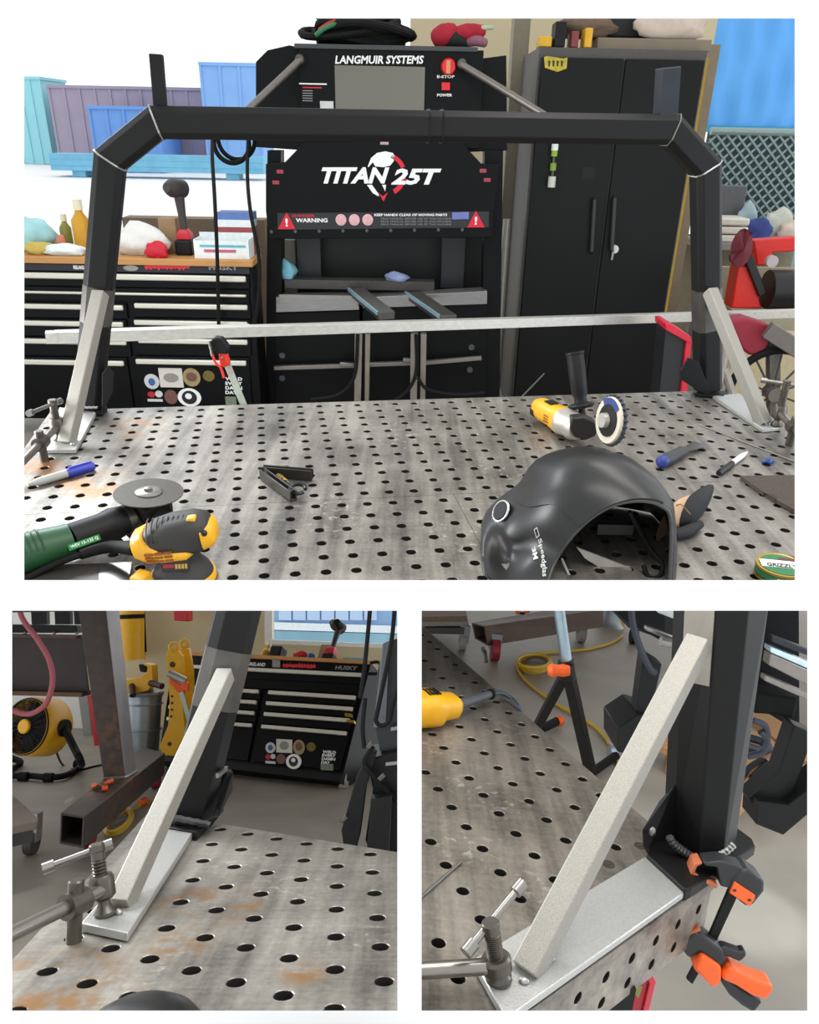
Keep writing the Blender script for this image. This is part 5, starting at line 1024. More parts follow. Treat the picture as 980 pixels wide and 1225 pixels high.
# --- rack post, foot, brace and plate
R2 = Thing(S2, 'truck_rack', 'black rack post with a bare aluminium brace running down to the rust-stained table', 'rack', S2.on(235, 985))
yk = S2.on(232, 980, .912).y; pb_, pt_ = S2.at(227, 968, yk), S2.at(288.5, 714, yk); pb_ = pb_ + (pb_ - pt_).normalized() * ((pb_.z - .912) / ((pt_ - pb_).normalized().z)); n2 = V((.30, -1, 0)).normalized()
def post_loft(mb, a, b, n, prof):
    d = (b - a).normalized(); s = n.cross(d).normalized(); n = d.cross(s); return mb.loft([[c + s * x + n * y for x, y in prof] for c in (a, b)])
R2.part('post', post_loft(MB(), pb_, pt_, n2, chamfer_profile(.062, .014)), black_paint, smooth=0, bevel=.0015)
dd = pt_ - pb_; R2.part('ground_patch', post_loft(MB(), pb_ + dd * .50, pb_ + dd * .76, n2, chamfer_profile(.0628, .0142)), scuff, smooth=0, label='patch ground back to bare steel')
R2.part('foot_plate', sheet(S2, [(194, 988), (236, 995), (268, 962), (225, 955)], .912, .011), black_paint, bevel=.001)
pg = Plane(S2, (0, yk - .03, 0), (0, -1, 0))
R2.part('gusset_plate', MB().prism([S2.at(x, y, yk - .04 + (.05 if x > 255 else 0)) for x, y in ((236, 992), (258, 930), (268, 920), (272, 924), (271, 946), (254, 978), (243, 992))], (.008, .004, 0)), black_paint, smooth=0, bevel=.001)
R2.part('gusset_edge', MB().bar(S2.at(260, 928, yk - .042), S2.at(271, 919, yk + .005), .004, .006), bright_steel, label='bright ground edge of the gusset')
R2.part('weld_bead', MB().tube([S2.at(206 + k * 5, 977 + k * 1.0 + (k % 2), yk - .042) for k in range(10)], .0045, 6), M('dark_weld', '#4b4b4c', .35, .6))
R2.part('brace_plate', sheet(S2, [(97, 1104), (153, 1116), (232, 993.5), (197.5, 987)], .909, .008), alu_soft, bevel=.001, label='bare aluminium base plate under the brace')
bb_ = S2.on(146, 1078, .913); tt_ = S2.at(270, 806, yk - .036); dd_ = (tt_ - bb_).normalized()
R2.part('brace', square_tube(MB(), bb_ - dd_ * .006, tt_, .0215, (0, 0, 1)), alu, smooth=0, bevel=.0015, label='bare aluminium square tube brace')
for (x, y) in ((160, 1068), (142, 1091)): R2.part('tack_weld', MB().ell(S2.on(x, y, .911), (.004, .004, .003), nu=10, nv=6), weld_metal)
f = S2.on(126, 1094, .9095); pz = S2.on(88, 1127); top = S2.at(105.5, 1009, f.y); bh = S2.at(81, 1097, pz.y).z
holdfast_clamp(S2, 'steel holdfast clamp with tommy bar on the plate in the lower left picture', f, top.z, pz, S2.at(58, 1037, f.y - .01), S2.at(128, 1011, f.y + .012), bh + .012, .13, .74, lean=(top.x - f.x + .008, 0), kz=.85)
hm2 = S2.on(170, 1243, .90)
single(S2, 'helmet_crown', MB().lathe([(.044, 0), (.042, .008), (.036, .015), (.025, .021), (.012, .0245), (0, .025)], hm2, n=36), M('black_helmet_shell', '#232323'), 'dark rounded helmet crown peeping over the bottom edge of the rusty table', 'helmet', hm2, smooth=80)
# --- rolling tool chest
cR, cL = S2.on(409, 946, 0), S2.on(262, 931, 0); PC, cu, cv = facing_plane(S2, cL, cR, (443.5, 793)); cn = PC.n
C2 = Thing(S2, 'tool_chest', 'black rolling tool chest with pale drawer pulls and a sticker patch, under the window', 'tool chest', (cL + cR) / 2)
q = [(208, 783), (444, 793), (410, 929), (190, 905)]
C2.part('cabinet_body', PC.prism(q, 0, -.55), black_chest)
C2.part('worktop', MB().prism([PC(*p) + cn * .012 for p in ((206, 779), (444, 791), (443, 795), (206, 783.5))], -cn * .57), wood)
C2.part('plinth', PC.prism([(188, 903), (411, 927), (408, 936), (187, 910)], .012, -.3), black_paint)
def drw(x0, x1, f0, f1, pull=None):   # drawers between the slanting left and right edges; f = height fraction down the front
    def pt(x, f): # point on the front at fraction f down, at the given x along the top edge
        return PC(444 - (444 - x) * 1.0 - (x - 208) / 236 * 34 * f - (236 - (x - 208)) / 236 * 18 * f, 783 + (x - 208) / 236 * 10 + f * (122 + (x - 208) / 236 * 14))
    def quad(a, b, c, d): return [pt(a, c), pt(b, c), pt(b, d), pt(a, d)]
    o = C2.part('drawer', MB().prism([p + cn * .016 for p in quad(x0, x1, f0, f1)], -cn * .016), black_chest)
    if pull: C2.part('drawer_pull', MB().prism([p + cn * .036 for p in quad(x0 + 2, x1 - 2, pull[0], pull[1])], -cn * .019), handle_metal, o, bevel=.004)
    return pt
PTF = drw(212, 440, .085, .20, (.108, .14)); drw(212, 440, .205, .285)
for k, (a_, b_) in enumerate(((.295, .385), (.395, .485), (.495, .60), (.61, .955))):
    for x0, x1 in ((212, 322), (330, 440)): drw(x0, x1, a_, b_, (a_ + .012, a_ + .045))
for k in range(2): 
    c = PC(404 - k * 200, 938 - k * 24) - cn * .1; C2.part('caster_fork', MB().bar(c + V((0, 0, .05)), c + V((0, 0, -.01)), .06, .05, (0, 1, 0)), M('caster_grey', '#a8a49c', .5)); C2.part('caster_wheel', MB().cyl(V((c.x - .02, c.y, .045)), V((c.x + .02, c.y, .045)), .045, n=18), M('caster_pale', '#b6b2aa', .5))
C2.part('side_handle', MB().tube(smoothpath([PC(443, 793), PC(452, 792) , PC(455.5, 797), PC(453, 805), PC(440, 806)]), .012, 8), black_paint)
def stk(x0, y0, x1, y1, m_, rnd_=False, lift=.0175):
    p = PC.disc((x0 + x1) / 2, (y0 + y1) / 2, (x1 - x0) / 2, lift, .016, 20, (y1 - y0) / (x1 - x0)) if rnd_ else PC.prism([(x0, y0), (x1, y0 + 1), (x1, y1 + 1), (x0, y1)], lift, .016)
    return C2.part('sticker', p, m_)
stk(319, 889, 331, 902, sk('sticker_pale', '#c9c9c8'), True); stk(322, 892, 328, 899, sk('sticker_blue', '#35609c'), True, .019)
stk(332, 885, 351, 901, sk('sticker_cream', '#d5cfc6')); stk(336, 888, 347, 898, sk('sticker_grey', '#8f8b86'), True, .019)
stk(352, 886, 366, 904, sk('sticker_gold', '#9c8a5c'), True); stk(355, 889, 363, 899, sk('sticker_brown', '#6f4a40'), True, .019); stk(368, 889, 379, 900, sk('sticker_darkgold', '#6d5a20'), True)
stk(319, 903, 325, 910, sk('sticker_red', '#b3152c'), True); stk(325, 903, 331, 909, sk('sticker_pale', '#c9c9c8'), True); stk(319, 911, 331, 914, sk('sticker_pale', '#c9c9c8'))
stk(332, 903, 343, 915, sk('sticker_brown', '#6f4a40'), True); stk(343.5, 903, 362, 921, white_print, True); stk(347, 906, 358, 918, sk('sticker_black', '#181818'), True, .019); stk(350, 908, 355, 913, white_print, True, .020)
stk(385, 914, 400, 922, sk('sticker_olive', '#6f7a66'))
def ctext(t, x0, y0, x1, y1, hpx, m_, par=None, bold=.03, sh=0, lift=.0175):
    a_, b_ = PC(x0, y0) + cn * lift, PC(x1, y1) + cn * lift; u = (b_ - a_).normalized(); v = cn.cross(u); C2.text('lettering', t, Fr(a_, u, v, cn), (b_ - a_).length, hpx * S2.scale(a_), m_, par, shear=sh, bold=bold)
for k, t in enumerate(('WELD', 'EVERY', 'DAMN', 'DAY')): ctext(t, 387 - k * .5, 902 + k * 4.1, (403 if k < 3 else 397) - k * .5, 903 + k * 4.1, 3.4, white_print)
ctext('HUSKY', 401, 801, 427, 802, 5, grey_print, None, .03, 0, .002); squiggle(PC, 338, 378, 796.5, 5, C2, .03, .002); ctext('IRELAND', 298, 796.5, 317, 797.5, 4.5, white_print, None, .03, 0, .002); stk(327, 790, 336, 799, sk('sticker_grey', '#8f8b86'), False, .002)
C2.part('brass_pad_lock', PC.prism([(416, 856), (424, 857), (424, 861), (416, 860)], .05, .02).prism([PC(418, 864) + cn * .05, PC(427, 865) + cn * .05, PC(427, 868) + cn * .05, PC(418, 867) + cn * .05], -cn * .03), M('brass', '#b08b42'))
# --- on the chest
cup = cv
def oc(px, py, back=.1): return PC(px, py) - cn * back
def top_pt(px, back): 
    p = PC(px, 781 + (px - 208) * .042); return p - cn * back
def c2lump(name, label, cat, px, back, r, m_, seed): 
    p = top_pt(px, back); return lump(name, label, cat, p, r, m_, seed, extra=None) if False else _lump2(name, label, cat, p, r, m_, seed)
def _lump2(name, label, cat, p, r, m_, seed, S=S2):
    o = lump(name, label, cat, V(p), r, m_, seed, extra=S); return o
c2lump('red_pouch', 'bright red pouch lying on the chest below the window', 'pouch', 353, .08, (.065, .04, .045), M('red_pouch', '#c4122c'), 4)
c2lump('crumpled_cloth', 'white cloth with grey folds lying between the black box and the red pouch', 'cloth', 334, .16, (.07, .05, .035), M('white_cloth', '#e4e2dd'), 9)
p = top_pt(320, .12); single(S2, 'black_box', MB().box(-.05, .05, -.05, .05, 0, .13, Fr(p, cu, cn, cv)), black_plastic, 'black box with a slanted lid standing beside the rack post on the chest', 'box', p, bevel=.012)
p = top_pt(304, .14); B2 = Thing(S2, 'amber_bottle', 'amber bottle half hidden behind the rack post on the chest', 'bottle', p); B2.part('bottle_body', MB().lathe([(.04, 0), (.04, .1), (.018, .13), (.018, .15)], p, cv, 18), M('amber_bottle', '#d09a1c')); B2.part('cap', MB().lathe([(.02, .15), (.02, .18)], p, cv, 14), M('pale_cap', '#efe6c9'))
p = top_pt(384, .12); I2 = Thing(S2, 'impact_driver', 'red and black impact driver standing on the chest in front of the window', 'power tool', p); q = Fr(p, cu, cn, cv)
I2.part('battery', MB().box(-.045, .045, -.05, .05, 0, .085, q), black_plastic, bevel=.01); I2.part('battery_seat', MB().loft([[q(a * .038 * k, b * .04 * k, z) for a, b in ((-1, -1), (1, -1), (1, 1), (-1, 1))] for k, z in ((1, .085), (1, .12), (.55, .15))]), red_paint, bevel=.004)
I2.part('grip', MB().tube([q(0, 0, .13), q(.005, 0, .22), q(.012, 0, .31)], [.018, .02, .026], 12), M('driver_grey', '#3b3434')); I2.part('motor_head', MB().lathe([(.03, -.06), (.044, -.05), (.044, .03), (.036, .05), (.022, .075)], q(.0, 0, .325), cn + cu * -.3, 20), M('driver_grey', '#3b3434')); I2.part('chuck', MB().cyl(q(.03, .02, .315), q(.04, .10, .315), .03, .022, 18), black_rubber)
p = top_pt(372, .2); single(S2, 'cardboard_box', MB().box(-.045, .04, -.04, .04, 0, .19, Fr(p, cu, cn, cv)), M('pale_block', '#a0825f'), 'small brown box standing behind the impact driver', 'box', p, bevel=.003)
p = top_pt(368, .04); single(S2, 'blue_cap_jar', MB().lathe([(.03, 0), (.03, .04), (.026, .05), (0, .05)], p, cv, 18), M('jar_blue', '#2f4f9f', .4), 'small dark blue jar between the pouch and the impact driver', 'jar', p)
p = top_pt(416, .18); TQ = Thing(S2, 'paper_pile', 'loose white papers and pink folder lying at the right end of the chest', 'papers', p); q = Fr(p, cu, cn, cv)
TQ.part('paper', MB().box(-.12, .12, -.12, .1, 0, .014, q).box(-.1, .13, -.08, .12, .0145, .03, q), M('paper_white', '#e6efee')); TQ.part('folder', MB().box(-.06, .12, -.1, -.02, .0305, .042, q), M('tray_pink', '#c0627c')); TQ.part('teal_folder', MB().box(-.09, .10, .0, .1, .0305, .055, q), M('tray_teal', '#67b4c0'))
p = top_pt(240, .2); single(S2, 'teal_tube', MB().cyl(p + cv * .03 - cu * .09, p + cv * .13 + cu * .09, .03, n=16), M('teal_tool', '#2d8f98', .4, var=.3), 'teal tool leaning at the left end of the chest beside the rack post', 'power tool', p - cu * .0)
# --- wall things
PH = Plane(S2, (0, Y2 - .2, 0), (0, -1, 0))
c = S2.at(156, 770, Y2 - .24); k_ = S2.scale(c)
HP = Thing(S2, 'yellow_hopper', 'yellow cylinder with a black band hanging on the beige wall', 'canister', S2.at(156, 788, Y2 - .24))
HP.part('canister', MB().cyl(S2.at(157, 789, Y2 - .24), S2.at(157, 715, Y2 - .24), 15 * k_, n=28), yellow_wall); HP.part('band', MB().cyl(S2.at(157, 740, Y2 - .24), S2.at(157, 735, Y2 - .24), 15.6 * k_, n=28), black_rubber)
HP.part('hanger_rod', MB().cyl(S2.at(173.5, 780, Y2 - .1), S2.at(170.5, 715, Y2 - .1), 2.2 * k_, n=12), black_rubber); HP.part('rod_tip', MB().cyl(S2.at(173.5, 790, Y2 - .1), S2.at(173.5, 780, Y2 - .1), 1 * k_, n=10), yellow_wall)
single(S2, 'red_alarm_box', PH.prism([(213, 716), (231, 716), (231, 743), (214, 742)], .16, 0), red_paint, 'red box fixed high on the beige wall', 'box', S2.at(222, 742, Y2 - .2), bevel=.01)
# --- trash can with a ring tool on its lid
YT = 6.0; tc = V((S2.at(171, 900, YT).x, YT, 0)); k_ = S2.scale(S2.at(171, 860, YT)); zt_ = S2.at(171, 832, YT).z
TC = Thing(S2, 'trash_can', 'ribbed galvanised trash can standing behind the rusty column', 'trash can', tc); gv = M('galvanised_sheet', '#9aa3a8', .4, .6, var=.25, scale=12)
n = 48; rr = [[V((tc.x + r * (1 + (.018 if k % 4 < 2 else 0)) * math.cos(2 * math.pi * k / n), tc.y + r * (1 + (.018 if k % 4 < 2 else 0)) * math.sin(2 * math.pi * k / n), z)) for k in range(n)] for r, z in ((17 * k_, 0), (18 * k_, .03), (19.5 * k_, zt_ - .03), (20 * k_, zt_))]
TC.part('can_body', MB().loft(rr), gv, smooth=0); TC.part('lid', MB().lathe([(21 * k_, 0), (22 * k_, .015), (21 * k_, .03), (8 * k_, .05), (0, .05)], V((tc.x, tc.y, zt_)), n=36), gv)
for z in (.25, zt_ - .06): TC.part('hoop', MB().tube(arc(V((tc.x, tc.y, z)), (1, 0, 0), (0, 1, 0), 20 * k_, 0, 6.28, 36), .008, 6, closed=True), gv)
PT = Plane(S2, (0, YT - .05, 0), (0, -1, 0))
RT = Thing(S2, 'yellow_ring_tool', 'yellow C-shaped tool with black handles resting on the trash can lid', 'clamp', V((tc.x, tc.y, zt_ + .05)))
RT.part('ring_body', PT.prism([(148, 812), (160, 812), (172, 809), (180, 803), (181, 797), (176, 794), (176, 793), (186, 795), (187, 815), (181, 825), (165, 828), (148, 826)], .08, -.05), yellow_wall, bevel=.012); RT.part('ring_jaw', PT.prism([(168, 794), (177, 795), (177, 804), (170, 803)], .05, -.02), black_plastic, bevel=.008)
RT.part('handle', MB().cyl(S2.at(180, 817, YT - .12), S2.at(194, 821, YT - .2), 3.6 * k_, n=14), M('handle_maroon', '#33191c', .5)); RT.part('handle', MB().cyl(S2.at(158, 820, YT - .12), S2.at(159, 832, YT - .2), 3.6 * k_, n=14), M('handle_maroon', '#33191c'))
# --- yellow jig stand and the clamp hanging on it
YJ = 5.6; PJ = Plane(S2, (0, YJ, 0), (0, -1, 0))
JG = Thing(S2, 'yellow_lifting_jig', 'tall yellow steel lifting jig with eye holes beside the tool chest', 'jig', S2.at(206, 905, YJ))
JG.part('jig_plate', PJ.prism([(199, 782), (202, 778), (212, 778), (218, 785), (219, 850), (222, 880), (222, 906), (193, 903), (191, 893), (201, 868), (203, 840)], 0, -.06), yellow_wall, smooth=0, bevel=.003)
for cx, cy in ((207.5, 774), (220.5, 770)): JG.part('lifting_eye', MB().tube(arc(S2.at(cx, cy, YJ - .03 + (.1 if cx > 215 else 0)), (1, 0, 0), (0, 0, 1), 4.5 * S2.scale(S2.at(cx, cy, YJ)), 0, 6.2, 20), .012, 8, closed=True), yellow_wall)
JG.part('second_plate', Plane(S2, (0, YJ + .12, 0), (0, -1, 0)).prism([(213, 776), (226, 776), (230, 800), (232, 880), (214, 880)], 0, -.05), yellow_wall, smooth=0)
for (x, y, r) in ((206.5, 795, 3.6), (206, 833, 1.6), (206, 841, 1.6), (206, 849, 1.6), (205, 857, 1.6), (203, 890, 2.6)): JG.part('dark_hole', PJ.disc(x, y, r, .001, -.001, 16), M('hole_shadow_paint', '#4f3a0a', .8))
HC2 = Thing(S2, 'bar_clamp', 'orange and silver bar clamp hanging before the yellow jig', 'clamp', S2.at(215, 862, YJ - .12)); PH2 = Plane(S2, (0, YJ - .12, 0), (0, -1, 0))
HC2.part('handle', MB().cyl(PH2(202, 805), PH2(222, 815), .028, n=16), M('clamp_silver', '#b9b9b4', .35, .7)); HC2.part('grip', PH2.prism([(202, 810), (213, 817), (221, 823), (219, 832), (212, 828), (203, 817)], .0, -.05), orange_plastic, bevel=.006); HC2.part('head', PH2.prism([(217, 814), (226, 817), (226, 827), (218, 825)], .02, -.03), orange_plastic, bevel=.006)
HC2.part('bar', MB().bar(PH2(217, 828), PH2(227, 863), .03, .012, (0, 1, 0)), M('clamp_bar', '#a9b1a4'))
# --- rusty column on its tube base
ht = .26; rust = patches(M('mill_scale_rust', '#453c37', .5, .4, var=.35, scale=18, bump=.2), '#7a4d30', [(.07, 0, .0, .2), (.05, 0, .5, .18), (.06, 0, .25, .2), (-.05, -.3, -.05, .3)], .2, 18, .42, .62)
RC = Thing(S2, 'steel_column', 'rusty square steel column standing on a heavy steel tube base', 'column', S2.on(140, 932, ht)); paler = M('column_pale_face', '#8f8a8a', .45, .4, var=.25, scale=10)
c0, c1, c2_ = S2.on(124, 932.5, ht), S2.on(149, 931, ht), S2.on(163, 923, ht); c3 = c0 + (c2_ - c1)
t0, t1, t2_ = S2.at(91, 714, c0.y), S2.at(124, 714, c1.y), S2.at(141.5, 714, c2_.y); t3 = t0 + (t2_ - t1)
RC.part('column_tube', MB().hexa([c0, c1, c2_, c3, t0, t1, t2_, t3]), rust, smooth=0, bevel=.006)
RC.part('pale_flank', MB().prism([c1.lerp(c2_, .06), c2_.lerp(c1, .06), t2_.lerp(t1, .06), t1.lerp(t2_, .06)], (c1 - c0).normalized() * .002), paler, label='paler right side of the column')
fr_ = [S2.on(72.5, 972.5, ht), S2.on(101, 977, ht)]; bk_ = [S2.on(171, 894, ht), S2.on(197.5, 900.5, ht)]; dn_ = V((0, 0, -.135))
def ring4(a, b, k=1.): 
    p = [a, b, b + dn_, a + dn_]; c = (p[0] + p[2]) / 2; return [c + (q - c) * k for q in p]
RC.part('base_tube', MB().loft([ring4(*fr_), ring4(*bk_), ring4(*bk_, .84), ring4(*fr_, .84)], closed=True), rust, smooth=0, bevel=.004)
RC.part('weld_bead', MB().tube([c0.lerp(c1, k / 8) + V((0, -.005, .004 + .002 * (k % 2))) for k in range(9)] + [c1.lerp(c2_, k / 6) + V((.004, -.004, .004)) for k in range(1, 7)], .009, 6), weld_metal)
for q in (S2.on(104, 1003, .05), S2.on(185, 935, .05)): 
    w_ = RC.part('caster_wheel', MB().cyl(q + V((-.02, .03, 0)), q + V((.02, .03, 0)), .05, n=18), M('caster_red', '#8c2230', .5)); RC.part('caster_fork', MB().box(q.x - .035, q.x + .035, q.y, q.y + .06, .08, .126), gv, w_)
chk = Fr(S2.on(79, 963, ht + .0005), (S2.on(101, 948, ht) - S2.on(79, 963, ht)).normalized(), (S2.on(74, 957, ht) - S2.on(79, 963, ht)).normalized(), (0, 0, 1)); RC.text('chalk_mark', '+XAVC', chk, .12, .07, M('chalk', '#b9b4ac', .9))
YB = c0.y + .06; PB = Plane(S2, (0, YB, 0), (0, -1, 0))
IB = Thing(S2, 'steel_beam', 'dark rusty I-beam running left from the column', 'beam', S2.at(50, 832, YB))
IB.part('web', PB.prism([(-60, 758), (97, 761), (105, 829), (-60, 826)], 0, -.03), M('beam_brown', '#2f2825', .5, .3, var=.35, scale=8), smooth=0); IB.part('upper_flange', PB.prism([(-60, 757), (97, 760), (97, 763), (-60, 760)], .07, -.08), M('beam_rust', '#543a2b', .6, .2, var=.4, scale=12)); IB.part('lower_flange', PB.prism([(-60, 823), (104, 827), (104, 832), (-60, 828)], .07, -.08), M('beam_rust', '#6b4630'))
RK2 = Thing(S2, 'slotted_rack', 'black slotted steel rack standing on top of the I-beam', 'rack', S2.at(50, 757, YB - .02)); PR2 = Plane(S2, (0, YB - .02, 0), (0, -1, 0))
RK2.part('bottom_rail', PR2.prism([(-60, 746), (92, 748), (95, 757), (-60, 757)], .02, -.05), black_paint, bevel=.003)
for x in (-8, 37, 65, 88): RK2.part('upright_plate', PR2.prism([(x, 714), (x + 19, 714), (x + 20, 747), (x + 2, 747)], .01, -.03), black_paint, smooth=0)
for x in (30, 65, 92): RK2.part('bolt', MB().ell(S2.at(x, 757, YB - .06), (.012, .01, .008), nu=10, nv=6), bright_steel)
hs_ = smoothpath([S2.at(20, 714, 3.3), S2.at(27, 740, 3.3), S2.at(45, 765, 3.3), S2.at(59, 790, 3.32), S2.at(63, 815, 3.34), S2.at(56, 840, 3.36), S2.at(42, 852, 3.38), S2.at(28, 854, 3.4), S2.at(8, 848, 3.4), S2.at(-20, 846, 3.4)], 8)
single(S2, 'red_air_hose', MB().tube(hs_, .0115, 10), M('hose_dull_red', '#8a3f46', .6), 'dull red air hose looping down before the I-beam', 'hose', S2.at(50, 848, 3.36))
# --- drum fan
YF = 4.55; fc = S2.at(33, 869, YF); k_ = S2.scale(fc); ax = V((-.30, -.92, .16)).normalized(); fu = ax.cross(V((0, 0, 1))).normalized() * -1; fv = ax.cross(fu)
FN2 = Thing(S2, 'drum_fan', 'yellow and black drum fan on a black tube stand at the left', 'fan', V((fc.x + .05, fc.y + .1, 0)))
R_ = 34 * k_
FN2.part('drum_shell', MB().lathe([(R_ * .93, .02), (R_ * 1.0, .0), (R_ * 1.03, -.03), (R_ * 1.03, -.17), (R_ * .9, -.20), (R_ * .9, -.16), (R_ * .93, 0)], fc, ax, 40, caps=False), yellow_tool, smooth=40)
FN2.part('inner_back', MB().lathe([(R_ * .92, -.10), (0, -.10)], fc, ax, 32, caps=False), M('fan_black', '#0c0c0d', .6))
gr = FN2.part('front_grille', MB().tube(arc(fc + ax * .012, fu, fv, R_ * .95, 0, 6.28, 40), .006, 6, closed=True), black_plastic)
for k in range(1, 9): FN2.part('grille_ring', MB().tube(arc(fc + ax * (.02 - .001 * k), fu, fv, R_ * (.18 + .095 * k), 0, 6.28, 36), .0026, 5, closed=True), black_plastic, gr)
for k in range(20): an = k * .314; r_ = fu * math.cos(an) + fv * math.sin(an); FN2.part('grille_bar', MB().cyl(fc + ax * .018 + r_ * R_ * .2, fc + ax * .014 + r_ * R_ * .95, .0028, n=5), black_plastic, gr)
for k in range(5): an = k * 1.2566 + .3; r_ = fu * math.cos(an) + fv * math.sin(an); t_ = fu * -math.sin(an) + fv * math.cos(an); FN2.part('fan_blade', MB().prism([fc - ax * .05 + r_ * R_ * .2, fc - ax * .03 + r_ * R_ * .85 + t_ * R_ * .1, fc - ax * .07 + r_ * R_ * .85 + t_ * R_ * .5, fc - ax * .07 + r_ * R_ * .25 + t_ * R_ * .2], ax * -.004), black_plastic)
hb = FN2.part('hub_cap', MB().lathe([(R_ * .25, .02), (R_ * .25, .03), (R_ * .22, .036), (0, .036)], fc, ax, 28), yellow_tool)
FN2.text('lettering', 'DEWALT', Fr(fc + ax * .0365 - fu * R_ * .17 - V((0, 0, 1)) * .008, fu, (V((0, 0, 1)) - ax * ax.z).normalized(), ax), R_ * .34, .016, black_plastic, hb, bold=.03)
st = black_rubber; pv = fc - ax * .1 + fu * R_ * 1.06
FN2.part('pivot_knob', MB().cyl(fc - ax * .1 + fu * R_ * 1.0, fc - ax * .1 + fu * R_ * 1.12, .05, n=18), black_plastic); FN2.part('back_handle', MB().tube(smoothpath([S2.at(52, 838, YF + .12), S2.at(60, 840, YF + .15), S2.at(70, 843, YF + .15)]), .018, 10), black_plastic)
FN2.part('stand_arm', MB().tube(smoothpath([pv, S2.at(88, 893, YF - .05), S2.at(97, 912, YF - .02), S2.on(96, 917, .03), S2.on(80, 927, .03), S2.on(60, 930, .03), S2.on(35, 928, .03), S2.on(10, 928, .03), S2.on(-15, 925, .03)]), .021, 10), st); FN2.part('stand_arm', MB().tube(smoothpath([fc - ax * .1 - fu * R_, S2.at(5, 900, YF), S2.on(25, 912, .03), S2.on(10, 922, .03)]), .021, 10), st)
for (x, y) in ((58, 930), (28, 929), (94, 914)): q = S2.on(x, y, .03); FN2.part('stand_foot', MB().cyl(q - V((.03, 0, 0)), q + V((.03, 0, 0)), .03, n=12), st)
FN2.part('power_cord', MB().tube(smoothpath([S2.at(66, 895, YF + .1), S2.on(75, 915, .01), S2.on(92, 921, .008), S2.on(112, 917, .008), S2.on(122, 915, .008)]), .007, 6), st)
# red upright and grey trunking by the wall
single(S2, 'wall_trunking', Plane(S2, (0, 7.2, 0), (0, -1, 0)).prism([(93, 828), (104, 828), (110, 886), (101, 886)], 0, -.08), M('trunking_grey', '#8a8a88', .5), 'grey metal upright standing against the white wall', 'upright', S2.at(106, 886, 7.2)); single(S2, 'red_upright', Plane(S2, (0, 6.7, 0), (0, -1, 0)).prism([(105, 832), (109, 832), (117, 892), (113, 892)], 0, -.05), red_paint, 'thin red upright leaning beside the rusty column', 'upright', S2.at(115, 892, 6.7))
# small orange spring clamp on the base tube
q = S2.on(120, 944, ht + .012); OC = Thing(S2, 'spring_clamp', 'small orange tipped spring clamp lying on the steel tube base', 'clamp', S2.on(122, 944, ht))
OC.part('clamp_body', MB().tube([S2.on(114, 941, ht + .014), S2.on(122, 943, ht + .014), S2.on(130, 939, ht + .014)], .009, 8), black_plastic)
for (x, y, x2, y2) in ((112, 939.5, 117, 941), (122, 943, 129, 942.5), (127, 937, 134, 934)): OC.part('orange_tip', MB().cyl(S2.on(x, y, ht + .015), S2.on(x2, y2, ht + .015), .013, n=12), orange_plastic)
# cart, yellow cord, orange bit
CA = Thing(S2, 'flat_cart', 'low brown topped cart on casters at the left edge of the lower left picture', 'cart', S2.on(25, 1020, 0)); cm = M('cart_top', '#6d5f57', .6, var=.3, scale=14)
CA.part('deck', sheet(S2, [(-40, 949), (18, 953), (46, 979), (44, 982), (-40, 1000)], .30, .035), cm, bevel=.004); CA.part('deck_rail', sheet(S2, [(-40, 960), (16, 965), (40, 993), (-40, 1010)], .24, .05), M('rail_dark', '#3d3a38', .5))
for (x, y) in ((37, 1022),): q = S2.on(x, y, 0) + V((0, 0, .055)); CA.part('caster_wheel', MB().cyl(q + V((-.02, 0, 0)), q + V((.02, 0, 0)), .055, n=20), M('caster_grey_tyre', '#4b4845', .6)); CA.part('caster_fork', MB().box(q.x - .03, q.x + .03, q.y - .02, q.y + .04, .06, .19), gv)
yc = M('yellow_cord', '#c9a41c', .5, var=.15); c = S2.on(142, 985, .02)
YC2 = Thing(S2, 'extension_cord', 'yellow extension cord coiled on the floor behind the table corner', 'cord', c)
for k in range(4): YC2.part('cord_loop', MB().tube([S2.on(142 + (17 - k) * math.cos(t), 983 + (14 - 2 * k) * math.sin(t) - 8 * math.cos(t), .012 + .012 * k) for t in [x * .2618 for x in range(24)]], .008, 6, closed=True), yc)
YC2.part('cord_run', MB().tube(smoothpath([S2.on(150, 972, .012), S2.on(162, 966, .012), S2.on(172, 961, .012), S2.on(185, 955, .012)]), .008, 6), yc); YC2.part('plug', MB().cyl(S2.on(168, 961, .02), S2.on(174, 958, .02), .022, n=12), orange_plastic)
# --- right edge: press side with cables
YQ = 3.3; PQ = Plane(S2, (0, YQ, 0), (0, -1, 0))
PS = Thing(S2, 'press_machine', 'black machine side column with hanging cables at the right of the chest', 'press', S2.on(462, 1005, 0) if False else S2.at(460, 1015, YQ))
PS.part('column', PQ.prism([(462, 768), (489, 760), (489, 900), (455, 900), (447, 860), (452, 800)], 0, -.25), M('press_side_grey', '#2b2d31', .35, .3), smooth=0, bevel=.006); PS.part('column_edge', PQ.prism([(458, 770), (466, 766), (462, 868), (447, 870)], .03, 0), M('column_edge_grey', '#6c6f73', .35, .6), bevel=.004)
PS.part('lower_body', PQ.prism([(440, 905), (489, 892), (489, 1040), (455, 1040), (438, 1000), (447, 940)], .06, -.25), black_paint, smooth=0, bevel=.006); PS.part('leg_plate', PQ.prism([(411, 985), (428, 925), (444, 892), (452, 895), (440, 935), (433, 990), (428, 1008), (414, 1006)], .10, .04), black_paint, smooth=0, bevel=.004)
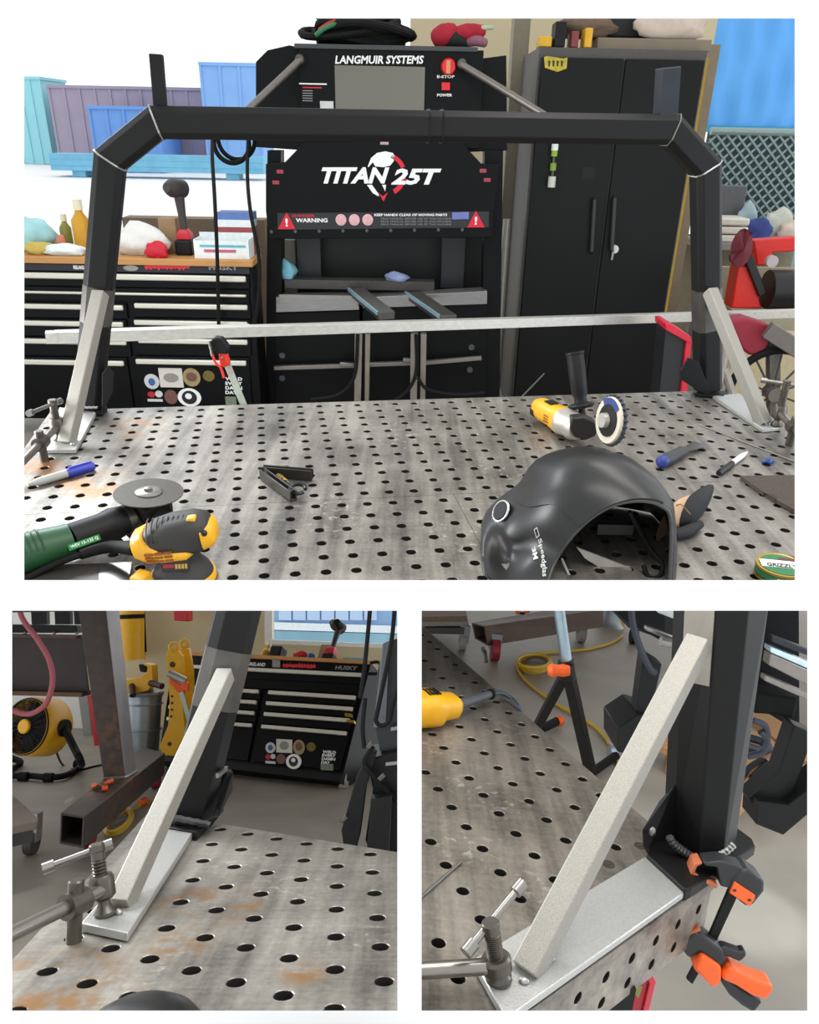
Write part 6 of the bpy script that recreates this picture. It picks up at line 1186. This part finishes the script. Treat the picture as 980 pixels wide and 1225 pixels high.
PS.part('foot_box', PQ.prism([(446, 945), (470, 940), (466, 1020), (440, 1020)], .16, .06), black_paint, smooth=0, bevel=.004); PS.part('side_rail', PQ.prism([(468, 868), (489, 864), (489, 868), (468, 872)], .05, 0), bright_steel); PS.part('side_rail', PQ.prism([(462, 908), (489, 905), (489, 909), (462, 912)], .07, .06), bright_steel)
for pts in ([(444, 716), (440, 760), (436, 800), (431, 835)], [(473, 716), (468, 770), (452, 850), (450, 862), (456, 868), (466, 862), (471, 840), (489, 790)], [(447, 893), (438, 905), (436, 915), (448, 930), (462, 945), (480, 965), (489, 972)], [(437, 835), (434, 870), (436, 895)]):
    PS.part('cable', MB().tube(smoothpath([S2.at(x, y, YQ - .12) for x, y in pts]), .009, 8), black_rubber)
for (x, y) in ((442, 892), (456, 930), (411, 980)): PS.part('cable_clip', MB().bar(S2.at(x - 3, y + 3, YQ - .14), S2.at(x + 4, y - 4, YQ - .14), .018, .018), dark_steel, bevel=.004)
# ================================================================== SET THREE : right end of the table from above
struct(S3, 'floor', sheet(S3, [(491, 716), (1010, 716), (1010, 1232), (491, 1232)], 0, .03), M('concrete_floor_pale', '#989084', .5, var=.3, scale=3.0, bump=.1))
t3mat = steel_table('ground_steel_top_three', '#857d73', -.75, dark=.19, light=.72, metal=.55)
T3 = Thing(S3, 'welding_table', 'perforated table end with a drilled side apron in the lower right picture', 'table', (.3, .9, 0)); o3 = V((.3, .9, 0))
t3p = lambda px, py, r: tuple(S3.on(px, py) - o3) + (r,)
patches(t3mat, '#b4ac9f', [t3p(520, 890, .06), t3p(545, 880, .05), t3p(560, 940, .05), t3p(600, 960, .05), t3p(600, 870, .05), t3p(560, 1010, .06), t3p(640, 1060, .04)], .2, 80, .54, .64)
rc3 = clip_i(S3, 492)
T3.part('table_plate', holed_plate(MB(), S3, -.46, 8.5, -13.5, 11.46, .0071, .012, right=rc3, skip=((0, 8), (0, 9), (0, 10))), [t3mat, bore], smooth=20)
for (x, y) in ((728, 1034), (766, 1012)): T3.part('plugged_hole', MB().lathe([(.0075, .0003), (.0075, .0006), (.003, .0008), (0, .0002)], S3.on(x, y), n=18), dark_steel)
class Edge:                            # the vertical apron under the near edge, drilled in two rows
    def __init__(s, p, u): s.p, s.u = p, u
    def lat(s, i, j, z=0): return s.p + s.u * i + V((0, 0, -.028)) * j
e0, e1 = S3.lat(-.44, 11.46), S3.lat(6.6, 11.46); eu = (e1 - e0).normalized(); en = V((0, 0, 1)).cross(eu); en = en if en.dot(S3.eye() - e0) > 0 else -en
ED = Edge(e0 + eu * .026 - V((0, 0, .028)) + en * -.001, eu * .047)
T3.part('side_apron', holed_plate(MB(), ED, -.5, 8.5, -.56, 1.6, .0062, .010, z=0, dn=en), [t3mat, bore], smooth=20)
L = [S3.lat(-.42, 11.2, 0), S3.lat(rc3(11.2), 11.2, 0), S3.lat(rc3(-9), -9, 0), S3.lat(-.42, -9, 0)]
T3.part('hole_shade_pan', tray(L, .838, .886), M('pan_shade_paint', '#151413'))
q = S3.lat(2.5, 10.2, 0); T3.part('leg', MB().box(q.x - .04, q.x + .04, q.y - .04, q.y + .04, 0, .834), black_paint)
# --- rack post end
R3 = Thing(S3, 'truck_rack', 'black rack post with a bare silver brace at the drilled table end, lower right picture', 'rack', S3.on(830, 1020))
yf = S3.on(838, 1020, .914).y
def oct_ring(xs, y, Y): # four visible corner pixels left to right
    o_ = (.028, -.008, -.012, .020); p = [S3.at(x, yy, Y + k) for (x, yy), k in zip(xs, o_)]; c = (p[0] + p[3]) / 2 + V((0, .022, 0)); return p + [c + (c - q) * .95 for q in p]
lowr = oct_ring(((806, 1003), (837, 1023), (866, 1027), (880, 1012)), 0, yf); uppr = oct_ring(((819, 712), (860, 712), (897.5, 712), (922, 712)), 0, yf)
for p in lowr: p.z = .914
R3.part('post', MB().loft([lowr, uppr]), black_paint, smooth=0, bevel=.002)
d = [(b - a) for a, b in zip(lowr, uppr)]; f0, f1 = .60, .985
mid = lambda f, k: [a + v * f for a, v in zip(lowr, d)]
g0, g1 = mid(.66, 0), mid(1.0, 0); nn = (g0[1] - g0[0]).cross(V((0, 0, 1))).normalized(); nn = nn if nn.y < 0 else -nn
R3.part('ground_patch', MB().prism([g0[0].lerp(g0[1], .04), g0[0].lerp(g0[1], .93), g1[0].lerp(g1[1], .93), g1[0].lerp(g1[1], .04)], nn * .0012), M('ground_bare_patch_pale', '#8f897f', .4, .5, var=.3, scale=24), smooth=0, label='patch ground back to bare steel')
R3.part('foot_plate', sheet(S3, [(774, 1022), (820, 1064), (828, 1062), (904, 1012), (900, 1003), (862, 975), (800, 985)], .914, .0135), black_paint, smooth=0, bevel=.0015)
R3.part('gusset_plate', MB().prism([S3.at(x, y, yf + k) for x, y, k in ((774, 1021, -.012), (769, 1012, -.01), (768, 993, -.005), (790, 958, .02), (808, 938, .03), (806, 1003, .03))], (.006, .002, 0)), black_paint, smooth=0, bevel=.001)
R3.part('bolt_slot', MB().ell(S3.at(781, 995, yf - .012), (.004, .003, .006), nu=12, nv=8), bright_steel)
bead = [S3.at(x, y, yf - .014) for x, y in ((801, 1001), (804, 1007), (809, 1012), (814, 1016), (820, 1020), (826, 1024), (832, 1027))]; R3.part('weld_bead', MB().tube(smoothpath(bead, 3), [.0042 + .0012 * (k % 2) for k in range(19)], 8), M('dark_weld', '#4b4b4c'))
bead = [S3.at(x, y, yf - .016) for x, y in ((856, 1024), (862, 1022), (868, 1019), (874, 1014), (878, 1010))]; R3.part('weld_bead', MB().tube(smoothpath(bead, 3), [.0035 + .001 * (k % 2) for k in range(13)], 8), weld_metal)
R3.part('brace_plate', sheet(S3, [(566, 1147), (772, 1024), (820, 1067), (606, 1219)], .909, .008), alu_soft, bevel=.0015, label='bare aluminium base plate under the brace')
bb_ = S3.on(634, 1156, .912); tt_ = S3.at(836, 768, yf - .01)
R3.part('brace', square_tube(MB(), bb_ - (tt_ - bb_).normalized() * .006, tt_, .0245, (0, 0, 1)), alu, smooth=0, bevel=.0015, label='bare aluminium square tube brace')
for (x, y) in ((627, 1173), (658, 1146)): R3.part('tack_weld', MB().ell(S3.on(x, y, .911), (.005, .004, .003), nu=12, nv=6), weld_metal)
f = S3.on(597, 1172, .9095); top = S3.at(573, 1101, f.y); pz = S3.on(470, 1205)
T_h = holdfast_clamp(S3, 'steel holdfast clamp with tommy bar in the lower right picture', f, top.z, f + (S3.on(505, 1190) - f) * 1.0, S3.at(562, 1134, f.y - .012), S3.at(621, 1062, f.y + .03), .9095 + .014, .012, .82, lean=(top.x - f.x + .01, 0), kz=.55)
for o in list(T_h.o.children):
    if o.name.split('.')[0] in ('post', 'post_collar', 'thumb_nut'): bpy.data.objects.remove(o)
# --- things on the table
p0, p1 = S3.on(497, 1079, .9022), S3.on(552, 1031, .9022); single(S3, 'filler_rod', MB().cyl(p0, p1, .0016, n=8), bright_steel, 'thin bright filler rod lying at the left edge of the lower right picture', 'rod', p0.lerp(p1, .5) - V((0, 0, .002)))
GY = Thing(S3, 'angle_grinder', 'rear end of a yellow grinder with its black cord crossing the table', 'power tool', S3.on(520, 868)); g0_, g1_ = S3.on(493, 848, .93), S3.on(548, 843, .93); d = (g1_ - g0_).normalized(); s = d.cross(V((0, 0, 1))).normalized()
rg3 = lambda c, rx, rz: [c + s * (rx * math.copysign(abs(math.cos(t)) ** .7, math.cos(t))) + V((0, 0, rz * math.copysign(abs(math.sin(t)) ** .7, math.sin(t)))) for t in [2 * math.pi * k / 20 for k in range(20)]]; Lg = (g1_ - g0_).length
GY.part('motor_housing', MB().loft([rg3(g0_ + d * Lg * x, a, b) for x, a, b in ((0, .032, .027), (.35, .034, .027), (.5, .034, .026), (.62, .026, .02), (.9, .024, .018), (1., .016, .012))]), yellow_tool, smooth=50)
for k in range(4): GY.part('vent_slot', MB().box(.012 + k * .006, .016 + k * .006, -.012, .014, .0265, .0275, Fr(g0_ + d * Lg * .1, d, s, (0, 0, 1))), black_plastic)
GY.part('strain_relief', MB().cyl(S3.on(548, 843, .927), S3.on(588, 830, .925), .009, .0065, 14), M('relief_grey', '#4d5156', .6)); GY.part('power_cord', MB().tube(smoothpath([S3.on(587, 830, .925), S3.on(600, 829, .92), S3.on(612, 836, .91), S3.on(621, 847, .905), S3.at(626, 860, S3.on(621, 847).y + .02), S3.at(632, 885, S3.on(621, 847).y + .06)]), .0042, 8), M('cord_grey', '#3c4550', .6)); GY.part('cord_tie', MB().cyl(S3.on(586, 831, .925), S3.on(588, 830, .925), .009, n=12), black_rubber)
# --- orange trigger clamp
zc_ = lambda x, y: (720 + x / 3.92, 965 + y / 3.92); YCl = S3.on(838, 1062).y - .02; PCl = Plane(S3, (0, YCl, 0), (-.15, -1, .1))
QC = Thing(S3, 'trigger_clamp', 'black and orange trigger clamp gripping the rack foot at the table corner', 'clamp', PCl(845, 1090))
qp = lambda n, pts, m_, f, b, par=None, bv=.002: QC.part(n, PCl.prism([zc_(x, y) for x, y in pts], f, b), m_, par, bevel=bv)
bl = M('clamp_black', '#232325', .5, var=.15)
qp('bar', [(600, 400), (645, 425), (540, 650), (430, 845), (403, 822), (498, 640)], black_paint, -.004, -.010, bv=.0008)
qp('upper_jaw', [(465, 240), (550, 232), (640, 262), (690, 295), (650, 345), (590, 360), (545, 350), (530, 262), (470, 255)], bl, .012, -.014)
qp('jaw_pad', [(405, 290), (425, 245), (458, 236), (462, 246), (438, 258), (424, 290), (535, 345), (525, 362), (410, 305)], M('pad_orange_brown', '#b5613c', .6), .012, -.012)
hd_ = qp('head_block', [(590, 318), (640, 268), (672, 268), (748, 322), (745, 372), (690, 440), (655, 438), (582, 372)], bl, .014, -.020, None, .004)
qp('head_face', [(606, 320), (700, 382), (696, 402), (675, 434), (582, 372)], orange_plastic, .0165, .012, hd_, .001)
qp('lower_jaw', [(362, 605), (430, 562), (470, 580), (560, 650), (575, 690), (560, 730), (530, 720), (450, 660), (400, 690), (372, 650)], bl, .012, -.018, None, .004)
qp('lower_pad', [(395, 575), (450, 545), (460, 560), (405, 588)], M('pad_orange_brown', '#b5613c'), .010, -.012)
bd = qp('body', [(455, 652), (545, 712), (545, 785), (505, 812), (410, 715)], orange_plastic, .018, -.014, None, .004)
qp('trigger', [(540, 645), (570, 640), (640, 665), (668, 658), (672, 685), (640, 712), (590, 690), (545, 680)], bl, .008, -.008, None, .003)
qp('handle', [(548, 745), (590, 712), (620, 735), (700, 775), (785, 800), (782, 830), (750, 868), (690, 850), (610, 800), (550, 775)], orange_plastic, .016, -.012, None, .005)
qp('squeeze_lever', [(540, 785), (580, 780), (640, 830), (742, 892), (740, 905), (705, 948), (650, 915), (590, 865)], bl, .008, -.010, None, .003)
for x, y in ((604, 358), (672, 402)): QC.part('dark_slot', PCl.disc(*zc_(x, y), 2.2, .0172, .016, 12, .6), bl, hd_)
# red spirit level under the apron
PL = Plane(S3, (0, YCl + .06, 0), (0, -1, 0)); LV = Thing(S3, 'spirit_level', 'red spirit level leaning under the table end', 'level', PL(755, 1215))
LV.part('level_body', PL.prism([(733, 1225), (762, 1148), (772, 1152), (784, 1172), (766, 1225)], .0, -.04), M('level_red', '#b51828', .35), bevel=.003); LV.part('level_edge', PL.prism([(766, 1150), (774, 1153), (784, 1172), (771, 1225), (764, 1225), (776, 1174)], .004, 0), M('level_edge_red', '#d8374a', .3), bevel=.001); LV.part('vial', PL.prism([(760, 1174), (768, 1178), (763, 1192), (757, 1184)], .003, 0), M('vial_green', '#8a8f3a', .3))
# --- tripod stand
SB = Thing(S3, 'folding_stand', 'black tripod stand with silver mast and orange knobs on the concrete', 'stand', S3.on(670, 890, 0)); YS3 = 2.75
SB.part('mast', MB().cyl(S3.at(679, 800, YS3), S3.at(667, 716, YS3), .021, n=16), M('mast_silver', '#9db0bb', .3, .8)); SB.part('collar', MB().cyl(S3.at(680, 812, YS3), S3.at(677, 790, YS3), .03, n=16), black_plastic)
p_foot = S3.on(707, 925, .02)
SB.part('leg', MB().bar(S3.at(678, 795, YS3 - .02), p_foot, .045, .03), black_paint, bevel=.003); SB.part('leg', MB().bar(S3.at(677, 805, YS3), S3.on(637, 880, .03), .035, .03), black_paint, bevel=.003)
kn = S3.at(667, 802, YS3 - .04); SB.part('orange_knob', MB().lathe([(.018, -.045), (.024, -.02), (.02, 0), (.026, .02), (.016, .035)], kn, (-1, .1, -.15), 14), orange_plastic)
SB.part('foot_bar', MB().cyl(S3.on(648, 872, .03), S3.on(668, 862, .03), .02, n=12), black_rubber); SB.part('orange_tip', MB().ell(S3.on(669, 862.5, .03), (.026, .026, .026), nu=14, nv=10), orange_plastic); SB.part('foot_bar', MB().cyl(p_foot, S3.on(737, 904, .03), .018, n=12), black_rubber)
# --- extension cord
YC3 = Thing(S3, 'extension_cord', 'yellow extension cord coiled and trailing across the concrete behind the stand', 'cord', S3.on(638, 793, 0))
for k in range(5): YC3.part('cord_loop', MB().tube([S3.on(638.5 + (20.5 - 1.2 * (k % 3)) * math.cos(t) + k % 2, 794 + (11 - .8 * k) * math.sin(t) - k * .8, .010 + .014 * k) for t in [x * .2618 for x in range(24)]], .0085, 6, closed=True), yc)
YC3.part('cord_run', MB().tube(smoothpath([S3.on(x, y, .01) for x, y in ((745, 760), (732, 769), (700, 777), (660, 780), (638, 783), (622, 792), (621, 803), (632, 817), (650, 831), (672, 846), (695, 858), (715, 872), (728, 888), (736, 905), (740, 915))]), .0085, 8), yc)
# --- steel tube trolley
YV = S3.on(590, 790, .0).y; TV = Thing(S3, 'tube_trolley', 'heavy brown steel tube lying on red caster wheels across the floor', 'steel tube', S3.on(640, 785, 0))
ta = [S3.at(564, 745, YV + .05), S3.at(580, 749, YV - .02)]; da = [S3.at(568, 764, YV + .05), S3.at(584, 773, YV - .02)]; tb = [S3.at(700, 722, YV + .6), S3.at(722, 729, YV + .5)]; db = [S3.at(703, 740, YV + .6), S3.at(722, 750, YV + .5)]
def rq(t, d_, k=1.): 
    p = [t[0], t[1], d_[1], d_[0]]; c = sum(p, V((0, 0, 0))) / 4; return [c + (q - c) * k for q in p]
rust3 = M('brown_tube_scale', '#594840', .5, .4, var=.35, scale=14, bump=.2); TV.part('base_tube', MB().loft([rq(ta, da), rq(tb, db), rq(tb, db, .8), rq(ta, da, .8)], closed=True), rust3, smooth=0, bevel=.003)
for (x, y, r_, c_) in ((591, 790, .062, 'caster_red'), (694, 768, .06, 'caster_pale_grey')):
    q = S3.on(x, y, 0) + V((0, 0, r_)); TV.part('caster_wheel', MB().cyl(q - V((.022, 0, 0)), q + V((.022, 0, 0)), r_, n=20), M(c_, '#8c2230' if 'red' in c_ else '#8d8a86', .5)); TV.part('caster_fork', MB().box(q.x - .035, q.x + .03, q.y, q.y + .05, r_, r_ * 2 + .03), gv)
TV.part('brake_arm', MB().tube([S3.on(582, 792, .06), S3.on(580, 780, .10), S3.on(578, 776, .14)], .012, 8), bright_steel)
p = S3.at(626, 737, YV + .25); OC3 = Thing(S3, 'spring_clamp', 'orange tipped spring clamp lying on the brown steel tube', 'clamp', p); OC3.part('clamp_body', MB().tube([S3.at(618, 733, YV + .2), S3.at(626, 734, YV + .2), S3.at(632, 731, YV + .2)], .008, 8), black_plastic); OC3.part('orange_tip', MB().cyl(S3.at(617, 732, YV + .2), S3.at(622, 732, YV + .2), .013, n=12), orange_plastic); OC3.part('orange_tip', MB().cyl(S3.at(627, 732, YV + .2), S3.at(633, 730, YV + .2), .013, n=12), orange_plastic)
CT = Thing(S3, 'flat_cart', 'wooden topped cart on a caster at the top left of the lower right picture', 'cart', S3.on(555, 780, 0)); YCt = S3.on(555, 780, 0).y
PCt = Plane(S3, (0, YCt, 0), (0, -1, 0)); CT.part('deck', MB().prism([PCt(491, 744), PCt(560, 743), PCt(562, 749), PCt(491, 750)], (0, .5, .0)), M('deck_grey', '#8b8782', .4, .5), bevel=.004); CT.part('deck_board', MB().prism([PCt(491, 738), PCt(559, 737), PCt(560, 743), PCt(491, 744)], (0, .5, 0)), M('deck_brown', '#6f5847', .6, var=.3)); CT.part('lower_rail', MB().prism([PCt(508, 751), PCt(556, 751), PCt(555, 759), PCt(508, 758)], (0, .45, 0)), M('rail_dark', '#3d3a38'))
q = S3.on(553, 779, 0) + V((0, .02, .05)); CT.part('caster_wheel', MB().cyl(q - V((.018, 0, 0)), q + V((.018, 0, 0)), .05, n=18), M('caster_pale_grey', '#8d8a86')); CT.part('caster_fork', MB().box(q.x - .03, q.x + .03, q.y - .02, q.y + .03, .05, .16), gv)
TK = Thing(S3, 'trash_can', 'base of a galvanised can standing at the top of the lower right picture', 'trash can', S3.on(728, 752, 0)); q = S3.on(728, 748, 0); k_ = S3.scale(q); TK.part('can_body', MB().lathe([(18 * k_, 0), (15 * k_, .02), (13 * k_, .06), (12 * k_, S3.at(728, 717, q.y).z)], q, n=32), gv); TK.part('yellow_strip', MB().box(q.x + 13 * k_, q.x + 19 * k_, q.y, q.y + .05, 0, S3.at(742, 717, q.y).z), yellow_wall)
# --- black machine behind the post
YM3 = 2.0; PM = Plane(S3, (0, YM3, 0), (0, -1, 0)); MC = Thing(S3, 'press_machine', 'black machine bed with silver rails and splayed legs behind the rack post', 'press', S3.on(850, 1000, 0))
mp = lambda n, pts, m_, f=0, b=-.05, bv=.003: MC.part(n, PM.prism(pts, f, b), m_, bevel=bv)
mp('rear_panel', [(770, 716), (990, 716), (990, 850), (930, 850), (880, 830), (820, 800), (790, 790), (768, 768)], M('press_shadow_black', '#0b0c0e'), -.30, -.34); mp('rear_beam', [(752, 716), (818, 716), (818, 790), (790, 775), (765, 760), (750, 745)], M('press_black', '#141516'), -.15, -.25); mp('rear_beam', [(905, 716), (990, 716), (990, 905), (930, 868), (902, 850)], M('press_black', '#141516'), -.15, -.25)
mp('white_plate', [(788, 716), (819, 728), (818, 745), (787, 733)], M('plate_pale', '#c6cdc9', .5)); mp('front_rail', [(771, 746), (812, 762), (810, 768), (770, 752)], bright_steel, .02, 0)
MC.part('rail_stop', MB().cyl(PM(783, 760) + V((0, -.05, 0)), PM(810, 766) + V((0, -.05, 0)), .012, n=10), bright_steel)
mp('silver_bar', [(914, 768), (990, 800), (990, 808), (914, 775)], M('bar_bright_blue', '#cfe6ee', .25, .6), .04, 0); mp('silver_bar', [(914, 776), (990, 809), (990, 830), (912, 790)], M('rail_warm_grey', '#8d8780', .4, .6), .04, 0); mp('lower_bar', [(910, 803), (990, 838), (990, 846), (909, 810)], M('rail_warm_grey', '#8d8780'), .03, 0); mp('upper_bar', [(918, 756), (990, 784), (990, 792), (918, 764)], M('press_side_grey', '#2b2d31'), .03, 0)
mp('leg_post', [(766, 776), (788, 790), (772, 862), (756, 855)], black_paint, .03, -.02); mp('leg_foot', [(733, 862), (757, 846), (778, 852), (776, 865), (745, 884), (744, 892), (733, 890)], black_paint, .05, -.1)
mp('leg_post', [(944, 862), (968, 872), (940, 950), (915, 968), (900, 965), (890, 948), (926, 915)], black_paint, .03, -.03); mp('leg_foot', [(895, 945), (930, 950), (990, 905), (990, 930), (925, 985), (893, 972)], black_paint, .06, -.03)
mp('hanging_gear', [(908, 830), (962, 838), (955, 865), (935, 860), (905, 858)], black_rubber, -.02, -.1, .01)
for pts in ([(755, 716), (757, 745), (766, 775), (778, 800), (785, 805)], [(895, 905), (912, 900), (918, 885), (910, 875)], [(902, 862), (915, 868), (919, 880)]): MC.part('cable', MB().tube(smoothpath([S3.at(x, y, YM3 - .06) for x, y in pts]), .009, 8), M('cable_blue_black', '#262b38', .5))
q = S3.on(757, 770, 0); CW = MC.part('caster_wheel', MB().cyl(q + V((-.02, 0, .05)), q + V((.02, 0, .05)), .05, n=18), black_rubber); MC.part('caster_wheel', MB().cyl(S3.on(733, 900, .03) - V((.015, 0, 0)), S3.on(733, 900, .03) + V((.015, 0, 0)), .035, n=16), gv)
# pallet boards
PW = Thing(S3, 'wooden_pallet', 'pale wooden pallet lying on the floor under the black machine', 'pallet', S3.on(850, 960, 0)); wd = M('pallet_pine', '#b98a5a', .7, var=.25, scale=14, stretch=(1, 8, 1))
for pts in ([(744, 868), (752, 858), (806, 884), (806, 900)], [(880, 846), (905, 838), (990, 880), (990, 900), (955, 905)], [(878, 866), (920, 880), (945, 905), (885, 970), (876, 972)]): PW.part('deck_board', sheet(S3, pts, .12, .03), wd, bevel=.003)
for pts in ([(800, 884), (870, 905), (866, 925), (800, 902)], [(940, 905), (990, 925), (990, 945), (945, 925)]): PW.part('bearer', sheet(S3, pts, .09, .088), wd, bevel=.003)
single(S3, 'cable_reel', MB().tube(arc(S3.on(902, 890, .15), (1, 0, 0), (0, 1, 0), .06, 0, 6.28, 24), .018, 8, closed=True), M('cable_blue_black', '#262b38'), 'dark blue cable coil lying on the pallet', 'cable', S3.on(902, 890, .12))
single(S3, 'black_strap', MB().tube(smoothpath([S3.on(885, 936, .125), S3.on(895, 920, .14), S3.on(910, 910, .14), S3.on(916, 914, .13), S3.on(900, 930, .13)]), .012, 8), black_rubber, 'black strap lying on the pallet before the leg', 'strap', S3.on(898, 925, .12))
